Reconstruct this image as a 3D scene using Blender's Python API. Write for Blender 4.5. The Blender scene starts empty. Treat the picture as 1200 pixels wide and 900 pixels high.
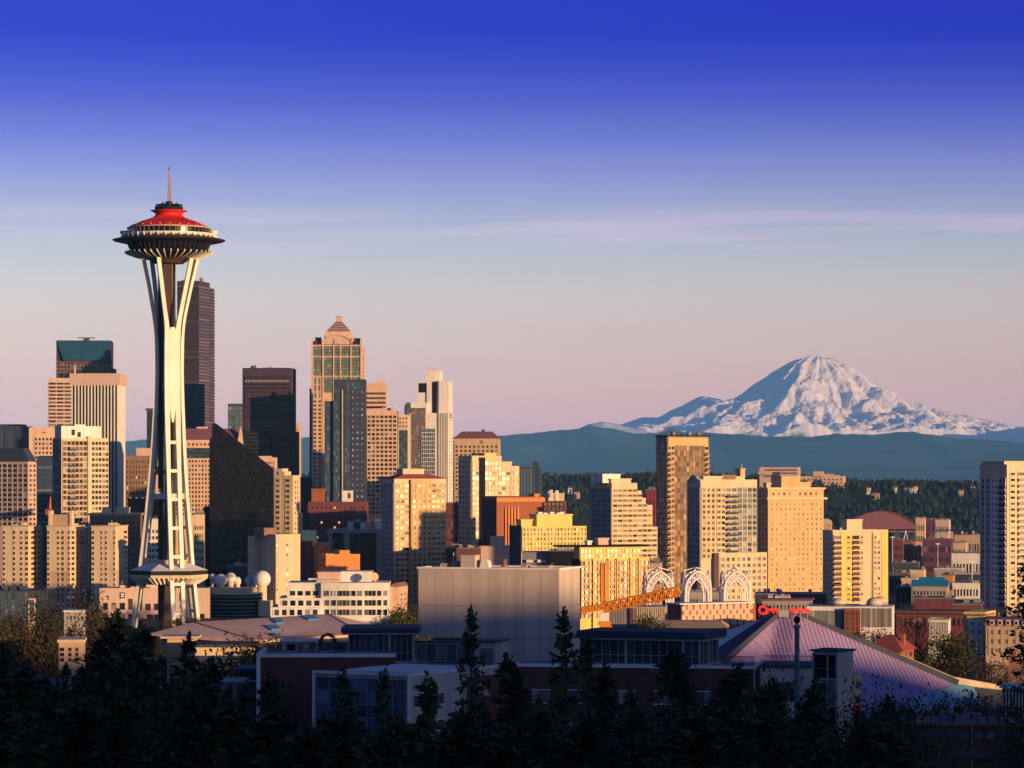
import bpy, math, random
from mathutils import Vector, Matrix, noise
R = math.radians
random.seed(7)
scene = bpy.context.scene
col = scene.collection

# ------------------------------------------------------------------ camera, sky, sun, exposure
F = 3620.0          # focal length in photo pixels (1200 wide)
EYE = 60.0          # eye height above the foot of the tower
SUN_EL, SUN_ROT = 4.2, 130.0
cam_d = bpy.data.cameras.new('camera')
cam = bpy.data.objects.new('camera', cam_d); col.objects.link(cam)
cam.location = (0, 0, EYE); cam.rotation_euler = (R(90), 0, 0)
cam_d.sensor_width = 36.0; cam_d.lens = 36.0 * F / 1200.0
cam_d.shift_y = 112.0 / 1200.0
cam_d.clip_start = 1.0; cam_d.clip_end = 400000.0
scene.camera = cam
scene.render.resolution_x, scene.render.resolution_y = 1024, 768

world = bpy.data.worlds.new('World'); scene.world = world; world.use_nodes = True
wn, wl = world.node_tree.nodes, world.node_tree.links
bg = wn['Background']
sky = wn.new('ShaderNodeTexSky'); sky.sky_type = 'NISHITA'; sky.sun_disc = False
sky.sun_elevation = R(SUN_EL); sky.sun_rotation = R(SUN_ROT)
sky.altitude = 60; sky.air_density = 1.0; sky.dust_density = 1.0; sky.ozone_density = 1.5
tc = wn.new('ShaderNodeTexCoord'); sep = wn.new('ShaderNodeSeparateXYZ')
wl.new(tc.outputs['Generated'], sep.inputs[0])
# tint of the sky by elevation (graduated dusk sky): sin(elevation) 0 .. 1
mp = wn.new('ShaderNodeMapRange'); mp.inputs[1].default_value = -0.02; mp.inputs[2].default_value = 0.30
wl.new(sep.outputs['Z'], mp.inputs[0])
tint = wn.new('ShaderNodeValToRGB'); wl.new(mp.outputs[0], tint.inputs[0])
SKY_TINT = [  # (sin elevation, colour multiplier)
    (-0.02, (3.76, 3.12, 11.62)),
    (0.0166, (4.706, 3.899, 14.531)),
    (0.0199, (4.726, 3.678, 12.081)),
    (0.0240, (4.506, 3.410, 10.213)),
    (0.0309, (4.390, 3.188, 7.896)),
    (0.0392, (4.098, 3.005, 6.453)),
    (0.0475, (3.492, 2.710, 5.424)),
    (0.0557, (3.187, 2.553, 4.804)),
    (0.0626, (2.865, 2.402, 4.431)),
    (0.0694, (2.463, 2.231, 4.177)),
    (0.0763, (2.148, 1.988, 3.927)),
    (0.0831, (1.854, 1.707, 3.700)),
    (0.0886, (1.584, 1.453, 3.563)),
    (0.0941, (1.360, 1.230, 3.450)),
    (0.0995, (1.110, 0.996, 3.338)),
    (0.1049, (0.890, 0.805, 3.179)),
    (0.1104, (0.644, 0.587, 2.985)),
    (0.1158, (0.482, 0.457, 2.846)),
    (0.1212, (0.313, 0.294, 2.689)),
    (0.1266, (0.209, 0.212, 2.581)),
    (0.1320, (0.116, 0.123, 2.445)),
    (0.1374, (0.064, 0.072, 2.366)),
    (0.1427, (0.010, 0.018, 2.276)),
    (0.1481, (0.010, 0.010, 2.224)),
    (0.1534, (0.010, 0.010, 2.314)),
    (0.19, (0.10, 0.10, 1.25)),
    (0.30, (0.25, 0.30, 0.9)),
]
er = tint.color_ramp
for k, (e, c) in enumerate(SKY_TINT):
    p = (e + 0.02) / 0.32
    el = er.elements[k] if k < 2 else er.elements.new(p)
    el.position = p; el.color = (*c, 1)
mul = wn.new('ShaderNodeMixRGB'); mul.blend_type = 'MULTIPLY'; mul.inputs[0].default_value = 1
# away from the south-eastern dusk the sky keeps a plain deep blue cast
azm = wn.new('ShaderNodeMapRange'); azm.interpolation_type = 'SMOOTHSTEP'; azm.inputs[1].default_value = 0.1; azm.inputs[2].default_value = 0.75
wl.new(sep.outputs['Y'], azm.inputs[0])
azx = wn.new('ShaderNodeMixRGB'); azx.inputs[1].default_value = (0.44, 0.66, 1.70, 1)
wl.new(azm.outputs[0], azx.inputs[0]); wl.new(tint.outputs[0], azx.inputs[2])
wl.new(sky.outputs[0], mul.inputs[1]); wl.new(azx.outputs[0], mul.inputs[2])
# thin pink cirrus streaks low over the horizon
cm = wn.new('ShaderNodeMapping'); cm.inputs['Scale'].default_value = (6.0, 3.0, 210.0); cm.inputs['Location'].default_value = (1.3, 0.2, 1.1)
wl.new(tc.outputs['Generated'], cm.inputs[0])
cn = wn.new('ShaderNodeTexNoise'); cn.inputs['Scale'].default_value = 1.0; cn.inputs['Detail'].default_value = 5; cn.inputs['Roughness'].default_value = 0.55
wl.new(cm.outputs[0], cn.inputs[0])
cr = wn.new('ShaderNodeMapRange'); cr.inputs[1].default_value = 0.50; cr.inputs[2].default_value = 0.66; cr.inputs[4].default_value = 0.42
wl.new(cn.outputs[0], cr.inputs[0])
band = wn.new('ShaderNodeValToRGB'); be = band.color_ramp.elements
be[0].position = 0.265; be[0].color = (0, 0, 0, 1); be[1].position = 0.345; be[1].color = (0, 0, 0, 1)
e = be.new(0.285); e.color = (0.35, 0.35, 0.35, 1)
e = be.new(0.315); e.color = (1, 1, 1, 1)
wl.new(mp.outputs[0], band.inputs[0])
cmul = wn.new('ShaderNodeMath'); cmul.operation = 'MULTIPLY'
wl.new(cr.outputs[0], cmul.inputs[0]); wl.new(band.outputs[0], cmul.inputs[1])
cl = wn.new('ShaderNodeMixRGB'); cl.blend_type = 'MIX'; cl.inputs[2].default_value = (8.2, 5.5, 7.4, 1)
wl.new(cmul.outputs[0], cl.inputs[0]); wl.new(mul.outputs[0], cl.inputs[1])
wl.new(cl.outputs[0], bg.inputs[0])
bg.inputs[1].default_value = 0.10

sun_d = bpy.data.lights.new('sun', 'SUN'); sun_d.energy = 5.0; sun_d.angle = R(0.5); sun_d.color = (1.0, 0.62, 0.30)
sun = bpy.data.objects.new('sun', sun_d); col.objects.link(sun)
SUN_DIR = Vector((math.sin(R(SUN_ROT)) * math.cos(R(SUN_EL)), math.cos(R(SUN_ROT)) * math.cos(R(SUN_EL)), math.sin(R(SUN_EL))))
sun.rotation_euler = SUN_DIR.to_track_quat('Z', 'Y').to_euler(); sun.location = (300, -300, 400)
vs = scene.view_settings
vs.view_transform = 'Standard'; vs.look = 'None'; vs.exposure = 0.35; vs.gamma = 1.0; vs.use_curve_mapping = False
cy = scene.cycles
cy.use_denoising = True; cy.max_bounces = 5; cy.diffuse_bounces = 2; cy.glossy_bounces = 3; cy.volume_bounces = 3
cy.transparent_max_bounces = 8; cy.sample_clamp_indirect = 4.0

# ------------------------------------------------------------------ helpers
def P(px, py, Y):
    """the point at distance Y that the photo shows at pixel (px, py) of 1200 x 900"""
    return Vector(((px - 600) * Y / F, Y, EYE + (562 - py) * Y / F))
def PX(px, Y): return (px - 600) * Y / F
def PZ(py, Y): return EYE + (562 - py) * Y / F

def tag(o, label=None, cat=None, group=None, kind=None):
    if label: o['label'] = label
    if cat: o['category'] = cat
    if group: o['group'] = group
    if kind: o['kind'] = kind
    return o

def empty(name, loc, rz=0.0, label=None, cat=None, group=None):
    o = bpy.data.objects.new(name, None); col.objects.link(o)
    o.location = loc; o.rotation_euler = (0, 0, rz); o.empty_display_size = 5
    return tag(o, label, cat, group)

class MB:
    """collects shapes and links them as ONE mesh object"""
    def __init__(s, off=(0, 0, 0)): s.v = []; s.f = []; s.m = []; s.o = Vector(off); s.cur = 0; s.sm = set()
    def add(s, vs, fs, smooth=False):
        n = len(s.v); o = s.o
        s.v.extend([(p[0] + o[0], p[1] + o[1], p[2] + o[2]) for p in vs])
        for f in fs:
            if smooth: s.sm.add(len(s.f))
            s.f.append([i + n for i in f]); s.m.append(s.cur)
        return s
    def box(s, x0, x1, y0, y1, z0, z1):
        return s.add([(x0,y0,z0),(x1,y0,z0),(x1,y1,z0),(x0,y1,z0),(x0,y0,z1),(x1,y0,z1),(x1,y1,z1),(x0,y1,z1)],
                     [(3,2,1,0),(4,5,6,7),(0,1,5,4),(1,2,6,5),(2,3,7,6),(3,0,4,7)])
    def quad(s, a, b, c, d): return s.add([a, b, c, d], [(0, 1, 2, 3)])
    def prism(s, poly, z0, z1):
        """polygon in xy (counter-clockwise) extruded from z0 to z1"""
        n = len(poly)
        return s.add([(x, y, z0) for x, y in poly] + [(x, y, z1) for x, y in poly],
                     [tuple(range(n - 1, -1, -1)), tuple(range(n, 2 * n))] + [(i, (i + 1) % n, n + (i + 1) % n, n + i) for i in range(n)])
    def loft(s, poly0, z0, poly1, z1, cap=True):
        n = len(poly0)
        fs = [(i, (i + 1) % n, n + (i + 1) % n, n + i) for i in range(n)]
        if cap: fs += [tuple(range(n - 1, -1, -1)), tuple(range(n, 2 * n))]
        return s.add([(x, y, z0) for x, y in poly0] + [(x, y, z1) for x, y in poly1], fs)
    def prism_y(s, poly, y0, y1):
        """polygon in xz extruded along y"""
        n = len(poly)
        return s.add([(x, y0, z) for x, z in poly] + [(x, y1, z) for x, z in poly],
                     [tuple(range(n)), tuple(range(2 * n - 1, n - 1, -1))] + [((i + 1) % n, i, n + i, n + (i + 1) % n) for i in range(n)])
    def prism_x(s, poly, x0, x1):
        n = len(poly)
        return s.add([(x0, y, z) for y, z in poly] + [(x1, y, z) for y, z in poly],
                     [tuple(range(n - 1, -1, -1)), tuple(range(n, 2 * n))] + [(i, (i + 1) % n, n + (i + 1) % n, n + i) for i in range(n)])
    def lathe(s, prof, n=24, cx=0, cy=0, smooth=True, a0=0.0):
        """prof: list of (radius, z) from bottom to top"""
        vs = []; fs = []
        for r, z in prof:
            for k in range(n):
                a = a0 + 2 * math.pi * k / n
                vs.append((cx + r * math.cos(a), cy + r * math.sin(a), z))
        for j in range(len(prof) - 1):
            for k in range(n):
                k2 = (k + 1) % n
                fs.append((j * n + k, j * n + k2, (j + 1) * n + k2, (j + 1) * n + k))
        s.add(vs, fs, smooth)
        if prof[0][0] > 0.01: s.add([vs[k] for k in range(n)], [tuple(range(n - 1, -1, -1))])
        if prof[-1][0] > 0.01: s.add([vs[(len(prof) - 1) * n + k] for k in range(n)], [tuple(range(n))])
        return s
    def tube(s, p0, p1, r0, r1=None, n=6):
        p0, p1 = Vector(p0), Vector(p1); r1 = r0 if r1 is None else r1
        d = (p1 - p0)
        if d.length < 1e-6: return s
        d.normalize(); a = d.orthogonal().normalized(); b = d.cross(a)
        vs = []
        for p, r in ((p0, r0), (p1, r1)):
            for k in range(n):
                t = 2 * math.pi * (k + .5) / n
                vs.append(p + a * (r * math.cos(t)) + b * (r * math.sin(t)))
        fs = [(k, (k + 1) % n, n + (k + 1) % n, n + k) for k in range(n)] + [tuple(range(n - 1, -1, -1)), tuple(range(n, 2 * n))]
        return s.add(vs, fs, n > 6)
    def sweep(s, pts, w, d, side):
        """rectangular beam along pts; side: width direction per point (unit); w, d: width and depth (number or list)"""
        vs = []; n = len(pts)
        for i, p in enumerate(pts):
            p = Vector(p); t = (Vector(pts[min(i + 1, n - 1)]) - Vector(pts[max(i - 1, 0)])).normalized()
            sd = Vector(side[i] if isinstance(side, list) else side); nn = t.cross(sd).normalized()
            ww = w[i] if isinstance(w, list) else w; dd = d[i] if isinstance(d, list) else d
            for a, b in ((-1, -1), (1, -1), (1, 1), (-1, 1)): vs.append(p + sd * (a * ww / 2) + nn * (b * dd / 2))
        fs = [(3, 2, 1, 0), tuple(range(4 * n - 4, 4 * n))]
        for i in range(n - 1):
            for k in range(4): fs.append((4 * i + k, 4 * i + (k + 1) % 4, 4 * i + 4 + (k + 1) % 4, 4 * i + 4 + k))
        return s.add(vs, fs)
    def mesh(s, name, mats):
        me = bpy.data.meshes.new(name); me.from_pydata(s.v, [], s.f)
        for m in (mats if isinstance(mats, (list, tuple)) else [mats]): me.materials.append(m)
        if any(s.m): me.polygons.foreach_set('material_index', s.m)
        if s.sm: me.polygons.foreach_set('use_smooth', [i in s.sm for i in range(len(s.f))])
        me.update(); return me
    def build(s, name, mats, parent=None, loc=(0, 0, 0)):
        o = bpy.data.objects.new(name, s.mesh(name, mats)); col.objects.link(o)
        o.parent = parent; o.location = loc
        return o

# ------------------------------------------------------------------ materials
def mat(name, rgb, rough=0.8, metal=0.0, var=0.10, scale=0.12, spec=0.3, emit=None, dirt=0.0):
    m = bpy.data.materials.new(name); m.use_nodes = True
    n, l = m.node_tree.nodes, m.node_tree.links
    b = n['Principled BSDF']
    b.inputs['Roughness'].default_value = rough; b.inputs['Metallic'].default_value = metal
    b.inputs['Specular IOR Level'].default_value = spec
    t = n.new('ShaderNodeTexCoord')
    nz = n.new('ShaderNodeTexNoise'); nz.inputs['Scale'].default_value = scale; nz.inputs['Detail'].default_value = 6
    l.new(t.outputs['Object'], nz.inputs[0])
    r = n.new('ShaderNodeValToRGB'); e = r.color_ramp.elements
    e[0].position = 0.3; e[1].position = 0.7
    e[0].color = (*[c * (1 - var) for c in rgb], 1); e[1].color = (*[min(1, c * (1 + var)) for c in rgb], 1)
    l.new(nz.outputs[0], r.inputs[0])
    out = r.outputs[0]
    if dirt:
        # rain streaks: noise stretched along z
        mpn = n.new('ShaderNodeMapping'); mpn.inputs['Scale'].default_value = (0.5, 0.5, 0.03)
        l.new(t.outputs['Object'], mpn.inputs[0])
        n2 = n.new('ShaderNodeTexNoise'); n2.inputs['Scale'].default_value = 1.0; n2.inputs['Detail'].default_value = 4
        l.new(mpn.outputs[0], n2.inputs[0])
        r2 = n.new('ShaderNodeMapRange'); r2.inputs[1].default_value = 0.4; r2.inputs[2].default_value = 0.75
        r2.inputs[3].default_value = 1.0; r2.inputs[4].default_value = 1 - dirt
        l.new(n2.outputs[0], r2.inputs[0])
        mx = n.new('ShaderNodeMixRGB'); mx.blend_type = 'MULTIPLY'; mx.inputs[0].default_value = 1
        l.new(out, mx.inputs[1]); l.new(r2.outputs[0], mx.inputs[2]); out = mx.outputs[0]
    l.new(out, b.inputs['Base Color'])
    if emit:
        b.inputs['Emission Color'].default_value = (*emit[0], 1); b.inputs['Emission Strength'].default_value = emit[1]
    return m

def glass(name, dark, light, rough=0.12, metal=0.0, lit=0.0, spec=0.6):
    """window glass: every pane (island or object) a little different, as curtains, blinds and tilt make it"""
    m = bpy.data.materials.new(name); m.use_nodes = True
    n, l = m.node_tree.nodes, m.node_tree.links
    b = n['Principled BSDF']
    g = n.new('ShaderNodeNewGeometry'); oi = n.new('ShaderNodeObjectInfo')
    a = n.new('ShaderNodeMath'); a.operation = 'ADD'; l.new(g.outputs['Random Per Island'], a.inputs[0]); l.new(oi.outputs['Random'], a.inputs[1])
    fr = n.new('ShaderNodeMath'); fr.operation = 'FRACT'; l.new(a.outputs[0], fr.inputs[0])
    r = n.new('ShaderNodeValToRGB'); e = r.color_ramp.elements
    e[0].position = 0.0; e[0].color = (*dark, 1); e[1].position = 1.0; e[1].color = (*light, 1)
    mid = e.new(0.72); mid.color = (*[d * .75 + q * .25 for d, q in zip(dark, light)], 1)
    l.new(fr.outputs[0], r.inputs[0]); l.new(r.outputs[0], b.inputs['Base Color'])
    b.inputs['Metallic'].default_value = metal; b.inputs['Specular IOR Level'].default_value = spec
    m2 = n.new('ShaderNodeMath'); m2.operation = 'MULTIPLY'; m2.inputs[1].default_value = 7.31
    l.new(fr.outputs[0], m2.inputs[0])
    f2 = n.new('ShaderNodeMath'); f2.operation = 'FRACT'; l.new(m2.outputs[0], f2.inputs[0])
    mr = n.new('ShaderNodeMapRange'); mr.inputs[3].default_value = rough; mr.inputs[4].default_value = rough + 0.25
    l.new(f2.outputs[0], mr.inputs[0]); l.new(mr.outputs[0], b.inputs['Roughness'])
    if lit:
        m3 = n.new('ShaderNodeMath'); m3.operation = 'GREATER_THAN'; m3.inputs[1].default_value = 1 - lit
        m4 = n.new('ShaderNodeMath'); m4.operation = 'MULTIPLY'; m4.inputs[1].default_value = 13.7
        m5 = n.new('ShaderNodeMath'); m5.operation = 'FRACT'
        l.new(fr.outputs[0], m4.inputs[0]); l.new(m4.outputs[0], m5.inputs[0]); l.new(m5.outputs[0], m3.inputs[0])
        m6 = n.new('ShaderNodeMath'); m6.operation = 'MULTIPLY'; m6.inputs[1].default_value = 0.7; l.new(m3.outputs[0], m6.inputs[0])
        b.inputs['Emission Color'].default_value = (1.0, 0.62, 0.25, 1); l.new(m6.outputs[0], b.inputs['Emission Strength'])
    return m

# ------------------------------------------------------------------ ground, hills, mountain, air
def lerp_profile(pr, x):
    if x <= pr[0][0]: return pr[0][1]
    for (a, ya), (b, yb) in zip(pr, pr[1:]):
        if x <= b:
            t = (x - a) / (b - a); return ya + (yb - ya) * t
    return pr[-1][1]

SX, SY = math.sin(R(SUN_ROT)), math.cos(R(SUN_ROT))
def sstep(a, b, x):
    t = max(0.0, min(1.0, (x - a) / (b - a))); return t * t * (3 - 2 * t)
def ground_z(x, y):
    s = SX * x + SY * y; c = -SY * x + SX * y
    n = noise.noise(Vector((x / 110.0, y / 110.0, 0.3)))
    ridge = (lerp_profile(CREST, c) + 3.5 * n) * math.exp(-((s - 470) / 230.0) ** 2) * sstep(-900, -300, c) * (1 - sstep(1500, 2300, c))
    r = math.hypot(x * 0.6, y)
    park = 38.3 * math.exp(-(max(0.0, r - 3) / 95.0) ** 2) + 20 * math.exp(-(r / 430.0) ** 2)
    low = -36 * sstep(1500, 2600, y) * sstep(-0.045, 0.03, (x - 0.06 * y) / max(y, 1.0))
    base = low + 1.5 * n * sstep(150, 300, r)
    return max(ridge, park) + base if y < 1500 else base + ridge
CREST = [(0, 97), (330, 97), (430, 90), (552, 82), (574, 71), (700, 71), (900, 75), (1130, 88), (1500, 90)]  # heights of the unseen ridge, shaped for the shadow it casts
def build_ground():
    def axis(breaks):
        out = []
        for (a, b, st) in breaks:
            k = max(1, round((b - a) / st)); out += [a + (b - a) * i / k for i in range(k)]
        return out + [breaks[-1][1]]
    xs = axis([(-12800, -3000, 1100), (-3000, -1000, 200), (-1000, 1400, 28), (1400, 3000, 160), (3000, 12800, 1100)])
    ys = axis([(-1300, -600, 100), (-600, 1100, 28), (1100, 5000, 130), (5000, 20000, 1500), (20000, 53000, 6000)])
    v = [(x, y, ground_z(x, y) if y < 5000 else -36.0 if x > 0.0 else ground_z(x, 4999)) for y in ys for x in xs]
    nx = len(xs)
    f = [(j * nx + i, j * nx + i + 1, (j + 1) * nx + i + 1, (j + 1) * nx + i) for j in range(len(ys) - 1) for i in range(nx - 1)]
    b = MB(); b.add(v, f, True)
    m = mat('ground_mix', (0.055, 0.06, 0.05), 0.95, var=0.45, scale=0.012, spec=0.1)
    tag(b.build('ground', m), kind='structure')
build_ground()

def snow_material():
    m = bpy.data.materials.new('snow_and_rock'); m.use_nodes = True
    n, l = m.node_tree.nodes, m.node_tree.links; b = n['Principled BSDF']
    b.inputs['Roughness'].default_value = 0.8; b.inputs['Specular IOR Level'].default_value = 0.1
    g = n.new('ShaderNodeNewGeometry'); sp = n.new('ShaderNodeSeparateXYZ'); l.new(g.outputs['Position'], sp.inputs[0])
    mr = n.new('ShaderNodeMapRange'); mr.inputs[1].default_value = 600; mr.inputs[2].default_value = 1210
    l.new(sp.outputs['Z'], mr.inputs[0])
    nz = n.new('ShaderNodeTexNoise'); nz.inputs['Scale'].default_value = 0.0030; nz.inputs['Detail'].default_value = 10; nz.inputs['Roughness'].default_value = 0.65
    l.new(g.outputs['Position'], nz.inputs[0])
    a = n.new('ShaderNodeMath'); a.operation = 'ADD'; l.new(mr.outputs[0], a.inputs[0]); l.new(nz.outputs[0], a.inputs[1])
    sn = n.new('ShaderNodeSeparateXYZ'); l.new(g.outputs['True Normal'], sn.inputs[0])
    steep = n.new('ShaderNodeMapRange'); steep.inputs[1].default_value = 0.84; steep.inputs[2].default_value = 0.66
    steep.inputs[3].default_value = 0; steep.inputs[4].default_value = 0.24
    l.new(sn.outputs['Z'], steep.inputs[0])
    s2 = n.new('ShaderNodeMath'); s2.operation = 'SUBTRACT'; l.new(a.outputs[0], s2.inputs[0]); l.new(steep.outputs[0], s2.inputs[1])
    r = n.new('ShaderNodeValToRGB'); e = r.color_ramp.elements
    e[0].position = 0.36; e[0].color = (0.035, 0.05, 0.06, 1); e[1].position = 0.54; e[1].color = (0.93, 0.85, 0.87, 1)  # faint pink of the low sun put into the snow colour
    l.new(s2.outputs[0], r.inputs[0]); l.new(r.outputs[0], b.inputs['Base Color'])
    return m
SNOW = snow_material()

MS = 50.0 / 95.0
def build_mountain():
    D = 95000.0; k = D / F; cx = PX(960, D)
    left = [(0,419),(15,419.3),(31,423),(50,434),(72,448),(94,461),(111,471),(128,468),(139,465),(150,469),(167,480),(187,489),(207,490),(237,499),(265,505),(425,530)]
    right = [(0,419),(9,419.6),(23,423),(41,430),(62,445),(88,461),(119,478),(136,486),(153,487),(175,488),(197,494),(231,501),(293,508),(415,530)]
    front = [(0,419),(12,420),(28,424),(46,434),(68,448),(92,463),(120,478),(150,492),(190,503),(260,515),(420,530)]
    xs = [-9200 + 18000 * i / 400 for i in range(401)]; ys = [-5600 + 8200 * j / 200 for j in range(201)]
    v = []
    for dy in ys:
        for dx in xs:
            wx = dx + 210 * noise.noise(Vector((dx / 1900, dy / 1900, 5))) * min(1, math.hypot(dx, dy) / 2200)
            wy = dy + 210 * noise.noise(Vector((dx / 1900, dy / 1900, 9))) * min(1, math.hypot(dx, dy) / 2200)
            r = math.hypot(wx, wy) / k; c = wx / (math.hypot(wx, wy) + 1e-6)
            hl, hr, hf = lerp_profile(left, r), lerp_profile(right, r), lerp_profile(front, r)
            w = abs(c) ** 3
            py = (hl if c < 0 else hr) * w + hf * (1 - w)
            z = (562 - py) * k + EYE
            ang = math.atan2(wy, wx); side = 1 - abs(c) ** 6
            rr = r * k
            rid = 1 - abs(noise.noise(Vector((math.cos(ang) * 2.3 + 3, math.sin(ang) * 2.3, rr / 9000.0)))) * 2
            rid2 = 1 - abs(noise.noise(Vector((math.cos(ang) * 6 + 8, math.sin(ang) * 6, rr / 5000.0)))) * 2
            amp = min(1.0, rr / 2600.0)
            z += side * amp * (300 * (rid - 0.55) + 140 * (rid2 - 0.5))
            # one long cleaver down the front, its left side in the shade
            q = wx + 0.42 * (-wy) * 0.9 + 200
            if wy < 0: z += 420 * amp * math.exp(-abs(q) / 520.0) * (1 - min(1, rr / 6500)) * side
            z += amp * 150 * noise.fractal(Vector((dx / 750, dy / 750, 2)), 0.9, 2.1, 6) * (0.35 + side)
            v.append(((cx + dx) * MS, (D + dy) * MS, max((z - EYE) * MS + EYE, -40)))
    nx = len(xs)
    for i in range(nx): v[i] = (v[i][0], v[i][1] - 300, -40)      # skirt down to the plain
    f = [(j * nx + i, j * nx + i + 1, (j + 1) * nx + i + 1, (j + 1) * nx + i) for j in range(200) for i in range(400)]
    b = MB(); b.add(v, f, False)
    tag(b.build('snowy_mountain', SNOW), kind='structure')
build_mountain()

def build_range(name, Y, prof, depth, m, rough, seed, x0=-60, x1=1320, step=2.2):
    """a range of hills: heights over eye level follow prof (px, py) at distance Y, folds run down to the plain"""
    k = Y / F; n = int((x1 - x0) / step); rows = 26
    v = []
    for j in range(rows + 1):
        t = j / rows                       # 0 front foot, ~0.6 crest, 1 back
        for i in range(n + 1):
            px = x0 + (x1 - x0) * i / n
            X = (px - 600) * k
            top = (562 - lerp_profile(prof, px)) * k + EYE
            sh = math.sin(min(1, t / 0.62) * math.pi / 2) if t < 0.62 else math.cos((t - 0.62) / 0.38 * math.pi / 2)
            yy = Y + (t - 0.62) * depth
            nz = noise.fractal(Vector((X / rough, yy / rough, seed)), 0.9, 2.1, 6)
            rd = 1 - 2 * abs(noise.noise(Vector((X / (rough * 1.6), yy / (rough * 2.6), seed + 3))))
            z = top * sh * (0.93 + 0.22 * nz + 0.40 * (rd - .45) * (sh * (1 - sh) * 3.2 + 0.10))
            v.append((X, yy, max(z - 36 * (1 - sh), -38) ))
    w = n + 1
    f = [(j * w + i, j * w + i + 1, (j + 1) * w + i + 1, (j + 1) * w + i) for j in range(rows) for i in range(n)]
    b = MB(); b.add(v, f, True)
    return tag(b.build(name, m), kind='structure')
FOREST_FAR = mat('far_forest', (0.045, 0.085, 0.12), 0.95, var=0.35, scale=0.0012, spec=0.05)  # blue of the distant haze partly put into the forest colour
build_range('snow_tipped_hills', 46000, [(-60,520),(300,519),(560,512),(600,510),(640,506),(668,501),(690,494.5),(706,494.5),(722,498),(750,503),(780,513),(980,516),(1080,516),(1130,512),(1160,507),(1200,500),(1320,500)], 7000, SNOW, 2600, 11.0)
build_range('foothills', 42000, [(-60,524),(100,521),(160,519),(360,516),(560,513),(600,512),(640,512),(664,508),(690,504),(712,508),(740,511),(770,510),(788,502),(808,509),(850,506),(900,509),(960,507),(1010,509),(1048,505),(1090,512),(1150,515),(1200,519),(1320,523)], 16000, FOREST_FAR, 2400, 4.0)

def build_haze():
    b = MB(); b.box(-13000, 13000, -1400, 53500, -70, 2080)
    m = bpy.data.materials.new('haze_air'); m.use_nodes = True
    n, l = m.node_tree.nodes, m.node_tree.links
    n.remove(n['Principled BSDF'])
    pv = n.new('ShaderNodeVolumePrincipled')
    pv.inputs['Color'].default_value = HAZE_COL; pv.inputs['Density'].default_value = HAZE_D; pv.inputs['Anisotropy'].default_value = -0.45
    l.new(pv.outputs[0], n['Material Output'].inputs['Volume'])
    o = b.build('haze', m); o['kind'] = 'stuff'
HAZE_COL, HAZE_D = (0.19, 0.54, 1.0, 1), 1.5e-5
build_haze()
# ------------------------------------------------------------------ palette
M = {}
for nm, rgb, kw in [
    ('cream', (.68,.53,.34), {}), ('white', (.76,.72,.64), {}), ('white_paint', (.84,.78,.63), dict(rough=.5)), ('pink', (.62,.44,.36), {}), ('peach', (.66,.44,.30), {}),
    ('tan', (.52,.37,.24), {}), ('gold_tan', (.64,.42,.20), {}), ('yellow', (.76,.56,.17), {}), ('orange', (.62,.24,.07), {}), ('brick', (.32,.10,.05), {}),
    ('dark_brick', (.14,.06,.05), {}), ('brown', (.26,.15,.10), {}), ('maroon', (.16,.05,.06), {}), ('concrete', (.36,.33,.30), {}), ('grey', (.22,.22,.23), {}),
    ('dark_grey', (.07,.07,.08), {}), ('slate', (.05,.06,.085), {}), ('plum', (.06,.040,.065), {}), ('black', (.015,.013,.018), dict(rough=.85, spec=.1)), ('navy', (.035,.05,.09), {}),
    ('blue_panel', (.06,.12,.19), {}), ('teal', (.03,.09,.13), {}), ('steel', (.30,.31,.33), dict(rough=.45, metal=.6)), ('roof_grey', (.18,.18,.19), {}), ('roof_red', (.30,.07,.06), {}),
    ('roof_plum', (.20,.08,.11), {}), ('red_paint', (.62,.025,.012), dict(rough=.45)), ('crane_orange', (.75,.26,.02), dict(rough=.5)), ('crane_red', (.5,.10,.04), dict(rough=.5)), ('purple', (.13,.05,.09), {}),  # purple darkened: shade over the flats put into its colour
    ('roof_pink', (.66,.47,.37), dict(var=.12, scale=.05)), ('magenta', (.20,.03,.07), {})]:
    k = dict(dirt=.18, var=.08); k.update(kw); M[nm] = mat(nm, rgb, **k)
G = {'dark': glass('dark_glass', (.012,.013,.018), (.10,.085,.07), spec=.5),
     'brown': glass('brown_glass', (.03,.018,.016), (.12,.08,.06), spec=.5),
     'blue': glass('blue_glass', (.03,.06,.10), (.14,.22,.30), spec=.7),
     'green': glass('green_glass', (.12,.18,.15), (.32,.38,.28), spec=.5), 'amber': glass('sunset_amber_glass', (.10,.06,.03), (.40,.25,.11), rough=.2, metal=.2, spec=.6),
     'gold': glass('sunset_gold_glass', (.10,.075,.04), (.50,.36,.17), rough=.2, metal=.35, spec=.7),  # gold and amber: sunset reflection put into the pane colours
     'pale': glass('pale_glass', (.10,.11,.12), (.42,.38,.33), spec=.6),
     'plum': glass('plum_glass', (.04,.025,.04), (.16,.10,.12), spec=.6),
     'black': glass('black_glass', (.006,.005,.008), (.012,.010,.014), rough=.10, spec=.5),
     'lit': glass('lit_glass', (.02,.02,.025), (.14,.12,.10), lit=.10, spec=.5),
     'teal': glass('teal_glass', (.012,.035,.05), (.05,.11,.14), spec=.7)}

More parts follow.
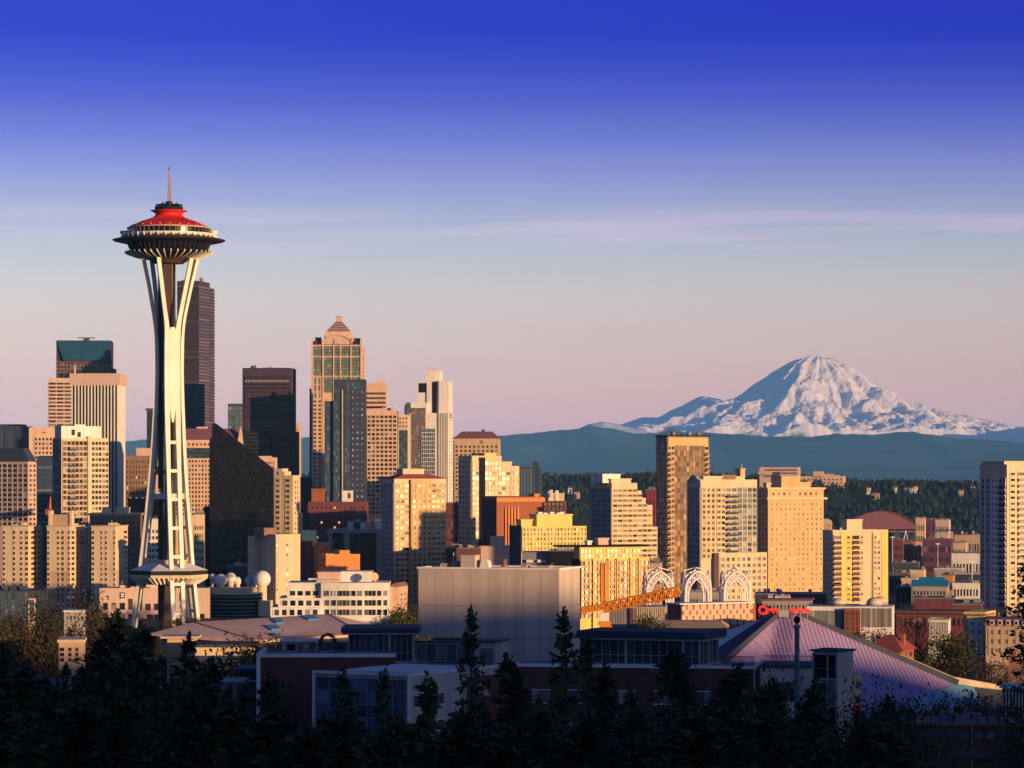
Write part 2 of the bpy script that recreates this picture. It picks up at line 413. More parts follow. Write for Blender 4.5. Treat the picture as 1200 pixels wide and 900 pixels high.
JIT = random.Random(3)
class Tower:
    """a building seen at an angle: photo pixels xl..xc are its face turned to the shade, xc..xr its face turned to the sun"""
    def __init__(s, name, label, cat, xl, xc, xr, Y, th, top, wall, depth=None, group=None, base=None, solid=True, bottom=None):
        s.k = Y / F; s.Y = Y; s.xl, s.xc, s.xr = xl, xc, xr; tp = (600 - xc) / F
        s.th = R(th) if not depth else math.asin(min(.95, max(.004, (xr - xc) * s.k / depth))) - math.atan(tp)
        s.cf = math.cos(s.th) - tp * math.sin(s.th); s.cr = max(.004, math.sin(s.th) + tp * math.cos(s.th))
        s.W = (xc - xl) * s.k / s.cf
        s.D = depth if depth else (xr - xc) * s.k / s.cr
        ax = Vector((math.cos(s.th), -math.sin(s.th), 0)); ay = Vector((math.sin(s.th), math.cos(s.th), 0))
        C = Vector((PX(xc, Y), Y, 0)); ctr = C - ax * s.W / 2 + ay * s.D / 2
        s.z0 = base if base is not None else min(-3.0, ground_z(ctr.x, ctr.y) - 2)
        if base is None and ground_z(ctr.x, ctr.y) > 1: s.z0 = ground_z(ctr.x, ctr.y) - 3
        s.root = empty(name, (ctr.x, ctr.y, s.z0), -s.th, label, cat, group)
        s.off = (-s.W / 2, -s.D / 2, -s.z0)
        s.wall = MB(s.off); s.mats = [M[wall]] if isinstance(wall, str) else [wall]
        s.left = 100; s.rest = MB(s.off); s.restm = []
        s.topz = s.Z(top)
        if solid: s.wall.box(0, s.W, 0, s.D, s.z0, s.topz)
    def f(s, px): return (px - s.xl) * s.k / s.cf
    def r(s, px): return (px - s.xc) * s.k / s.cr
    def u(s, face, px): return s.f(px) if face == 'F' else s.r(px)
    def Z(s, py): return EYE + (562 - py) * s.k
    def use(s, m):
        m = M[m] if isinstance(m, str) else m
        if m not in s.mats: s.mats.append(m)
        s.wall.cur = s.mats.index(m); return s
    def slab(s, face, u0, u1, z0, z1, d0, d1, mb=None):
        mb = mb or s.wall
        if face == 'F': mb.box(u0, u1, -d1, -d0, z0, z1)
        else: mb.box(s.W + d0, s.W + d1, u0, u1, z0, z1)
    def block(s, pxa, pxb, top, y0=0.0, y1=None, bottom=None, m=None):
        """extra volume between two pixels of the shaded face"""
        if m: s.use(m)
        s.wall.box(s.f(pxa), s.f(pxb), y0, s.D if y1 is None else y1, s.Z(bottom) if bottom else s.z0, s.Z(top)); s.wall.cur = 0; return s
    def rblock(s, pxa, pxb, top, d=0.0, back=None, bottom=None, m=None):
        """extra volume between two pixels of the sunny face, d metres proud of it"""
        if m: s.use(m)
        s.wall.box(0.0 if back is None else s.W - back, s.W + d, s.r(pxa), s.r(pxb), s.Z(bottom) if bottom else s.z0, s.Z(top)); s.wall.cur = 0; return s
    def panes(s, name, face, cells, gm, d=0.03, jit=0.5):
        """cells: (u0,u1,z0,z1); up to 100 panes of a building are objects, the rest is one part"""
        if not cells: return
        u0, u1, z0, z1 = cells[0]; w, h = u1 - u0, z1 - z0
        b = MB(); b.box(-w / 2, w / 2, -0.04, 0, -h / 2, h / 2); alt = {'dark': 'pale', 'brown': 'gold' if face == 'R' else 'pale', 'pale': 'gold', 'blue': 'pale', 'gold': 'brown', 'lit': 'dark'}.get(gm, gm); frac = .34 if face == 'R' else .16  # sunny face: glints put in as more pale and golden panes
        me = b.mesh(name, G[gm]); me2 = b.mesh(name, G[alt])
        cells = sorted(cells, key=lambda c: -c[2]) if len(cells) > s.left else cells
        for (a, b_, c, e) in cells[:max(0, s.left)]:
            o = bpy.data.objects.new(name, me2 if JIT.random() < frac else me); col.objects.link(o); o.parent = s.root
            uu, zz = (a + b_) / 2, (c + e) / 2
            p = (uu, -d, zz) if face == 'F' else (s.W + d, uu, zz)
            o.location = [p[i] + s.off[i] for i in range(3)]
            o.rotation_euler = (R(JIT.uniform(-jit, jit)), 0, (0 if face == 'F' else R(90)) + R(JIT.uniform(-jit, jit)))
        extra = cells[max(0, s.left):]; s.left -= min(len(cells), max(0, s.left))
        if extra:
            for q_ in (gm, alt):
                if G[q_] not in s.restm: s.restm.append(G[q_])
            for (a, b_, c, e) in extra:
                s.rest.cur = s.restm.index(G[alt if JIT.random() < frac else gm])
                t = JIT.uniform(-.02, .02)
                if face == 'F': s.rest.quad((a, -d - t * .5 - .02, c), (b_, -d + t * .5 - .02, c), (b_, -d - .02, e), (a, -d - t - .02, e))
                else: s.rest.quad((s.W + d + .02 + t * .5, a, c), (s.W + d + .02, b_, c), (s.W + d + .02 - t * .5, b_, e), (s.W + d + .02 + t, a, e))
    def grid(s, face, pxa, pxb, pya, pyb, cols, rows, wf=.6, hf=.55, g='dark', proud=.35, m=None, skip=None, d0=0.0, name='window', sp=None):
        a, b = s.u(face, pxa), s.u(face, pxb); z1, z0 = s.Z(pya), s.Z(pyb)
        cw, rh = (b - a) / cols, (z1 - z0) / rows; pw, ph = cw * (1 - wf), rh * (1 - hf)
        if m: s.use(m)
        if not skip:
            for i in range(cols + 1):
                x = a + i * cw; s.slab(face, max(a, x - pw / 2), min(b, x + pw / 2), z0, z1, d0, d0 + proud)
            if sp: s.use(sp)
            for j in range(rows + 1):
                z = z0 + j * rh; s.slab(face, a + .01, b - .01, max(z0 + .01, z - ph / 2), min(z1 - .01, z + ph / 2), d0, d0 + proud - .06)
        s.wall.cur = 0
        cells = []
        for j in range(rows):
            for i in range(cols):
                c = (a + i * cw + pw / 2, a + (i + 1) * cw - pw / 2, z0 + j * rh + ph / 2, z0 + (j + 1) * rh - ph / 2)
                if skip and skip(pxa + (i + .5) * (pxb - pxa) / cols, pyb - (j + .5) * (pyb - pya) / rows): continue
                cells.append(c)
        if skip:   # frames round each opening instead of a full lattice
            for (c0, c1, c2, c3) in cells:
                s.slab(face, c0 - .1, c1 + .1, c2 - .35, c2 - .02, d0, d0 + proud)
                s.slab(face, c0 - .1, c1 + .1, c3 + .02, c3 + .3, d0, d0 + proud)
        s.panes(name, face, cells, g, d0 + .03); return s
    def bands(s, face, pxa, pxb, pya, pyb, rows, hf=.5, g='dark', proud=.4, m=None, d0=0.0, mull=0):
        a, b = s.u(face, pxa), s.u(face, pxb); z1, z0 = s.Z(pya), s.Z(pyb); rh = (z1 - z0) / rows; ph = rh * (1 - hf)
        if m: s.use(m)
        for j in range(rows + 1):
            z = z0 + j * rh; s.slab(face, a, b, max(z0, z - ph / 2), min(z1, z + ph / 2), d0, d0 + proud)
        for i in range(mull + 1 if mull else 0):
            x = a + (b - a) * i / mull; s.slab(face, max(a, x - .2), min(b, x + .2), z0, z1, d0, d0 + proud + .08)
        s.wall.cur = 0
        s.panes('window_band', face, [(a, b, z0 + j * rh + ph / 2, z0 + (j + 1) * rh - ph / 2) for j in range(rows)], g, d0 + .03, jit=.05); return s
    def strips(s, face, pxa, pxb, pya, pyb, cols, wf=.5, g='dark', proud=.6, m=None, d0=0.0):
        a, b = s.u(face, pxa), s.u(face, pxb); z1 = s.Z(pya); z0 = s.Z(pyb); cw = (b - a) / cols; pw = cw * (1 - wf)
        if m: s.use(m)
        for i in range(cols + 1):
            x = a + i * cw; s.slab(face, max(a, x - pw / 2), min(b, x + pw / 2), z0, z1, d0, d0 + proud)
        s.wall.cur = 0
        s.panes('window_strip', face, [(a + i * cw + pw / 2, a + (i + 1) * cw - pw / 2, z0, z1) for i in range(cols)], g, d0 + .03, jit=.02); return s
    def curtain(s, face, pxa, pxb, pya, pyb, cols, rows, g='blue', d0=0.0, mm='dark_grey', bar=.16, tilt=.035, inside=None, floor=.4):
        """a glass wall: panes set a little out of true in thin bars, one part"""
        a, b = s.u(face, pxa), s.u(face, pxb); z1, z0 = s.Z(pya), s.Z(pyb); cw, rh = (b - a) / cols, (z1 - z0) / rows
        w = MB(s.off); d = d0 + .08
        def pt(u, z, t): return (u, -(d + t), z) if face == 'F' else (s.W + d + t, u, z)
        for j in range(rows):
            for i in range(cols):
                u0, u1, v0, v1 = a + i * cw, a + (i + 1) * cw, z0 + j * rh, z0 + (j + 1) * rh
                if inside and not inside(pxa + (i + .5) * (pxb - pxa) / cols, pyb - (j + .5) * (pyb - pya) / rows): continue
                t = [JIT.uniform(-tilt, tilt) for _ in range(2)]
                w.quad(pt(u0, v0, t[0]), pt(u1, v0, t[1]), pt(u1, v1, -t[0]), pt(u0, v1, -t[1]))
        w.cur = 1
        if not inside:
            for i in range(cols + 1): s.slab(face, a + i * cw - bar / 2, a + i * cw + bar / 2, z0, z1, d0, d0 + .22, w)
            for j in range(rows + 1): s.slab(face, a, b, max(z0, z0 + j * rh - floor / 2), min(z1, z0 + j * rh + floor / 2), d0, d0 + .19, w)
        w.build('glass_wall', [G[g], M[mm]], s.root); return s
    def balconies(s, face, pxa, pxb, pya, pyb, rows, out=1.5, m='concrete', rail='dark_grey'):
        a, b = s.u(face, pxa), s.u(face, pxb); z1, z0 = s.Z(pya), s.Z(pyb); rh = (z1 - z0) / rows
        me = None
        for j in range(rows):
            z = z0 + j * rh
            w = MB(); L = b - a
            w.box(-L / 2, L / 2, -out, 0, 0, .25); w.cur = 1
            w.box(-L / 2, L / 2, -out, -out + .06, .35, 1.25); w.box(-L / 2, -L / 2 + .06, -out + .07, 0, .35, 1.25); w.box(L / 2 - .06, L / 2, -out + .07, 0, .35, 1.25)
            me = me or w.mesh('balcony', [M[m], M[rail]])
            o = bpy.data.objects.new('balcony', me); col.objects.link(o); o.parent = s.root
            u = (a + b) / 2; p = (u, -.04, z) if face == 'F' else (s.W + .04, u, z)
            o.location = [p[i] + s.off[i] for i in range(3)]; o.rotation_euler = (0, 0, 0 if face == 'F' else R(90))
        return s
    def part(s, name, m, fn):
        b = MB(s.off); fn(b); ms = [M[q] if isinstance(q, str) else q for q in (m if isinstance(m, list) else [m])]
        return b.build(name, ms, s.root)
    def roofbox(s, pxa, pxb, top, bottom, m='grey', face='F', y0=.25, y1=.75, name='rooftop_plant_room'):
        if face == 'F': fn = lambda b: (b.box(s.f(pxa), s.f(pxb), s.D * y0, s.D * y1, s.Z(bottom) + .01, s.Z(top)), b.box(s.f(pxa) - .3, s.f(pxb) + .3, s.D * y0 - .3, s.D * y1 + .3, s.Z(top) - .5, s.Z(top) + .1))
        else: fn = lambda b: (b.box(s.W * y0, s.W * y1, s.r(pxa), s.r(pxb), s.Z(bottom) + .01, s.Z(top)), b.box(s.W * y0 - .3, s.W * y1 + .3, s.r(pxa) - .3, s.r(pxb) + .3, s.Z(top) - .5, s.Z(top) + .1))
        s.part(name, m, fn); return s
    def parapet(s, m=None, h=1.2, t=.4, top=None):
        if m: s.use(m)
        z = s.topz if top is None else s.Z(top)
        s.wall.box(-.08, s.W + .08, -.08, t, z, z + h); s.wall.box(-.08, s.W + .08, s.D - t, s.D + .08, z, z + h)
        s.wall.box(-.08, t, t, s.D - t, z, z + h); s.wall.box(s.W - t, s.W + .08, t, s.D - t, z, z + h); s.wall.cur = 0; return s
    def clutter(s, n=6, seed=1, m='grey', hi=2.2):
        """vents, ducts and pipes standing on the roof, each a part"""
        rr = random.Random(seed)
        for _ in range(n):
            x, y = rr.uniform(.1, .85) * s.W, rr.uniform(.1, .8) * s.D; w, d, h = rr.uniform(.8, 3), rr.uniform(.8, 3), rr.uniform(.6, hi)
            s.part('rooftop_vent', m, lambda b: (b.box(x, min(s.W - .5, x + w), y, min(s.D - .5, y + d), s.topz + .01, s.topz + h), b.box(x - .1, min(s.W - .4, x + w + .1), y - .1, min(s.D - .4, y + d + .1), s.topz + h + .001, s.topz + h + .15)))
        for _ in range(max(1, n // 3)):
            x, y = rr.uniform(.15, .85) * s.W, rr.uniform(.15, .85) * s.D; h = rr.uniform(2, 5)
            s.part('roof_mast', m, lambda b: b.tube((x, y, s.topz), (x, y, s.topz + h), .12))
        return s
    def hip(s, bottom, top, inset, m='roof_plum', over=.4):
        i = inset
        s.part('roof', m, lambda b: b.loft([(-over, -over), (s.W + over, -over), (s.W + over, s.D + over), (-over, s.D + over)], s.Z(bottom) + .02,
               [(s.W * i, s.D * i), (s.W * (1 - i), s.D * i), (s.W * (1 - i), s.D * (1 - i)), (s.W * i, s.D * (1 - i))], s.Z(top))); return s
    def done(s):
        s.wall.build('wall', s.mats, s.root)
        if s.rest.f: s.rest.build('window', s.restm, s.root)['kind'] = 'stuff'
        return s.root
# ------------------------------------------------------------------ downtown towers, from the far west edge of the picture eastwards
def T(*a, **k): return Tower(*a, **k)

t = T('glass_tower', 'dark blue glass tower with slanted glazed top and roof crane', 'skyscraper', 66, 130, 133, 2700, 12, 399, 'plum', depth=40)
t.grid('F', 67, 129, 424, 470, 16, 11, .82, .75, 'plum', .25, m='brown')
t.part('sloped_glazing', [mat('sloped_glass', (.02,.075,.14), .3), M['slate']], lambda b: (b.add([(t.f(66), -.2, t.Z(399)), (t.f(130), -.2, t.Z(399)), (t.f(125.5), -3.5, t.Z(423)), (t.f(75), -3.5, t.Z(423)), (t.f(75), -.2, t.Z(424)), (t.f(125.5), -.2, t.Z(424))], [(3, 2, 1, 0), (4, 5, 2, 3), (0, 4, 3), (1, 2, 5)]),
    setattr(b, 'cur', 1), [b.box(t.f(68 + q * 1.2), t.f(128.5 - q * .6), -.35 - q * .52, -.2 - q * .5, t.Z(402 + q * 3.5), t.Z(401.4 + q * 3.5)) for q in range(7)]))
t.part('roof_crane', 'dark_grey', lambda b: (b.box(t.f(90), t.f(111), 8, 10, t.Z(396), t.Z(395)), b.box(t.f(97), t.f(104), 7, 11, t.Z(399), t.Z(396.2))))
t.block(126, 134.5, 432, 2, 30).done()

t = T('office_tower', 'pale tower of ribbon windows standing against the striped white tower', 'office building', 56, 84, 84, 2450, 10, 443, 'pink', depth=32)
t.grid('F', 57, 84, 447.5, 606, 3, 36, .9, .52, 'brown', .3).done()

t = T('office_tower', 'white tower with dark vertical stripes under a blank crown', 'skyscraper', 83, 139, 147, 2350, 15, 438, 'white', depth=30)
t.strips('F', 84.5, 138, 451.5, 700, 14, .56, 'black', .3)
t.part('crown', 'pink', lambda b: b.box(-.9, t.W + .9, -.9, t.D + .9, t.Z(451), t.Z(438) + .3))
t.part('roof_mast', 'white', lambda b: b.tube((t.f(86), 6, t.Z(438)), (t.f(86), 6, t.Z(428)), .5)); t.done()

t = T('office_tower', 'dark blue ribbed tower with a stepped roof', 'office building', -14, 27, 39, 2250, 20, 499, 'navy', depth=40)
t.strips('F', -14, 27, 503, 600, 14, .45, 'blue', .5).strips('R', 27, 39, 507, 600, 6, .45, 'blue', .5)
t.roofbox(-8, 22, 497, 499, 'slate'); t.done()

t = T('office_building', 'orange stone building with small square windows behind the glass balconied tower', 'office building', 34, 67, 67, 2150, 8, 501, 'peach', depth=30)
t.grid('F', 40, 66, 512, 560, 6, 9, .55, .55, 'brown')
t.part('wall_emblem', 'brown', lambda b: b.lathe([(1.1, t.Z(507) - .2), (1.1, t.Z(507) + .5)], 10, t.f(52), -.02)); t.done()

t = T('office_tower', 'white gridded tower under a dark mansard roof at the frame edge', 'office building', -16, 33, 42, 1750, 20, 541, 'pink')
t.grid('F', -16, 33, 543, 617, 8, 13, .8, .58, 'dark', sp='concrete').grid('R', 33.2, 42, 543, 617, 2, 13, .6, .55, 'brown')
t.hip(541, 525, .14, 'navy').done()

t = T('apartment_tower', 'glass apartment tower with white penthouse and cream balcony piers', 'apartment building', 62, 72, 128, 1650, 48, 513, 'cream')
t.grid('R', 73, 102, 516, 625, 6, 17, .82, .66, 'dark', .4, m='tan').grid('R', 107, 127.5, 516, 625, 5, 17, .78, .6, 'dark', .4, m='cream')
t.rblock(102.5, 106.5, 511, .9, m='cream').curtain('F', 62, 72, 515, 625, 5, 17, 'blue')
t.balconies('R', 80, 88, 522, 625, 16, 1.3, 'concrete', 'slate')
t.part('penthouse', ['white', G['dark']], lambda b: (b.box(1, t.W - 1, t.r(73), t.r(120), t.Z(513), t.Z(499)), b.box(2, t.W - 2, t.r(90), t.r(103), t.Z(499), t.Z(497)), setattr(b, 'cur', 1),
    b.box(t.W - 1, t.W - .9, t.r(85), t.r(89), t.Z(510), t.Z(503)), b.box(t.W - 1, t.W - .9, t.r(92), t.r(96), t.Z(512), t.Z(506)))); t.done()

t = T('office_building', 'dark teal roofed block squeezed between two taller towers', 'office building', 43, 62, 64, 1900, 10, 537, 'navy', depth=25)
t.bands('F', 43.5, 62, 545, 620, 14, .5, 'blue'); t.hip(537, 534, .1, 'teal').done()

t = T('brick_building', 'brown brick building with tanks on its roof', 'building', 105, 164, 167, 1600, 8, 602, 'brown', depth=28)
t.grid('F', 106, 164, 610, 690, 11, 13, .38, .5, 'dark', .25)
t.part('cornice', 'tan', lambda b: b.box(-.6, t.W + .6, -.6, t.D + .6, t.Z(604), t.Z(601.5)))
t.part('rooftop_tank', 'cream', lambda b: b.prism_y([(t.f(118), t.Z(602)), (t.f(130), t.Z(602)), (t.f(129), t.Z(597)), (t.f(126), t.Z(594.5)), (t.f(122), t.Z(594.5)), (t.f(119), t.Z(597))], 6, 14))
t.roofbox(135, 150, 595, 602, 'cream', name='lift_house').done()

def wing(label, xl, xc, xr, fw, rw, extra):
    t = T('apartment_tower', label, 'apartment building', xl, xc, xr, 1430, 10, 617, 'cream', group='tan apartment wings with small dark windows')
    for a, b in fw: t.grid('F', a, b, 621, 719, 1, 16, .95, .5, 'brown', .12)
    for a, b in rw: t.grid('R', a, b, 621, 719, 1, 16, .95, .5, 'brown', .12)
    extra(t); t.clutter(5, int(xl) + 50, 'cream', 1.6)
    t.part('cornice', 'tan', lambda b: b.box(-.3, t.W + .3, -.3, t.D + .3, t.Z(617), t.Z(615.8))); t.done()
wing('tan apartment wing with windows down to the dark blue building', 3, 33, 47.5, [(3.3, 6), (15, 18), (23.5, 26.5), (29.5, 33)], [(36, 43), (44.5, 47)],
     lambda t: t.rblock(47.5, 58, 618.5, -3, 12, m='concrete'))
wing('tan apartment wing with turreted roof house and brown lower panel', 55, 82, 99, [(55.3, 58), (67, 69.5), (72, 75), (79.5, 82)], [(83.5, 87), (89, 91.5), (94, 98.5)],
     lambda t: (t.use('tan'), t.slab('F', t.f(58.3), t.f(79), t.Z(719), t.Z(670), 0, .06), setattr(t.wall, 'cur', 0), t.rblock(99, 109, 618.5, -3, 12, m='concrete'),
                t.part('roof_house', 'tan', lambda b: (b.box(t.f(57), t.f(80), 3, 9, t.Z(617), t.Z(603)),)),
                t.part('roof_turret', 'cream', lambda b: b.box(t.f(54.8), t.f(58), 2.5, 6, t.Z(617), t.Z(598.5))), t.part('roof_turret', 'cream', lambda b: b.box(t.f(79.5), t.f(82), 2.5, 6, t.Z(617), t.Z(598.5)))))
wing('tan apartment wing with blank sunny end wall beside the brick building', 107, 135, 150, [(107.3, 110.5), (118, 120), (123, 125.5), (133, 135)], [(145, 149)],
     lambda t: (t.use('tan'), t.slab('R', t.r(135.5), t.r(144.5), t.Z(719), t.Z(668), 0, .06), setattr(t.wall, 'cur', 0)))

def crane_jib(b, p0, p1, w, h, n, r):
    """lattice boom of four chords and zig-zag lacing between two points"""
    p0, p1 = Vector(p0), Vector(p1); d = (p1 - p0).normalized(); sd = d.cross(Vector((0, 0, 1))).normalized(); up = sd.cross(d)
    cs = [(-1, -1), (1, -1), (1, 1), (-1, 1)]
    at = lambda i, c: p0 + (p1 - p0) * (i / n) + sd * (c[0] * w / 2) + up * (c[1] * h / 2)
    for c in cs: b.tube(at(0, c), at(n, c), r, n=4)
    for i in range(n):
        for q in range(4):
            c, e = cs[q], cs[(q + 1) % 4]
            b.tube(at(i, c if i % 2 else e), at(i + 1, e if i % 2 else c), r * .6, n=4); b.tube(at(i, c), at(i, e), r * .5, n=4)

Yc = 1720; base = P(58, 600, Yc)
cr_ = empty('tower_crane', (base.x, base.y, -3), 0, 'red tower crane with a long jib behind the tan apartment wings', 'crane')
def local(root, px, py, Y): return P(px, py, Y) - root.location
b = MB(); crane_jib(b, (0, 0, 0), local(cr_, 58, 600, Yc), 2.0, 2.0, 24, .3); b.build('mast', M['crane_red'], cr_)
b = MB(); crane_jib(b, local(cr_, 54, 600.5, Yc), local(cr_, 112, 592.5, Yc), 2.2, 2.6, 18, .42); b.build('jib', M['crane_red'], cr_)
b = MB(); b.tube(local(cr_, 58, 598, Yc), local(cr_, 59, 582, Yc), 1.1, .4, n=4); b.build('apex', M['crane_red'], cr_)
b = MB(); b.tube(local(cr_, 59, 582.5, Yc), local(cr_, 95, 593.5, Yc), .10, n=4); b.tube(local(cr_, 59, 582.5, Yc), local(cr_, 54, 600, Yc), .10, n=4); b.build('stay_cable', M['dark_grey'], cr_)

t = T('office_building', 'low dark blue glazed building below the tan apartments', 'office building', -15, 54, 57, 1150, 8, 692, 'navy', depth=26)
t.curtain('F', -14, 33, 694, 722, 12, 3, 'blue').curtain('F', 42, 54, 694, 722, 4, 3, 'teal').block(33, 42, 701, -.6, 4, m='pink'); t.grid('F', 35, 40, 703, 722, 1, 1, .9, .9, 'blue', d0=.6, proud=.1)
t.clutter(7, 8, 'slate', 1.5).done()

t = T('studio_building', 'low pink building with square windows and a small blue sign', 'building', 117, 246, 248, 1330, 6, 690, 'pink', depth=30)
for a, b_, ya, yb in [(121,127,706,714.5), (131,137,706,714.5), (140.5,147,706,714.5), (150.5,156,701,714.5), (160.5,167,701,714.5), (170.5,177,707,715), (180.5,187.5,707,715), (211,218,708,713), (225,228,708,711),
                      (121,127,718.5,726), (131,137,718.5,726), (140.5,147,718.5,726), (150.5,157,719,727), (161,167.5,719,727), (172,188,719.5,726.5), (211,222,719,727), (228,240,719,727)]:
    t.grid('F', a, b_, ya, yb, max(1, round((b_ - a) / 7)), 1, .95, .95, 'dark', .15)
t.part('sign', ['navy', 'white_paint', 'blue_panel'], lambda b: (b.box(t.f(141), t.f(146.5), -.3, -.01, t.Z(701), t.Z(694)), setattr(b, 'cur', 1), b.box(t.f(142), t.f(145.5), -.36, -.31, t.Z(697.3), t.Z(695.2)), b.box(t.f(142), t.f(145.5), -.36, -.31, t.Z(699.5), t.Z(698)), b.box(t.f(141.5), t.f(146), -.1, -.01, t.Z(703.2), t.Z(702.2))))
t.part('sign', ['navy', 'red_paint', 'white_paint'], lambda b: (b.box(t.f(211), t.f(217), -.3, -.01, t.Z(704.5), t.Z(694)), setattr(b, 'cur', 1), b.box(t.f(211.6), t.f(216.4), -.36, -.31, t.Z(696.5), t.Z(695)), setattr(b, 'cur', 2), b.box(t.f(211.6), t.f(213.5), -.36, -.31, t.Z(702.5), t.Z(697.8))))
t.use('cream'); t.wall.box(-.2, t.W + .2, -.2, .4, t.Z(690), t.Z(689)); t.wall.cur = 0
t.clutter(9, 4, 'cream', 2).done()

t = T('office_tower', 'tallest dark plum tower standing behind the observation tower', 'skyscraper', 207.5, 233, 246, 3100, 38, 329, 'plum', depth=36)
t.bands('F', 208, 233, 333, 520, 58, .5, 'plum', .5).bands('R', 233.2, 246, 334, 500, 44, .6, 'plum', .35)
t.rblock(246, 251.5, 335, 0, t.W, m='plum'); t.bands('R', 246.5, 251.5, 338, 500, 44, .5, 'plum', .5)
t.part('roof_dome', 'grey', lambda b: (b.lathe([(1.2, t.Z(329)), (1.2, t.Z(327.4)), (1.9, t.Z(326.4)), (1.4, t.Z(325)), (.05, t.Z(324.4))], 12, t.f(232), 10),))
t.clutter(5, 3, 'grey', 3).done()

t = T('office_tower', 'blue ribbed tower overlapping the tall plum tower', 'skyscraper', 213, 239, 240, 2600, 5, 450, 'navy', depth=34)
t.strips('F', 213, 239, 452, 520, 12, .5, 'blue', .9).done()

t = T('brick_building', 'dark brick block with pink penthouse behind the observation tower legs', 'building', 147, 176, 179, 1900, 8, 534, 'brown', depth=26)
t.grid('F', 147.5, 176, 538, 612, 8, 12, .42, .5, 'lit', .25); t.roofbox(159, 176, 525, 534, 'pink').done()
t = T('office_tower', 'slim dark tower glimpsed behind the observation tower leg', 'office building', 172, 180, 182, 2400, 15, 479, 'slate', depth=20)
t.strips('F', 172.5, 179.5, 482, 560, 4, .5, 'dark'); t.part('cornice', 'dark_grey', lambda b: b.box(-1, t.W + 1, -1, t.D + 1, t.Z(481), t.Z(478.5))); t.done()

t = T('hotel_building', 'peach hotel with square windows and plum mansard roof behind the black wedge tower', 'hotel', 178, 284, 285, 2250, 4, 524, 'peach', depth=40)
t.grid('F', 205, 247, 538, 605, 11, 13, .55, .55, 'brown', .4); t.use('slate'); t.slab('F', 0, t.W, t.Z(537), t.Z(525), 0, .2); t.wall.cur = 0
t.curtain('F', 205, 247, 525, 537, 8, 3, 'teal', d0=.2)
t.block(190, 284, 515.5, 2, bottom=524); t.grid('F', 205, 247, 518, 523.6, 9, 1, .5, .5, 'brown', .3, d0=-2)
t.part('roof', 'roof_plum', lambda b: b.loft([(t.f(190), 1), (t.f(284), 1), (t.f(284), t.D - 1), (t.f(190), t.D - 1)], t.Z(515.4), [(t.f(198), 9), (t.f(279), 9), (t.f(279), t.D - 9), (t.f(198), t.D - 9)], t.Z(502)))
t.part('roof_gable', 'peach', lambda b: b.prism_y([(t.f(278), t.Z(520)), (t.f(285), t.Z(520)), (t.f(283.5), t.Z(504)), (t.f(281.5), t.Z(501))], 0, 3))
t.part('roof_gable', 'peach', lambda b: b.box(t.f(230), t.f(243), 9, 20, t.Z(503), t.Z(500))); t.done()

# black wedge tower
Yw = 1680; kw = Yw / F
t = T('office_tower', 'black glass tower with a sloping wedge top', 'office building', 239, 320, 321, Yw, 3, 600, 'black', depth=44, solid=False)
poly = [(245.5, 700), (320, 700), (320, 549), (252, 495.5), (248.5, 497), (248.5, 513), (245.5, 514)]
t.wall.prism_y([(t.f(x), t.Z(min(y, 680)) if y < 700 else t.z0) for x, y in poly], 0, t.D)
t.wall.prism_y([(t.f(238.5), t.z0), (t.f(246), t.z0), (t.f(246), t.Z(594)), (t.f(238.5), t.Z(594))], 3, t.D - 4)
def in_wedge(x, y): return 246.5 < x < 319.5 and y > (498 if x < 252 else 496 + (x - 252) * .787) + 1.6 and (x > 249.5 or y > 515.5)
t.curtain('F', 246, 320, 497, 668, 34, 52, 'black', inside=in_wedge, tilt=.012)
t.done()

t = T('office_tower', 'small blue gridded tower peeping behind the dark brown box tower', 'office building', 267, 285, 286, 2800, 5, 473, 'slate', depth=24)
t.grid('F', 267.5, 285, 476, 520, 4, 8, .6, .55, 'pale', .3, m='blue_panel').done()

t = T('office_tower', 'dark brown box tower with horizontal bands and a blank crown', 'skyscraper', 284, 341, 347, 2500, 12, 431, 'plum', depth=32)
t.bands('F', 287, 339.5, 440, 560, 28, .5, 'brown', .5, mull=14).block(284.5, 318, 505, -6, 2, m='black')
t.curtain('F', 286, 317, 508, 556, 10, 11, 'black', d0=6); t.rblock(346, 351, 505, 0, t.W, m='plum')
t.clutter(5, 9, 'dark_grey', 2.5).done()
t = T('office_building', 'thin orange stone tower edging the dark brown box tower', 'office building', 343, 351, 353, 2600, 15, 497, 'peach', depth=22)
t.grid('F', 345, 350.5, 501, 570, 2, 14, .45, .5, 'brown').done()

t = T('penthouse_building', 'pink stepped block peeping over the black wedge tower', 'building', 300, 322, 325, 1880, 8, 536, 'pink', depth=22)
t.grid('F', 306, 322, 540, 560, 5, 4, .5, .5, 'brown').roofbox(303, 316, 534.5, 536, 'peach').done()
t = T('art_deco_tower', 'cream art deco tower with stepped shoulders', 'building', 316, 343, 351.5, 1760, 20, 557, 'cream')
t.block(316, 330, 549, 1, t.D - 1).block(326, 333, 552.5, .5, t.D - .5)
t.grid('F', 323, 328, 560, 635, 1, 12, .85, .5, 'brown', .2).grid('F', 334, 340, 560, 635, 1, 12, .85, .5, 'gold', .2).grid('R', 344.5, 350, 562, 635, 2, 12, .4, .45, 'brown', .2)
t.rblock(350, 355, 588, -2, t.W).rblock(353, 361.5, 601.5, -3.5, t.W); t.grid('R', 353.5, 361, 606, 618, 3, 2, .55, .6, 'dark', d0=-3.5, proud=.2); t.done()

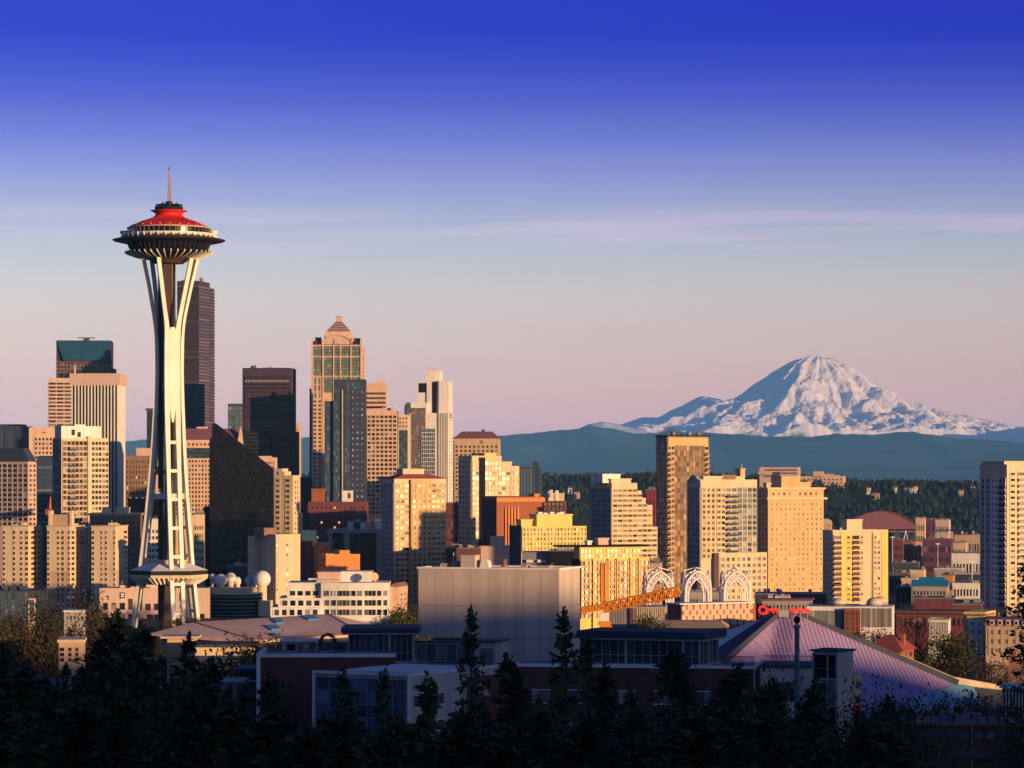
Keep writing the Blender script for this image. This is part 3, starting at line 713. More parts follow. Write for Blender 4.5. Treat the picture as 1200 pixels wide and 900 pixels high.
t = T('apartment_tower', 'cream apartment slab with one column of windows and brown lift house', 'apartment building', 297, 323, 352, 1370, 60, 628, 'cream')
t.block(297, 304, 628.6, -2.9, 3); t.use('cream')
t.grid('F', 297.5, 303.5, 634, 700, 2, 11, .3, .4, 'dark', d0=2.9, proud=.12); t.grid('R', 334, 339, 630, 694, 1, 11, .5, .45, 'brown', .15); t.grid('R', 323.2, 326, 630, 694, 1, 11, .5, .4, 'brown', .15)
t.grid('F', 311, 322, 634, 694, 2, 10, .3, .4, 'dark', .12)
t.roofbox(316, 330, 619, 628, 'brown', 'R', name='lift_house').parapet(h=.7).done()

t = T('brick_building', 'dark brick warehouse with teal roof between the cream slab and orange building', 'building', 352, 370, 373, 1470, 8, 634, 'maroon', depth=22)
t.grid('F', 353, 370, 640, 690, 4, 8, .4, .5, 'dark', .2); t.roofbox(352.5, 369, 622, 634, 'teal', y0=.4, y1=.9).done()
t = T('brick_building', 'small orange box house on the brick roofs', 'building', 368, 372, 387, 1445, 68, 637, 'orange', depth=9)
t.grid('R', 379, 384, 640, 646, 2, 1, .4, .8, 'dark', .15).parapet('tan', .5).done()
t = T('brick_building', 'bright orange brick building with blank sunny wall', 'building', 374, 382, 422, 1400, 65, 651, 'orange')
t.rblock(398, 410, 645, -.05, t.W - .1); t.grid('F', 375, 381, 654, 690, 2, 6, .55, .6, 'lit', .2)
t.part('rooftop_vents', 'white', lambda b: [b.lathe([(.55, t.Z(651)), (.55, t.Z(649.4)), (.05, t.Z(648.6))], 8, t.W * .6, t.r(386 + q * 3.2)) for q in range(4)]); t.parapet(h=.5).done()

t = T('office_building', 'black glass building in a concrete frame with cream roof clutter', 'office building', 385, 445, 447, 1500, 4, 625, 'black', depth=34)
t.use('concrete'); t.wall.box(-.8, t.W + .8, -1.2, t.D + .5, t.Z(625), t.Z(620.5))
for a, b_ in [(385, 389.5), (403, 410), (441, 447)]: t.wall.box(t.f(a), t.f(b_), -1.2, -.02, t.z0, t.Z(625) - .01)
t.wall.cur = 0; t.curtain('F', 390, 403, 627, 700, 5, 14, 'black').curtain('F', 410, 441, 627, 700, 12, 14, 'black')
for q, (a, b_, tp, mm) in enumerate([(407, 413, 612, 'white'), (415, 421, 609.5, 'blue_panel'), (422, 428, 613, 'white'), (429, 438, 611, 'cream'), (439, 446, 609.5, 'white')]):
    t.roofbox(a, b_, tp, 620.5, mm, y0=.2 + .05 * (q % 2), y1=.5, name='rooftop_plant_room')
t.done()
t = T('apartment_building', 'dark plum brick apartment house with a few lit windows', 'apartment building', 361, 429, 432, 1680, 5, 588, 'maroon', depth=30)
t.grid('F', 364, 400, 592, 650, 7, 10, .4, .45, 'lit', .2).grid('F', 404, 428, 592, 640, 5, 8, .4, .45, 'dark', .2)
t.roofbox(364, 379, 573, 588, 'brick', name='roof_turret').block(400, 412, 575, 6, 16, m='white', bottom=588)
t.part('window', G['dark'], lambda b: b.box(t.f(407), t.f(410.5), 5.85, 5.95, t.Z(584), t.Z(578))); t.done()

# peach tower with the pyramid top
t = T('office_tower', 'peach stone skyscraper with arched crown and striped pyramid roof', 'skyscraper', 365, 423.5, 427.5, 2500, 8, 404, 'peach', depth=42)
t.grid('F', 366, 377.5, 468, 592, 2, 26, .55, .5, 'brown', .5).curtain('F', 367.5, 376.5, 406, 440, 4, 8, 'green', d0=-.02)
t.grid('F', 367, 376.5, 442, 468, 2, 3, .5, .85, 'green', .5)
for a, b_ in [(379, 390), (392, 398), (400, 410), (412.5, 422)]: t.curtain('F', a, b_, 405.5, 417, max(2, int((b_ - a) / 2)), 3, 'green', d0=.05); t.curtain('F', a, b_, 419, 460, max(2, int((b_ - a) / 2)), 11, 'green', d0=.05)
for a in (365.2, 377.8, 390.3, 398.2, 410.6, 422.3): t.slab('F', t.f(a), t.f(a + 1.5), t.Z(600), t.Z(404.2), 0, .9)
for y in (405, 418, 441, 467): t.slab('F', 0, t.W, t.Z(y + .6), t.Z(y - .6), 0, .6)
t.grid('R', 423.8, 427.3, 408, 592, 1, 38, .5, .5, 'brown', .4)
t.block(362, 366, 455, 6, t.D - 6, m='slate')
def crown(b):
    n = 14; a, c = t.f(377.5), t.f(412.5); m = (a + c) / 2; r = (c - a) / 2; zb = t.Z(403.5); h = t.Z(392.8) - zb
    arc = [(m + r * math.cos(math.pi * q / n), zb + h * math.sin(math.pi * q / n)) for q in range(n + 1)]
    b.prism_y([arc[q] for q in range(n, -1, -1)][::-1], -1.0, 9)
    inner = [(m + (r - 2) * math.cos(math.pi * q / n), zb + (h - 1.6) * math.sin(math.pi * q / n)) for q in range(n + 1)]
    b.cur = 1; b.prism_y(inner, -1.25, -1.02); b.cur = 0
    for q in range(n): b.tube((arc[q][0], -1.4, arc[q][1]), (arc[q + 1][0], -1.4, arc[q + 1][1]), .5, n=5)
    b.box(m - 2.2, m + 2.2, -2, -1.3, t.Z(403), t.Z(397.5))
t.part('arched_crown', ['peach', 'pink'], crown)
def pyr(b):
    cx, cy_ = t.f(395), t.D / 2
    sq = lambda h: [(cx - h, cy_ - h), (cx + h, cy_ - h), (cx + h, cy_ + h), (cx - h, cy_ + h)]
    h0 = (t.f(411) - t.f(379)) / 2
    b.prism(sq(h0), t.Z(404) + .02, t.Z(389)); b.prism(sq(h0 - 1), t.Z(389), t.Z(387.5))
    n = 6; hs = t.f(409) - t.f(395)
    for q in range(n):
        f0, f1 = 1 - q / n * .78, 1 - (q + 1) / n * .78
        z0, z1 = t.Z(387.5 - 12.5 * q / n), t.Z(387.5 - 12.5 * (q + 1) / n)
        b.cur = 1; b.loft(sq(hs * f0), z0, sq(hs * (f0 + (f1 - f0) * .65)), z0 + (z1 - z0) * .65); b.cur = 0; b.loft(sq(hs * (f0 + (f1 - f0) * .65) + .35), z0 + (z1 - z0) * .65, sq(hs * f1 + .35), z1)
    b.cur = 0; b.prism(sq(2.4), t.Z(375), t.Z(370.2)); b.loft(sq(2.9), t.Z(370.2), sq(1), t.Z(368.8))
t.part('pyramid_roof', ['pink', 'roof_plum'], pyr)
t.part('corner_terrace', ['peach', G['dark']], lambda b: (b.box(0, t.f(366.5), 0, 3, t.Z(404), t.Z(395)), setattr(b, 'cur', 1), b.box(t.f(366.6), t.f(376), 1, 9, t.Z(404), t.Z(399.5)), b.box(t.f(369), t.f(376), 3, 9, t.Z(399.4), t.Z(395))))
t.part('corner_terrace', ['peach', G['dark']], lambda b: (b.box(t.f(422), t.W, 0, 3, t.Z(404), t.Z(395.5)), setattr(b, 'cur', 1), b.box(t.f(413), t.f(421.8), 1, 9, t.Z(404), t.Z(400)), b.box(t.f(414), t.f(421.8), 3, 9, t.Z(399.9), t.Z(396)))); t.done()

t = T('glass_tower', 'dark blue glass tower with a cream sun glint fin in front of the peach skyscraper', 'skyscraper', 391, 428, 429.5, 2050, 5, 447, 'navy', depth=30)
t.curtain('F', 404, 428, 448, 592, 9, 30, 'blue').curtain('F', 391, 398, 456, 592, 3, 28, 'blue').block(380, 391.5, 470, 2, t.D - 3, m='slate'); t.curtain('F', 380.5, 391, 472, 592, 4, 26, 'blue', d0=-2)
t.grid('F', 411, 427, 456, 592, 3, 20, .4, .35, 'pale', .1, d0=.24, m='navy')
t.part('glint_fin', 'cream', lambda b: b.prism([(t.f(399.5), -.1), (t.f(401), -1.2), (t.f(401.8), -.1)], t.z0, t.Z(457))); t.parapet('slate', 1.5).done()  # cream fin: sun glint on the chamfer put into its colour

t = T('office_tower', 'orange tower head with four dark window bands', 'office building', 428, 452, 454, 2420, 8, 449, 'peach', depth=28)
t.bands('F', 429, 452, 458.5, 480, 4, .5, 'brown', .5); t.clutter(3, 2, 'peach', 4).done()
t = T('office_tower', 'pink gridded office slab with square dark windows', 'office building', 429, 465, 467, 2260, 6, 481, 'peach', depth=30)
t.grid('F', 430, 465, 486, 603, 7, 23, .72, .6, 'brown', .4, sp='pink'); t.clutter(6, 5, 'pink', 2.5).done()
t = T('office_tower', 'cream capped tower with blue glass shaft', 'office building', 466.5, 478, 480, 2200, 12, 486, 'cream', depth=24)
t.grid('F', 467, 478, 488, 502, 3, 3, .5, .5, 'gold', .3).curtain('F', 468, 477.5, 504, 600, 6, 22, 'blue'); t.done()
t = T('office_tower', 'small blue round-shouldered tower behind the cream stepped tower', 'office building', 474, 484, 485.5, 2550, 10, 476, 'navy', depth=16)
t.curtain('F', 474, 484, 477, 520, 6, 10, 'blue'); t.part('roof', 'blue_panel', lambda b: b.prism_y([(t.W * (.5 + .5 * math.cos(math.pi * q / 10)), t.Z(476) + (t.Z(471.5) - t.Z(476)) * math.sin(math.pi * q / 10)) for q in range(11)], 0, t.D)); t.done()

t = T('office_tower', 'cream stepped skyscraper of slabs with brown and blue glass fronts', 'skyscraper', 480, 525, 531, 2260, 20, 484, 'white', depth=32)
t.block(513, 524.5, 446, 6, t.D - 2).block(498.5, 513.3, 434, 8, t.D - 5).block(487.5, 499, 448, 9, t.D - 8).block(481, 500, 472, 1.5, t.D - 9)
t.wall.box(t.f(524.4), t.W, 7, t.D - 3, t.z0, t.Z(447))
t.use('black'); t.wall.box(t.f(505), t.f(510), 7.7, 7.99, t.Z(520), t.Z(447)); t.wall.box(t.f(489), t.f(498), 8.7, 8.99, t.Z(459.5), t.Z(448.5)); t.wall.cur = 0
t.curtain('F', 482, 498.5, 478, 585, 8, 26, 'pale', d0=.0, mm='brown').curtain('F', 494, 510, 502, 590, 7, 18, 'blue', d0=.4, mm='white')
t.strips('F', 513.5, 525, 484, 590, 6, .5, 'brown', .8).grid('R', 525.5, 530.5, 490, 590, 2, 24, .4, .5, 'brown', .3)
t.part('railing', 'cream', lambda b: [b.tube((t.f(499.5 + q * 2.6), 8.5, t.Z(434)), (t.f(499.5 + q * 2.6), 8.5, t.Z(432)), .18) for q in range(6)] and [b.tube((t.f(499), 8.5, t.Z(432)), (t.f(513), 8.5, t.Z(432)), .2)]); t.done()

t = T('office_tower', 'tan office block with hipped plum roof', 'office building', 532, 584, 586.5, 2350, 6, 514, 'tan', depth=36)
t.grid('F', 532.5, 584, 521, 610, 10, 18, .5, .52, 'brown', .4); t.hip(514, 505.5, .16, 'roof_plum'); t.clutter(3, 6, 'dark_grey', 9)
t.part('emblem', 'brown', lambda b: b.box(t.f(563), t.f(566), -.3, -.01, t.Z(520), t.Z(516))); t.done()

t = T('apartment_tower', 'golden sunlit glass apartment tower with a dark vertical slot', 'apartment building', 537, 553, 609, 1720, 62, 546, 'cream')
t.rblock(553, 588, 534, 0, t.W, bottom=546); t.grid('F', 538, 552.5, 538, 640, 4, 17, .6, .5, 'blue', .4)
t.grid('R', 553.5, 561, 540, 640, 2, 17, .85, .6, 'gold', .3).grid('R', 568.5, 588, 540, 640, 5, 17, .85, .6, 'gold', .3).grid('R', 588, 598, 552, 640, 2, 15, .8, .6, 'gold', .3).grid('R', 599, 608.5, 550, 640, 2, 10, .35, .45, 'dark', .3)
t.use('black'); t.slab('R', t.r(561.2), t.r(568.3), t.z0, t.Z(536), 0, .4); t.wall.cur = 0
t.part('roof_dome', 'slate', lambda b: b.lathe([(1.6, t.Z(534)), (1.6, t.Z(531.5)), (.9, t.Z(530.4)), (.05, t.Z(530))], 12, t.W / 2, t.r(564))); t.roofbox(572, 586, 531, 534, 'yellow', 'R').roofbox(590, 604, 541, 546, 'cream', 'R').done()

t = T('office_building', 'plain blue grey box tower next to the golden apartment tower', 'office building', 609, 632, 635, 2150, 30, 547, 'slate', depth=24)
t.strips('F', 609.5, 632, 549, 590, 6, .94, 'blue', .3); t.clutter(3, 5, 'slate', 5).done()
t = T('brick_building', 'red brick block with bright orange ribs and cornice', 'building', 564, 582, 638, 1580, 58, 582.5, 'brick')
t.part('cornice', 'orange', lambda b: b.box(t.W - .5, t.W + .6, -.3, t.D + .3, t.Z(588), t.Z(583.5))); t.part('roof', 'maroon', lambda b: b.box(.5, t.W - .6, .5, t.D - .5, t.Z(582.4), t.Z(581.5)))
t.part('rib', 'orange', lambda b: b.box(t.W + .01, t.W + .9, t.r(591), t.r(593), t.Z(645), t.Z(594)))
for q in range(1, 5): t.part('rib', 'orange', lambda b: b.box(t.W + .01, t.W + .9, t.r(591 + 3.6 * q), t.r(593 + 3.6 * q), t.Z(645), t.Z(594)))
t.roofbox(627, 632.5, 579, 582.5, 'orange', 'R', .6, .98, name='chimney').block(566, 580, 586, -.2, .1, m='maroon'); t.done()  # maroon sheet: shade of the flank put into colour
t = T('brick_building', 'pink brick block with set back upper box below the red brick block', 'building', 562, 596, 598, 1425, 10, 641, 'pink', depth=18)
t.roofbox(574, 590, 629, 641, 'pink', y0=.2, y1=.8).parapet('tan', .5).done()

t = T('apartment_building', 'pale yellow gridded apartment block with penthouse and dark flank', 'apartment building', 597, 611, 688, 1350, 60, 617, 'yellow')
t.grid('R', 611.5, 687.5, 618, 646, 19, 5, .6, .55, 'pale', .5, m='yellow').grid('F', 598, 610.5, 621, 668, 3, 8, .5, .5, 'blue', .3, m='slate').use('slate'); t.slab('F', 0, t.W, t.z0, t.topz + .4, 0, .1); t.wall.cur = 0  # slate sheet puts the shade of this flank into its colour
t.grid('R', 612, 687, 648, 680, 14, 5, .6, .6, 'dark', .4, m='concrete').roofbox(632, 674, 603, 617, 'yellow', 'R', .2, .8, name='penthouse').roofbox(615, 628, 609, 617, 'yellow', 'R', .3, .7)
for q, px in enumerate((637, 643, 651, 659, 663)): t.roofbox(px, px + 3.5, 600.5 + q % 2, 603, 'white', 'R', .4, .6, name='chimney')
t.done()
t = T('office_building', 'dark building with pale rooftop plant below the forested hill', 'office building', 637, 661, 664, 1950, 15, 587, 'dark_brick', depth=24)
t.bands('F', 637.5, 661, 588, 610, 4, .5, 'pale', .4, mull=5).roofbox(638, 659, 578, 587, 'cream'); t.clutter(6, 11, 'white', 8).done()

t = T('apartment_tower', 'sunlit cream apartment tower with red roof and projecting bay', 'apartment building', 447, 462, 523, 1450, 60, 561, 'cream')
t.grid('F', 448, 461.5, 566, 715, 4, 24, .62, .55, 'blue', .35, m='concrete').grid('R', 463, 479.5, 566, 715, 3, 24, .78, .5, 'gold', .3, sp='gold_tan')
t.rblock(480, 505, 562, 1.6, m='gold_tan').grid('R', 481, 504.5, 566, 715, 4, 24, .45, .5, 'brown', .25, d0=1.6, m='gold_tan').grid('R', 506, 522.5, 566, 715, 3, 24, .8, .5, 'gold', .3, sp='gold_tan')
t.hip(561, 555.5, .25, 'roof_red'); t.roofbox(476, 501, 549.5, 556, 'cream', 'R', .25, .75, name='penthouse').done()
# ------------------------------------------------------------------ towers east of the gap
t = T('apartment_tower', 'stepped cream apartment tower descending in terraces towards the tall gold glass tower', 'apartment building', 692, 717, 771, 1620, 55, 618, 'cream')
steps = [(717, 747, 566), (747, 752, 575), (752, 757, 583.5), (757, 765, 592), (765, 771, 618)]
for a, b_, tp in steps[:-1]: t.rblock(a, b_, tp, 0, t.W, bottom=618)
def st_top(px):
    for a, b_, tp in steps:
        if px < b_: return tp
    return 618
t.grid('R', 718, 770.5, 572, 690, 9, 20, .86, .46, 'gold', .35, skip=lambda x, y: y < st_top(x) + 4)
t.grid('F', 693, 716.5, 572, 690, 6, 20, .62, .5, 'blue', .3, m='concrete')
t.roofbox(711, 732, 555.5, 566, 'white', 'R', .25, .8, name='penthouse').roofbox(719, 742, 561, 566, 'cream', 'R', .1, .9, name='penthouse')
t.part('rooftop_tank', 'white', lambda b: b.lathe([(1.6, t.Z(566)), (1.9, t.Z(560)), (1.2, t.Z(558)), (.05, t.Z(557.4))], 12, t.W * .4, t.r(711)))
t.done()

t = T('glass_tower', 'tall gold lit glass apartment tower with stacked balconies', 'apartment building', 769, 782, 831, 1700, 56, 511, 'brown')
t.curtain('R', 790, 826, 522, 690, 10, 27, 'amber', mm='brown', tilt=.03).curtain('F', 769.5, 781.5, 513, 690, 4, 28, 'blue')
t.part('crown', 'gold_tan', lambda b: b.box(t.W + .01, t.W + .35, t.r(783), t.r(830), t.Z(522), t.Z(512.5)))
t.grid('R', 782.5, 790, 522, 690, 2, 27, .75, .6, 'dark', .3, m='gold_tan').grid('R', 826, 830.8, 522, 690, 1, 27, .8, .6, 'dark', .3, m='gold_tan')
t.balconies('R', 783, 789, 528, 690, 26, 1.6, 'gold_tan', 'brown').balconies('R', 826.5, 830.5, 528, 690, 26, 1.6, 'gold_tan', 'brown')
t.part('roof', 'black', lambda b: b.box(-.6, t.W + .9, -.6, t.D + .6, t.Z(511), t.Z(509.8))); t.clutter(4, 2, 'grey', 3).done()

t = T('apartment_tower', 'cream and grey apartment tower with a pointed dark flank and roof chimney', 'apartment building', 805, 821, 888, 1450, 58, 562, 'cream')
t.grid('R', 822, 838, 571, 655, 3, 13, .66, .5, 'dark', .3, sp='gold_tan').grid('R', 839.5, 850, 571, 655, 2, 13, .75, .55, 'dark', .3).grid('R', 864, 887.5, 571, 655, 4, 13, .84, .62, 'blue', .3, sp='concrete')
t.grid('R', 850.3, 863.7, 571, 655, 2, 13, .8, .6, 'blue', .2).balconies('R', 850.5, 863.5, 577.5, 655, 12, 1.5, 'concrete', 'slate')
t.grid('F', 806, 820.5, 571, 690, 3, 18, .55, .45, 'blue', .3, m='concrete')
t.part('pointed_parapet', 'concrete', lambda b: b.prism_y([(t.f(805), t.Z(566)), (t.f(821), t.Z(566)), (t.f(816), t.Z(558)), (t.f(813), t.Z(556)), (t.f(810), t.Z(558))], -.5, 2))
t.rblock(836, 893, 648, 4.5).grid('R', 837, 892.5, 652, 704, 9, 7, .58, .55, 'pale', .3, d0=4.5)
t.roofbox(826, 848, 558, 562, 'cream', 'R', .1, .9, name='penthouse').roofbox(848, 864, 556.5, 562, 'brown', 'R', .1, .9, name='penthouse').roofbox(864, 874, 558.5, 562, 'cream', 'R', .1, .9, name='penthouse')
t.roofbox(873, 878.5, 549, 562, 'gold_tan', 'R', .3, .7, name='chimney'); t.part('roof_mast', 'tan', lambda b: b.tube((t.W * .5, t.r(877.5), t.Z(549)), (t.W * .5, t.r(877.5), t.Z(543.5)), .35)); t.done()

t = T('hotel_tower', 'orange tan hotel tower with cornices and small square windows', 'hotel', 888, 900, 966, 1500, 60, 572, 'gold_tan')
t.grid('R', 902, 965, 588, 700, 12, 19, .34, .42, 'pale', .12).grid('F', 889, 899.5, 588, 700, 3, 19, .4, .42, 'dark', .12)
for y0_, y1_, o in ((585.5, 583, 1.3), (573.5, 571.3, .7)): t.part('cornice', 'cream', lambda b: b.box(-o, t.W + o, -o, t.D + o, t.Z(y0_), t.Z(y1_)))
t.grid('R', 903, 960, 575.5, 582, 9, 1, .35, .5, 'dark', .12)
t.roofbox(917, 938, 558, 571.5, 'gold_tan', 'R', .1, .9, name='penthouse').roofbox(938, 952, 565, 571.5, 'gold_tan', 'R', .15, .85, name='penthouse').roofbox(903, 908, 566, 571.5, 'gold_tan', 'R', .3, .6, name='chimney'); t.done()

t = T('apartment_tower', 'bright yellow and cream apartment slab with dark balcony stacks', 'apartment building', 964, 976, 1041, 1350, 62, 623, 'cream')
t.rblock(985.5, 998, 623.2, .25, m='yellow').rblock(1033.5, 1041, 623.2, .25, m='yellow')
t.grid('R', 976.5, 985, 627, 706, 1, 13, .96, .72, 'black', .4).grid('R', 998.5, 1006.5, 627, 706, 1, 13, .96, .72, 'black', .4)
t.balconies('R', 976.5, 985, 632.5, 706, 12, .9, 'cream', 'dark_brick').balconies('R', 998.5, 1006.5, 632.5, 706, 12, .9, 'cream', 'dark_brick')
t.grid('R', 992, 996, 627, 706, 1, 13, .8, .5, 'brown', .15, d0=.25, m='yellow').grid('R', 1008.5, 1011.5, 627, 706, 1, 13, .7, .42, 'brown', .15).grid('R', 1024, 1032, 627, 706, 2, 13, .6, .5, 'brown', .2)
t.use('brown'); t.slab('R', t.r(1022), t.r(1023), t.Z(706), t.Z(624), .02, .3); t.wall.cur = 0
t.grid('F', 965, 975.5, 628, 706, 3, 12, .35, .45, 'blue', .12)
t.roofbox(995, 1013, 609, 623, 'cream', 'R', .2, .8, name='lift_house').parapet(h=.7); t.clutter(4, 12, 'tan', 2).done()

t = T('apartment_tower', 'large white apartment tower with a shaded flank cut by the frame edge', 'apartment building', 1148, 1180, 1246, 1250, 50, 547, 'cream')
t.grid('F', 1149, 1161, 560, 712, 2, 22, .72, .5, 'blue', .4, m='white', sp='concrete').grid('F', 1162, 1170, 560, 712, 2, 22, .5, .5, 'blue', .4, m='white').grid('F', 1171, 1179, 560, 712, 2, 22, .8, .5, 'dark', .4, m='white', sp='concrete').balconies('F', 1171, 1179, 567, 712, 21, 1.0, 'white', 'slate')
t.grid('R', 1183, 1190, 552, 712, 1, 23, .7, .42, 'dark', .2).grid('R', 1192, 1202, 552, 712, 1, 23, .9, .5, 'dark', .3).grid('R', 1206, 1244, 552, 712, 5, 23, .6, .5, 'dark', .3, sp='pink')
t.balconies('R', 1192, 1202, 557.5, 712, 22, 1.2, 'white', 'concrete')
t.roofbox(1180, 1240, 540.5, 547, 'cream', 'R', .1, .9, name='penthouse').parapet(h=1)
t.part('rooftop_tank', 'white', lambda b: b.lathe([(1.2, t.Z(547)), (1.2, t.Z(543)), (.05, t.Z(542))], 10, t.W * .7, t.r(1184))); t.done()

# ------------------------------------------------------------------ the observation tower
def build_needle():
    Yn = 1250.0; kn = Yn / F; cx = PX(198, Yn)
    Zp = lambda py: EYE + (562 - py) * kn
    root = empty('observation_tower', (cx, Yn, 0), 0, 'white tripod observation tower with a red roofed saucer and spire', 'tower')
    W = M['white_paint']
    darkm, redm = M['black'], M['red_paint']
    r = lambda px: px * kn
    # lattice spire
    b = MB(); z0, z1 = Zp(236), Zp(197.5)
    for q in range(3):
        a = 2 * math.pi * q / 3
        b.tube((.9 * math.cos(a), .9 * math.sin(a), z0), (.12 * math.cos(a), .12 * math.sin(a), z1), .24, .15, n=5)
    for q in range(14):
        f0, f1 = q / 14, (q + 1) / 14
        for s_ in range(3):
            a, c = 2 * math.pi * s_ / 3, 2 * math.pi * (s_ + 1) / 3
            e0, e1 = .9 * (1 - f0) + .12 * f0, .9 * (1 - f1) + .12 * f1
            b.tube((e0 * math.cos(a), e0 * math.sin(a), z0 + (z1 - z0) * f0), (e1 * math.cos(c), e1 * math.sin(c), z0 + (z1 - z0) * f1), .12, n=4)
    sp = b.build('spire', mat('spire_pink', (.42, .24, .29), .6), root)
    b = MB(); b.lathe([(.3, z1 - .6), (.3, z1 + .3), (.05, z1 + .7)], 8); b.build('beacon', M['dark_grey'], root)
    b = MB(); b.lathe([(r(4.2), Zp(243)), (r(4.2), Zp(236.5)), (r(2.5), Zp(235.8))], 16); b.build('cap', darkm, root)
    b = MB(); b.lathe([(r(16.5), Zp(247)), (r(16.5), Zp(242.5)), (r(15), Zp(242.2))], 32)
    for q in range(20):
        a = 2 * math.pi * q / 20; b.tube((r(15.8) * math.cos(a), r(15.8) * math.sin(a), Zp(242.4)), (r(15.8) * math.cos(a), r(15.8) * math.sin(a), Zp(240)), .1, n=4)
    b.lathe([(r(16), Zp(240.4)), (r(16), Zp(240))], 32); b.build('upper_deck', darkm, root)
    for q, (ang, h) in enumerate([(.3, 238), (1.5, 239), (2.6, 237.5), (3.8, 239), (5, 238.3)]):
        b = MB(); x, y = r(9) * math.cos(ang), r(9) * math.sin(ang); b.box(x - .6, x + .6, y - .6, y + .6, Zp(242.2), Zp(h)); b.tube((x, y, Zp(h)), (x, y, Zp(h - 2)), .12); b.build('rooftop_vent', M['dark_grey'], root)
    # red roof: flared rim over a narrow neck, spreading downwards
    prof = [(r(47.5), Zp(267)), (r(46.5), Zp(266.3)), (r(40), Zp(263.5)), (r(32), Zp(260)), (r(24), Zp(257.3)), (r(18.5), Zp(255.2)), (r(15.8), Zp(252.8)), (r(15.6), Zp(251)), (r(17), Zp(249.3)), (r(20), Zp(247.9)), (r(21.8), Zp(247.3)), (r(21.4), Zp(246.8)), (r(16), Zp(246.6))]
    b = MB(); b.lathe(prof, 64)
    for q in range(48):      # standing seams
        a = 2 * math.pi * q / 48
        for (r0, q0), (r1, q1) in zip(prof[1:6], prof[2:7]): b.tube((r0 * math.cos(a), r0 * math.sin(a), q0 + .05), (r1 * math.cos(a), r1 * math.sin(a), q1 + .05), .09, n=4)
    b.build('roof', redm, root)
    b = MB(); b.lathe([(r(49.0), Zp(268.2)), (r(49.2), Zp(267.4)), (r(47.6), Zp(266.8))], 64); b.build('roof_rim', M['peach'], root)
    for q in range(24):
        a = 2 * math.pi * (q + .5) / 24; b = MB(); x, y = r(43.5) * math.cos(a), r(43.5) * math.sin(a)
        b.lathe([(.38, Zp(265.4)), (.38, Zp(264.4)), (.1, Zp(264.2))], 8, x, y); b.build('roof_lamp', M['peach'], root)
    # observation deck: glazing behind posts
    b = MB(); b.lathe([(r(46), Zp(275)), (r(46), Zp(268))], 64); b.build('deck_glazing', G['black'], root)
    for q in range(48):
        a = 2 * math.pi * q / 48; b = MB(); b.tube((r(48) * math.cos(a), r(48) * math.sin(a), Zp(275)), (r(48) * math.cos(a), r(48) * math.sin(a), Zp(268)), .14, n=4); b.build('deck_post', M['brown'], root)
    b = MB(); b.lathe([(r(46.2), Zp(275.4)), (r(52.5), Zp(276)), (r(54), Zp(274.6)), (r(54.4), Zp(274.8)), (r(53.6), Zp(277.3)), (r(50), Zp(278.2)), (r(46), Zp(278.4))], 64); b.build('deck_ring', W, root)
    for q in range(40):      # slanted ribs of the ring
        a = 2 * math.pi * q / 40; b = MB(); a2 = a + .05
        b.tube((r(53.9) * math.cos(a), r(53.9) * math.sin(a), Zp(274.6)), (r(56) * math.cos(a2), r(56) * math.sin(a2), Zp(279.6)), .28, n=4); b.build('ring_rib', W, root)
    for px in (-52, 52):
        b = MB(); b.lathe([(1.3, Zp(275)), (2.0, Zp(272.5)), (1.8, Zp(270.6)), (.1, Zp(270))], 12, r(px), 0); b.build('floodlight', W, root)
    # halo: the wide dark saucer rim
    b = MB(); b.lathe([(r(48), Zp(285.5)), (r(56), Zp(284.8)), (r(64), Zp(283)), (r(66), Zp(281.9)), (r(65.6), Zp(281.3)), (r(60), Zp(280)), (r(54), Zp(279)), (r(47), Zp(278.2))], 72); hl = b.build('halo', mat('halo_dark', (.030,.018,.026), .6), root)
    b = MB(); b.lathe([(r(56.5), Zp(281.9)), (r(57.5), Zp(281.4)), (r(56), Zp(280.6)), (r(55.2), Zp(280.9))], 72); b.build('halo_trim', M['peach'], hl)
    b = MB(); b.lathe([(r(49.5), Zp(284.2)), (r(52), Zp(283.3)), (r(51.4), Zp(281.9)), (r(48), Zp(281.4))], 72); b.build('halo_trim', M['peach'], hl)
    # restaurant band
    b = MB(); b.lathe([(r(44), Zp(294.5)), (r(45), Zp(293.5)), (r(48.5), Zp(285.4))], 64); rb = b.build('restaurant_glazing', G['black'], root)
    for q in range(48):
        a = 2 * math.pi * q / 48; b = MB(); b.tube((r(45.2) * math.cos(a), r(45.2) * math.sin(a), Zp(293.6)), (r(48.7) * math.cos(a), r(48.7) * math.sin(a), Zp(285.5)), .13, n=4); b.build('mullion', M['plum'], rb)
    # soffit dish with radiating fins
    b = MB(); b.lathe([(r(12), Zp(304.6)), (r(30), Zp(303)), (r(41), Zp(300)), (r(49.5), Zp(296.8)), (r(51.3), Zp(295.6)), (r(50.5), Zp(295)), (r(44.5), Zp(293.6))], 64); dish = b.build('soffit', M['black'], root)
    fin = MB()
    me = None
    for q in range(40):
        a = 2 * math.pi * q / 40
        if me is None:
            f = MB(); pts = [(r(45), Zp(294)), (r(51.6), Zp(295.2)), (r(51.9), Zp(296.2)), (r(50), Zp(298.3)), (r(40), Zp(302)), (r(30), Zp(304)), (r(30), Zp(303.1)), (r(41), Zp(300))]
            f.prism_y(pts[::-1], -.2, .2); me = f.mesh('fin', [W])
        o = bpy.data.objects.new('fin', me); col.objects.link(o); o.parent = root; o.rotation_euler = (0, 0, a)
    b = MB(); b.lathe([(r(17), Zp(309)), (r(24), Zp(304.5)), (r(28), Zp(303))], 32); b.build('hub', M['dark_brick'], root)
    # core: elevator shaft with ladder ribs
    b = MB(); co = Vector((-1.0, .8, 0)); R0 = 3.15
    b.lathe([(R0, -2), (R0, Zp(303))], 6, co.x, co.y, smooth=False, a0=.3)
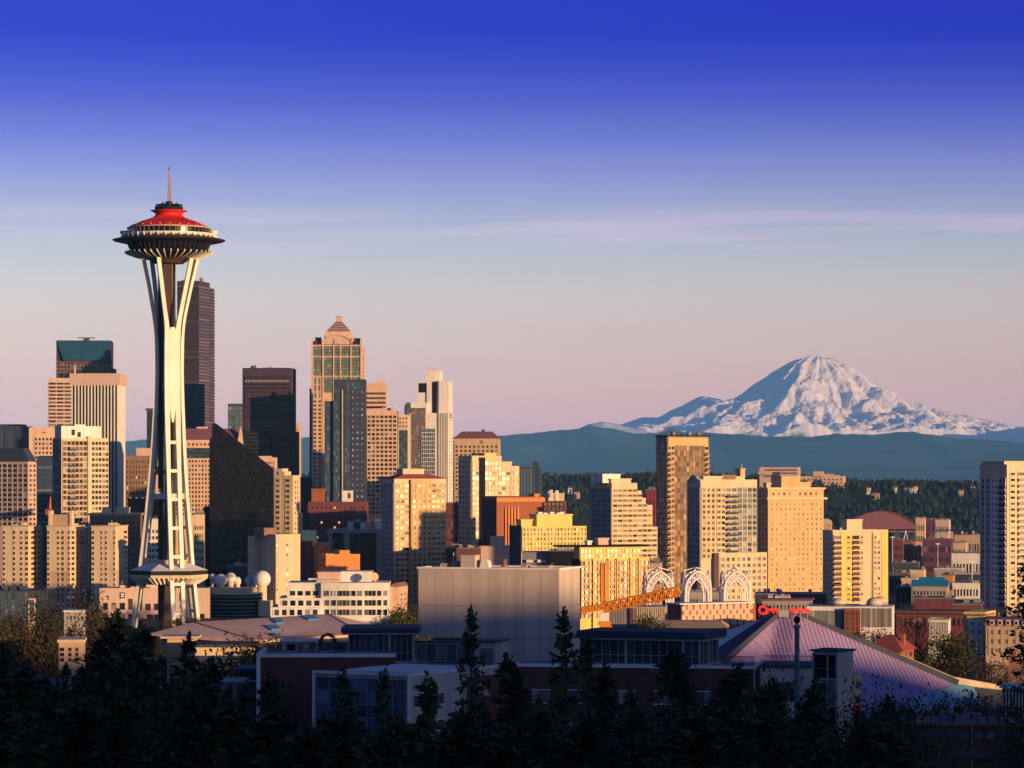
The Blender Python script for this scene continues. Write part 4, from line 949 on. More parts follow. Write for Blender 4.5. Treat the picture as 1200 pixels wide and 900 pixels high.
    for q in range(62):
        z = 2 + q * 2.45; b.lathe([(R0 + .12, z), (R0 + .12, z + .5)], 6, co.x, co.y, smooth=False, a0=.3)
    core = b.build('core', mat('core_oxide', (.055, .022, .022), .7, var=.2), root)
    for q in range(6):
        a = .3 + math.pi / 3 * q; b = MB(); b.tube((co.x + (R0 + .15) * math.cos(a), co.y + (R0 + .15) * math.sin(a), 0), (co.x + (R0 + .15) * math.cos(a), co.y + (R0 + .15) * math.sin(a), Zp(304)), .32, n=5)
        b.build('guide_rail', M['brown'] if q % 2 else M['teal'], core)
    for q in range(3):
        a = R(30 + 120 * q); b = MB(); z = (30, 62, 96)[q]; x, y = co.x + (R0 + 1.2) * math.cos(a), co.y + (R0 + 1.2) * math.sin(a); b.box(x - 1.1, x + 1.1, y - 1.1, y + 1.1, z, z + 3.4); b.build('lift_cabin', M['gold_tan'], root)
    # three legs: two beams each, joined to a plate at the waist
    def prof_r(z):
        pts = [(0, 14.6), (10, 13.0), (25, 11.0), (42, 8.9), (58, 7.2), (75, 5.7), (90, 4.75), (103, 4.3), (115, 4.5), (127, 5.5), (138, 7.0), (150, 9.0)]
        for (za, ra), (zb, rb_) in zip(pts, pts[1:]):
            if z <= zb:
                t_ = (z - za) / (zb - za); return ra + (rb_ - ra) * t_
        return pts[-1][1]
    def half(z):       # half distance between a leg's two beams, along the tangent
        if z > 121: return 2.2 + (z - 121) / 28 * 4.6 if z < 150 else 6.8
        return 2.2
    for azi in (-68.0, 52.0, 172.0):
        a = R(azi); rad = Vector((math.cos(a), math.sin(a), 0)); tan = Vector((-math.sin(a), math.cos(a), 0))
        zs = [-1 + (Zp(303.5) + 1) * q / 40 for q in range(41)]
        leg = MB()
        for sgn in (-1, 1):
            pts = []; ws = []
            for z in zs:
                wb = 1.6 if z < 60 else 1.6 + .5 * sstep(60, 88, z) - .5 * sstep(118, 128, z)
                pts.append(rad * prof_r(z) + tan * (sgn * half(z)) + Vector((0, 0, z))); ws.append(wb)
            leg.sweep(pts, ws, [1.75 if z < 118 else 1.5 for z in zs], tan)
        lo = leg.build('leg', W, root)
        # waist plate, pointed below, forked above
        pl = MB(); zz = [83, 86, 90, 95, 100, 105, 110, 115, 119, 121.5]
        hw = [.25, .8, 1.3, 1.7, 1.7, 1.7, 1.7, 1.7, 1.6, .8]
        pl.sweep([rad * (prof_r(z) + .12) + Vector((0, 0, z)) for z in zz], [2 * h for h in hw], 1.5, tan)
        pl.build('web_plate', W, lo)
        for zr in (75, 63.5, 52, 40.5, 29, 18, 6.5):
            rg = MB(); p = rad * prof_r(zr); rg.sweep([p + tan * -half(zr) + Vector((0, 0, zr)), p + tan * half(zr) + Vector((0, 0, zr))], 1.5, 1.3, rad); rg.build('rung', W, lo)
        # strut from leg to core
        st = MB(); zc = 53.2; st.sweep([Vector((co.x * .5, co.y * .5, zc)), rad * prof_r(zc) + Vector((0, 0, zc))], 2.2, 1.9, tan); st.build('strut', W, root)
    feet = [Vector((math.cos(R(a_)), math.sin(R(a_)), 0)) * prof_r(53.2) for a_ in (-68.0, 52.0, 172.0)]
    for q in range(3):
        b = MB(); p, p2 = feet[q], feet[(q + 1) % 3]; b.sweep([p + Vector((0, 0, 53.2)), p2 + Vector((0, 0, 53.2))], 1.6, 2.3, Vector((p2 - p).cross(Vector((0, 0, 1)))).normalized()); b.build('tie_beam', W, root)
    b = MB(); b.box(-9, 0, -1.5, 1.5, 54.5, 54.8); [b.tube((-9 + q, -1.5, 54.8), (-9 + q, -1.5, 56), .07, n=4) for q in range(10)]; b.tube((-9, -1.5, 56), (0, -1.5, 56), .08, n=4); b.build('gangway', W, root)
    # lower hexagonal pavilion
    hx = lambda px, z, n=6, a0=.16: [(px * kn * math.cos(a0 + math.pi / 3 * q), px * kn * math.sin(a0 + math.pi / 3 * q)) for q in range(6)]
    b = MB(); b.loft(hx(46, 0), Zp(668.2), hx(24, 0), Zp(660)); b.build('pavilion_roof', M['white'], root)
    b = MB(); b.loft(hx(44.5, 0), Zp(673), hx(45.8, 0), Zp(668.3)); b.build('pavilion_glazing', G['dark'], root)
    b = MB(); b.loft(hx(34, 0), Zp(683), hx(45, 0), Zp(676.4)); b.loft(hx(45.6, 0), Zp(676.4), hx(46, 0), Zp(673.1)); b.build('pavilion_soffit', M['cream'], root)
    for q in range(6):
        p0, p1 = Vector(hx(46, 0)[q]), Vector(hx(46, 0)[(q + 1) % 6]); i0, i1 = Vector(hx(34, 0)[q]), Vector(hx(34, 0)[(q + 1) % 6])
        for s_ in range(8):
            f = (s_ + .5) / 8; o_ = p0.lerp(p1, f); i_ = i0.lerp(i1, f)
            b = MB(); b.tube((o_.x, o_.y, Zp(676.2) - .15), (i_.x, i_.y, Zp(683) - .25), .42, n=4); b.build('pavilion_fin', M['white_paint'], root)
    b = MB(); b.lathe([(r(21), Zp(661)), (r(21), Zp(656.5)), (r(19), Zp(655.8))], 24); b.build('roof_drum', M['cream'], root)
build_needle()
# ------------------------------------------------------------------ the wooded hill beyond the city
HILL = [(-60, 560), (300, 558), (560, 556), (600, 557), (640, 558), (700, 559), (760, 558), (830, 557), (890, 560), (960, 563), (1010, 566), (1050, 565), (1100, 567), (1150, 567), (1320, 568)]
YH = 5600.0
def hill_z(x, y):
    t = (y - 4750) / (YH - 4750)
    px = 600 + x * F / max(y, 1)
    top = PZ(lerp_profile(HILL, px) + 4.5, YH)
    foot = -38.0
    f = sstep(0, 1, t) if t < 1 else 1 - .4 * sstep(1, 2.4, t)
    return foot + (top - foot) * max(0, f) + (6 * noise.noise(Vector((x / 160, y / 160, 2))) if 0 < t < 1 else 0)
b = MB(); nx, ny = 150, 26
v = [(-1000 + 2200 * i / nx, 4700 + 1900 * j / ny, hill_z(-1000 + 2200 * i / nx, 4700 + 1900 * j / ny)) for j in range(ny + 1) for i in range(nx + 1)]
b.add(v, [(j * (nx + 1) + i, j * (nx + 1) + i + 1, (j + 1) * (nx + 1) + i + 1, (j + 1) * (nx + 1) + i) for j in range(ny) for i in range(nx)], True)
tag(b.build('hill', mat('hill_soil', (.035, .05, .035), .95, var=.4, scale=.01, spec=.05)), kind='structure')
FOREST = bpy.data.materials.new('forest_leaves'); FOREST.use_nodes = True
def leafmat(name, a, bb, spec=.1, trans=0.0):
    m = bpy.data.materials.new(name); m.use_nodes = True; n, l = m.node_tree.nodes, m.node_tree.links
    g = n.new('ShaderNodeNewGeometry'); oi = n.new('ShaderNodeObjectInfo'); r = n.new('ShaderNodeValToRGB'); e = r.color_ramp.elements
    ad = n.new('ShaderNodeMath'); ad.operation = 'MULTIPLY_ADD'; ad.inputs[1].default_value = .65
    ml = n.new('ShaderNodeMath'); ml.operation = 'MULTIPLY'; ml.inputs[1].default_value = .35
    l.new(oi.outputs['Random'], ml.inputs[0]); l.new(g.outputs['Random Per Island'], ad.inputs[0]); l.new(ml.outputs[0], ad.inputs[2])
    e[0].color = (*a, 1); e[1].color = (*bb, 1); l.new(ad.outputs[0], r.inputs[0])
    bs = n['Principled BSDF']; l.new(r.outputs[0], bs.inputs['Base Color']); bs.inputs['Roughness'].default_value = .75; bs.inputs['Specular IOR Level'].default_value = spec
    return m
FOREST = leafmat('forest_leaves', (.016, .028, .027), (.038, .046, .036))
def build_forest():
    rr = random.Random(5); b = MB()
    for q in range(5200):
        y = rr.uniform(4800, 5720); x = (rr.uniform(-40, 1240) - 600) * y / F
        if rr.random() < .35: y = rr.uniform(5450, 5680)
        z = hill_z(x, y)
        if noise.noise(Vector((x / 90, y / 120, 7))) > .42: continue
        h = rr.uniform(8, 17); w = h * rr.uniform(.22, .42); con = rr.random() < .4
        prof = [(.25, .12), (1.0, .35), (.8, .65), (.35, .88)] if not con else [(.9, .1), (.7, .35), (.42, .65), (.12, .93)]
        n = 6; vs = []; 
        for (pr, pz) in prof:
            for k in range(n):
                a = 2 * math.pi * k / n + pz * 2; s_ = w * pr * rr.uniform(.65, 1.25)
                vs.append((x + s_ * math.cos(a), y + s_ * math.sin(a), z - 1 + h * pz + rr.uniform(-.5, .5)))
        vs.append((x, y, z + h))
        fs = [(j * n + k, j * n + (k + 1) % n, (j + 1) * n + (k + 1) % n, (j + 1) * n + k) for j in range(3) for k in range(n)] + [(3 * n + k, 3 * n + (k + 1) % n, 4 * n) for k in range(n)]
        b.add(vs, fs)
    o = b.build('hill_forest', FOREST); o['kind'] = 'stuff'
build_forest()

# ------------------------------------------------------------------ buildings on and below the hill
def low(name, label, cat, xl, xc, xr, top, Y, wall, th=12, depth=None, win=None, roof=None, group=None, base=None, g='dark', extra=None):
    """a low far building: win = (rows, cols) of windows on its shaded face"""
    t = Tower(name, label, cat, xl, xc, xr, Y, th, top, wall, depth=depth or (18 if xr <= xc + 1 else None), group=group, base=base)
    py1 = 562 + (EYE - t.z0 - 2.5) * F / Y
    if win:
        rows, cols = win; yb = min(py1, top + (py1 - top) * .96)
        t.grid('F', xl + (xc - xl) * .04, xc - (xc - xl) * .04, top + .12 * (yb - top), yb, cols, rows, .6, .5, g, .2)
    t.part('roof', roof or 'roof_grey', lambda b: b.box(-.35, t.W + .35, -.35, t.D + .35, t.topz + .01, t.topz + .5))
    if extra: extra(t)
    return t.done()
def hb(px, Y): return hill_z(PX(px, Y), Y) - 4
t = Tower('hospital_building', 'pale pink hospital block on the crest of the wooded hill', 'building', 890, 936, 938, 5350, 6, 547.5, 'pink', depth=40, base=hb(915, 5350))
t.bands('F', 896, 934, 549, 560, 3, .4, 'plum', .4).roofbox(889, 905, 552, 556, 'pink', y0=-.2, y1=.3).use('slate'); t.wall.box(t.f(905), t.f(914), -1.5, -.01, t.z0, t.Z(553)); t.wall.cur = 0; t.done()
t = Tower('office_building', 'salmon brick institution with stepped roofs on the wooded hill', 'building', 938, 989, 991, 5450, 8, 558, 'peach', depth=40, base=hb(965, 5450))
t.block(953, 964, 552.5, 0, 20).block(964, 976, 555.5, 1, 20).block(976, 983, 557, 1, 20); t.grid('F', 940, 988, 560, 572, 10, 3, .45, .45, 'plum', .3); t.done()
for q, (px, py, w, c, rc, lab) in enumerate([(1018, 572, 5, 'white', 'roof_red', 'white cottage with red roof among hill trees'), (1026, 578.5, 9, 'peach', 'roof_plum', 'long peach house half way down the wooded hill'), (1048, 571.5, 7, 'white', 'roof_grey', 'white house in a row near the hill crest'), (1065, 572.5, 10, 'cream', 'roof_grey', 'widest cream house near the hill crest'),
        (1073, 570.5, 5, 'white', 'roof_plum', 'white house with plum roof uphill of the widest cream house'), (1126, 575, 6, 'cream', 'roof_red', 'cream house with red roof among dense hill trees'), (676, 577, 7, 'pink', 'roof_plum', 'pink house on the hill beside the stepped tower'), (668, 572, 5, 'white', 'roof_grey', 'tiny white house on the slope beside the stepped tower'), (1140, 571, 5, 'white', 'roof_grey', 'white house on the hill by the large white tower'), (655, 580, 6, 'peach', 'roof_red', 'peach house low on the hill beyond the grey box tower')]):
    Yb = min((4850 + 8 * k_ for k_ in range(100)), key=lambda y_: abs(hill_z(PX(px, y_), y_) + 11 - PZ(py, y_))); bz = hb(px, Yb)
    t = Tower('hillside_house', lab, 'house', px - w / 2, px + w / 2 - .8, px + w / 2, Yb, 20, py, c, depth=9, base=bz, group='houses scattered over the wooded hill')
    t.grid('F', px - w / 2 + .4, px + w / 2 - 1.2, py + .6, py + 2.4, 3, 1, .45, .7, 'dark', .1)
    t.part('roof', rc, lambda b: b.prism_x([(-.5, t.topz), (t.D + .5, t.topz), (t.D / 2, t.topz + 2.6)], -.5, t.W + .5)); t.done()

# the ballpark with the arched sliding roof
Ys = 4100; st = empty('stadium', (PX(1040, Ys), Ys, -38), 0, 'ballpark with a long arched rust coloured roof and white trusses', 'stadium')
def L(root, px, py, Y): 
    p = P(px, py, Y); return p - root.location
b = MB(); n = 16; arc = [(997 + 82 * q / n, 617.5 - 18.5 * math.sin(math.pi * min(1, .10 + .92 * q / n)) ** .8) for q in range(n + 1)]
pl = [L(st, x, y, Ys) for x, y in arc]
b.prism_y([(p.x, p.z) for p in pl] + [(pl[-1].x, L(st, 0, 620, Ys).z), (pl[0].x, L(st, 0, 620, Ys).z)][::1], 0, 70); b.build('roof', M['roof_plum'], st)
for q in range(n):
    b = MB(); b.tube((pl[q].x, -1, pl[q].z), (pl[q + 1].x, -1, pl[q + 1].z), .9, n=5); b.build('roof_truss', M['dark_brick'], st)
p0, p1 = L(st, 1043, 640, Ys), L(st, 1105, 621, Ys)
b = MB(); b.box(p0.x, p1.x, -20, 60, 0, p1.z - 3); b.build('grandstand', M['navy'], st)
for q in range(7):
    b = MB(); x = p0.x + (p1.x - p0.x) * q / 6; b.tube((x, -21, 0), (x + 6, -24, p1.z), .7, n=4); b.tube((x + 6, -24, p1.z), (x + 12, -21, 4), .5, n=4); b.build('truss', M['white'] if q in (1, 4) else M['blue_panel'], st)
b = MB(); a0, a1 = L(st, 996, 622, Ys), L(st, 1105, 622, Ys); b.box(a0.x, a1.x, -8, -1, a0.z - 6, a0.z); b.build('concourse', M['brick'], st)

SODO = [
 ('warehouse', 'orange warehouse beside the stadium roof end', 'warehouse', 1073, 1084, 1085, 607, 3900, 'peach', 10, 20, (3, 4), None),
 ('office_building', 'magenta brick block at the far end of the viaduct', 'building', 1085, 1097, 1099, 608.5, 3800, 'purple', 10, 20, (4, 5), None),
 ('office_building', 'pale striped block at the far end of the viaduct', 'building', 1096, 1112, 1114, 609, 3750, 'pink', 10, 20, (3, 6), None),
 ('brick_building', 'small brick hotel with pale gable before the blue grandstand', 'building', 1059, 1071, 1073, 635, 2900, 'brick', 10, 14, (4, 5), None),
 ('brick_building', 'squat brick block next to the small brick hotel', 'building', 1071, 1079, 1080, 641, 2880, 'brick', 10, 14, (3, 4), None),
 ('brick_building', 'broad purple brick loft building below the grandstand', 'building', 1081, 1115, 1117, 632, 2800, 'purple', 6, 20, (4, 11), None),
 ('office_building', 'pink banded office next to the purple brick lofts', 'building', 1115, 1132, 1134, 636, 2850, 'pink', 8, 18, (4, 6), None),
 ('warehouse', 'rust roofed terrace beyond the white banded office', 'warehouse', 1118, 1149, 1151, 627, 3100, 'tan', 6, 24, (2, 9), 'roof_red'),
 ('office_building', 'long white office with one row of dark windows', 'building', 1115, 1152, 1154, 648.5, 2300, 'white', 6, 18, (2, 9), None),
 ('brick_building', 'dark brick block at the foot of the yellow slab tower', 'building', 1044, 1058, 1059, 632, 3000, 'maroon', 8, 16, (4, 5), None),
 ('warehouse', 'low blue grey warehouse under the white office', 'warehouse', 1044, 1076, 1078, 660, 2250, 'slate', 6, 30, (1, 8), None),
 ('warehouse', 'small cream flat roofed shed', 'warehouse', 1066, 1083, 1085, 668, 1950, 'cream', 10, 14, (1, 4), None),
 ('warehouse', 'low shed with pale roof before the large white tower', 'warehouse', 1095, 1128, 1130, 667, 2000, 'concrete', 6, 22, (1, 8), 'white'),
 ('warehouse', 'wide navy shed with cream roof rim', 'warehouse', 1108, 1152, 1154, 673, 1850, 'navy', 5, 20, (1, 10), 'cream'),
 ('warehouse', 'dark shed beside the yellow slab tower foot', 'warehouse', 1042, 1066, 1067, 672, 1900, 'dark_grey', 6, 20, (1, 6), None),
 ('warehouse', 'pale pink shed with long roof', 'warehouse', 1056, 1074, 1076, 678.5, 1750, 'pink', 8, 16, (1, 5), 'peach'),
 ('warehouse', 'bright orange brick cube among the low sheds', 'warehouse', 1103, 1117, 1119, 674.5, 1650, 'orange', 10, 14, (1, 3), None),
 ('warehouse', 'shed with a bright turquoise roof', 'warehouse', 1077, 1106, 1107, 684, 1600, 'grey', 6, 16, (1, 8), None),
 ('warehouse', 'gleaming white shed at the foot of the large white tower', 'warehouse', 1116, 1148, 1150, 684.5, 1560, 'white', 6, 20, (1, 8), 'white'),
 ('office_building', 'grey two storey building with pale columns below the turquoise shed', 'building', 1068, 1110, 1112, 688, 1480, 'concrete', 6, 20, (2, 10), None),
 ('warehouse', 'dark teal shed behind the domed white hall', 'warehouse', 1050, 1070, 1071, 689, 1500, 'teal', 6, 16, (1, 6), None),
 ('warehouse', 'maroon brick hall with flat roof', 'warehouse', 1070, 1117, 1119, 702, 1250, 'maroon', 6, 22, (1, 10), None),
 ('warehouse', 'brown brick shed behind the yellow apartments', 'warehouse', 1117, 1150, 1152, 709, 1150, 'dark_brick', 6, 20, (1, 8), None),
 ('office_building', 'low dark plum block between gold slab and cream tower', 'building', 640, 690, 692, 655, 1500, 'maroon', 6, 24, (4, 12), None),
 ('brick_building', 'magenta brick tower behind the stepped cream tower', 'building', 757, 768, 769, 574, 2300, 'magenta', 8, 18, (8, 4), None),
 ('office_building', 'curved roofed brown hall beside the orange hotel', 'building', 960, 974, 975, 614, 2100, 'tan', 8, 20, (2, 5), 'pink'),
 ('office_building', 'low pale block under the cream and grey tower', 'building', 800, 850, 852, 694, 1290, 'concrete', 5, 20, (2, 14), None),
 ('office_building', 'low blue grey terrace under the orange hotel', 'building', 884, 968, 970, 697, 1320, 'slate', 4, 20, (1, 18), None),
 ('office_building', 'plum block between cream bay tower and pink brick block', 'building', 522, 564, 566, 590, 1800, 'maroon', 6, 24, (9, 9), None),
 ('office_building', 'low dark block beside the pink brick block', 'building', 522, 563, 565, 643, 1420, 'dark_brick', 6, 20, (2, 8), None),
 ('apartment_building', 'grey apartment house with white balconies below the pale yellow block', 'apartment building', 612, 645, 647, 648, 1305, 'grey', 8, 18, (5, 7), None),
 ('office_building', 'dark glazed block with roof terrace beside the yellow glazed building', 'building', 644, 675, 677, 646, 1300, 'black', 6, 18, (4, 7), None),
 ('office_building', 'low tan annex beside the yellow glazed building', 'building', 757, 774, 776, 660, 1260, 'tan', 8, 16, (3, 4), None),
 ('office_building', 'white office slab seen through the observation tower legs', 'building', 172, 204, 206, 608, 1550, 'white', 5, 20, (11, 7), None),
 ('office_building', 'yellow sunlit block behind the observation tower legs', 'building', 227, 239, 240, 603, 1600, 'cream', 5, 20, (9, 4), None),
 ('office_building', 'low black block at the foot of the black wedge tower', 'building', 266, 298, 300, 664, 1450, 'slate', 5, 16, (2, 8), None),
 ('office_building', 'dark brick hotel between the striped white tower and black wedge', 'building', 150, 200, 202, 585, 1750, 'dark_brick', 5, 20, (14, 9), None),
 ('office_building', 'slate tower block glimpsed beyond the plum brick apartments', 'building', 352, 366, 367, 560, 2100, 'slate', 6, 18, (10, 4), None),
]
for (nm, lab, ct, xl, xc, xr, top, Y, wl_, th, dp, win, rf) in SODO:
    x = PX(xc, Y); gz = ground_z(x, Y)
    ex = None
    if 'turquoise' in lab: ex = lambda t: t.part('pitched_roof', mat('turquoise', (.02, .30, .42), .5), lambda b: b.prism_x([(0, t.topz + .5), (t.D, t.topz + .5), (t.D / 2, t.topz + 3.2)], -.4, t.W + .4))
    elif 'columns' in lab: ex = lambda t: [t.part('column', 'white', lambda b: b.box(t.W * (.3 + .12 * q), t.W * (.3 + .12 * q) + .9, -2, -1, t.z0, t.topz - 2)) for q in range(6)]
    elif 'curved roofed' in lab: ex = lambda t: t.part('curved_roof', 'pink', lambda b: b.prism_y([(t.W * (.5 - .5 * math.cos(math.pi * q / 8)), t.topz + .5 + 3 * math.sin(math.pi * q / 8)) for q in range(9)][::-1], 0, t.D))
    elif 'balconies' in lab: ex = lambda t: t.balconies('F', 617, 625, 653, 672, 3, 1.4, 'white', 'white').balconies('F', 630, 640, 653, 672, 3, 1.4, 'white', 'white')
    else: ex = lambda t: t.clutter(5, int(t.xl * 3 + t.Y), 'grey' if int(t.xl) % 2 else 'concrete', 2.0)
    low(nm, lab, ct, xl, xc, xr, top, Y, wl_, th, dp, win, rf, base=gz - 3, extra=ex)

# elevated road and its piers
b = MB(); pts = [P(1098, 622, 3600), P(1125, 620.5, 3400), P(1175, 619.5, 3150)]
via = empty('viaduct', (pts[1].x, pts[1].y, -38), 0, 'elevated concrete road deck beyond the sheds', 'viaduct')
b = MB(); b.sweep([p - via.location for p in pts], 14, 2.2, Vector((0, 1, 0))); b.build('deck', M['pink'], via)
for q in range(6):
    p = pts[0].lerp(pts[2], (q + .5) / 6) - via.location; b = MB(); b.box(p.x - 1.2, p.x + 1.2, p.y - 2, p.y + 2, 0, p.z - 1.2); b.build('pier', M['concrete'], via)
for q, (px, tp, Y, lab) in enumerate([(1099, 638, 2300, 'tall floodlight mast before the purple brick lofts'), (1139, 659, 1700, 'white light pole among the pale sheds'), (1046, 630, 2500, 'thin light mast beside the yellow slab tower')]):
    p = P(px, tp, Y); r_ = empty('light_pole', (p.x, p.y, ground_z(p.x, p.y) - 1), 0, lab, 'light pole', 'light poles over the low sheds')
    h = p.z - r_.location.z; b = MB(); b.tube((0, 0, 0), (0, 0, h), .3, .18, n=8); b.build('pole', M['white'], r_)
    b = MB(); b.box(-1.6, 1.6, -.3, .3, h, h + .8); b.build('lamp_head', M['white'], r_)

# vans and trailers parked on the flats
rr = random.Random(12)
def make_trailer():
    r_ = empty('parked_trailer', (0, 0, 0)); b = MB(); b.box(-4.5, 4.5, -1.3, 1.3, 1.1, 3.9); b.build('body', M['white'], r_)
    b = MB(); b.box(-4.4, 4.4, -1.2, 1.2, .75, 1.09); b.build('chassis', M['dark_grey'], r_)
    for x in (-3.4, -2.4, 3.2):
        for y in (-1.15, 1.15):
            w = MB(); w.tube((x, y - .15, .5), (x, y + .15, .5), .5, n=12); w.build('wheel', M['black'], r_)
    return r_
def copy_tree(o, parent=None):
    c = o.copy(); col.objects.link(c)
    if parent: c.parent = parent
    for ch in o.children: copy_tree(ch, c)
    return c
tr0 = make_trailer(); first = True
for q in range(12):
    px = 1058 + q * 7.3 + rr.uniform(-1.5, 1.5); py = 665 + rr.uniform(-6, 8); 
    Y = 1500 + (690 - py) * 28; x = PX(px, Y); o = tr0 if first else copy_tree(tr0); first = False
    o.location = (x, Y, ground_z(x, Y)); o.rotation_euler = (0, 0, rr.uniform(-.4, .4))
    tag(o, 'white box trailer parked on the flats among the low sheds', 'trailer', 'trailers parked on the flats')
# ------------------------------------------------------------------ middle ground
def R_(root, px, py, Y): return P(px, py, Y) - root.location

# white terraced office building with rooftop plant and a dish
t = T('office_building', 'white three storey building with curved terraces and rooftop plant boxes', 'building', 318, 456, 458, 1120, 4, 683, 'white', depth=30, solid=False)
t.wall.box(t.f(336), t.W, 3, t.D, t.z0, t.Z(683.5)); t.wall.box(t.f(326), t.f(380), 0.6, t.D, t.z0, t.Z(701)); t.wall.box(0, t.f(376), -1.2, t.D, t.z0, t.Z(711.5))
n = 12      # right hand half bows outwards
bow = [(t.f(376) + (t.W - t.f(376)) * q / n, -1.3 * math.sin(math.pi * q / n)) for q in range(n + 1)]
t.wall.prism([(x, y + 1) for x, y in bow] + [(t.W, 8), (t.f(376), 8)], t.z0, t.Z(683))
t.wall.box(t.f(336), t.f(377), 2.6, 3.4, t.Z(684.5), t.Z(685.6) + .8)
for ya, yb, xs_ in ((692, 698.5, [(381,386),(389,394),(397,410),(411.8,417),(419,424.5),(427,440.5),(442,447),(449.5,454)]), (703, 710, [(381,386),(389,394),(397,410),(411.8,417),(419,424.5),(427,440.5),(442,447),(449.5,454)]), (714, 721, [(374,379),(381,386),(389,394),(397,410),(411.8,417),(419,424.5),(427,440.5),(442,447),(449.5,454)])):
    for a, b_ in xs_:
        m_ = (a + b_) / 2; d = 1.3 * math.sin(math.pi * max(0, min(1, (m_ - 376) / 80))) - .9
        t.grid('F', a, b_, ya, yb, 1 if b_ - a < 7 else 3, 1, .94, .94, 'dark', .2, d0=d)
t.grid('F', 329, 374, 692.5, 698.5, 5, 1, .68, .9, 'dark', .15, d0=-3, skip=lambda x, y: x < 337); t.grid('F', 329, 376, 703.5, 710, 5, 1, .66, .95, 'dark', .15, d0=-.6); t.grid('F', 320, 374, 714, 721, 6, 1, .62, .95, 'dark', .15, d0=1.2)
t.topz = t.Z(683); t.roofbox(371, 398.5, 671.5, 683, 'pink', y0=.3, y1=.8).roofbox(398.7, 434, 671, 683, 'white', y0=.35, y1=.9).roofbox(361, 369, 679, 684, 'white', y0=.3, y1=.6).roofbox(371, 396, 680, 683.5, 'pink', y0=.12, y1=.3)
t.done()
def dish(px, py, Y, rad, label, zf):
    c = P(px, py, Y); r_ = empty('satellite_dish', (c.x, c.y, zf), 0, label, 'satellite dish'); h = c.z - zf
    b = MB(); b.tube((0, 0, 0), (0, 0, h), .25, n=6); b.build('stand', M['concrete'], r_)
    b = MB(); prof = [(rad * q / 8, rad * .32 * (q / 8) ** 2) for q in range(9)]; b.lathe([(max(.02, a), z) for a, z in prof], 24); d_ = b.build('reflector', M['peach'], r_); d_.location = (0, -.3, h); d_.rotation_euler = (R(75), 0, R(30))
    b = MB(); b.tube((0, 0, 0), (0, 0, rad * .8), .07, n=4); f_ = b.build('feed', M['grey'], d_)
dish(438.5, 676, 1125, 1.55, 'peach satellite dish at the end of the white building roof', PZ(683, 1125))

t = T('brick_building', 'orange gabled brick building between white terraces and grey block', 'building', 457, 467, 478, 1140, 35, 688, 'peach', depth=14)
t.part('roof', 'brown', lambda b: b.prism_y([(0, t.topz), (t.W, t.topz), (t.W, t.topz + .5), (t.W * .7, t.topz + 1.6), (0, t.topz + .4)], 0, t.D)); t.grid('R', 468, 477, 694, 712, 2, 3, .35, .4, 'dark', .1).done()

# round glazed hall with radomes on its roof
Yr = 1345; c0 = P(270, 724, Yr); rh = empty('glazed_hall', (c0.x, Yr + 12, -3), 0, 'low round fronted hall with green ribbon glazing behind the tower foot', 'building')
zr = lambda py: PZ(py, Yr) + 3
b = MB(); b.lathe([(11.5, 0), (11.5, zr(697))], 40); b.build('wall', M['black'], rh)
for q in range(6):
    b = MB(); z = zr(722 - q * 4.3); b.lathe([(11.6, z), (11.9, z), (11.9, z + .45), (11.6, z + .45)], 40); b.build('glazing_band', G['green'], rh)
b = MB(); b.lathe([(12.2, zr(697)), (12.2, zr(695.5)), (11.4, zr(695.4))], 40); b.build('parapet', M['cream'], rh)
b = MB(); b.box(10.6, 15, -9, 8, 0, zr(705)); b.box(-14, -10.6, -9, 8, 0, zr(708)); b.build('side_wing', M['cream'], rh)
b = MB(); b.box(-8, 9, 0, 14, zr(697), zr(690)); b.build('roof_house', M['cream'], rh)
for q in range(9):
    b = MB(); x = -9 + q * 2.1; b.tube((x, -6, zr(695.5)), (x, -6, zr(692.5)), .1, n=4); b.box(x - .35, x + .35, -6.3, -5.7, zr(692.5), zr(691)); b.build('roof_lamp', M['peach'], rh)
for q, (px, py, rad, mm, lab) in enumerate([(306, 679, 10, 'white', 'largest white radome ball beside the white terraced building'), (257, 680.5, 7.5, 'white', 'wide white radome touching the tower pavilion'), (269, 677.5, 6.2, 'white', 'white radome second along from the tower pavilion'), (277, 681.5, 5.2, 'white', 'small white radome with a red light post next to it'), (291, 681, 5.5, 'blue_panel', 'pale blue radome tucked beside the largest ball'), (294.5, 690.5, 7, 'white', 'white half dome on the flat roof under the largest ball'), (247.5, 677, 4.2, 'white', 'smallest white radome showing at the pavilion edge')]):
    Yd = 1356 + q * 1.5; c = P(px, py, Yd); rr_ = rad * Yd / F
    d = empty('radome', (c.x, c.y + 6, c.z - rr_ * .8), 0, lab, 'radome', 'radomes on the hall roof')
    b = MB(); b.lathe([(max(.03, rr_ * math.cos(a_)), rr_ * .8 + rr_ * math.sin(a_)) for a_ in [(-.92 + 1.92 * k_ / 12) * math.pi / 2 * (1 if k_ else 1) for k_ in range(13)]], 24); b.build('shell', M[mm] if mm == 'white' else mat('pale_blue', (.30, .42, .50), .6), d)
    b = MB(); b.lathe([(rr_ * .55, -8), (rr_ * .55, rr_ * .25)], 12); b.build('plinth', M['cream'], d)

rh.scale = (1.13, 1.0, 1.0)
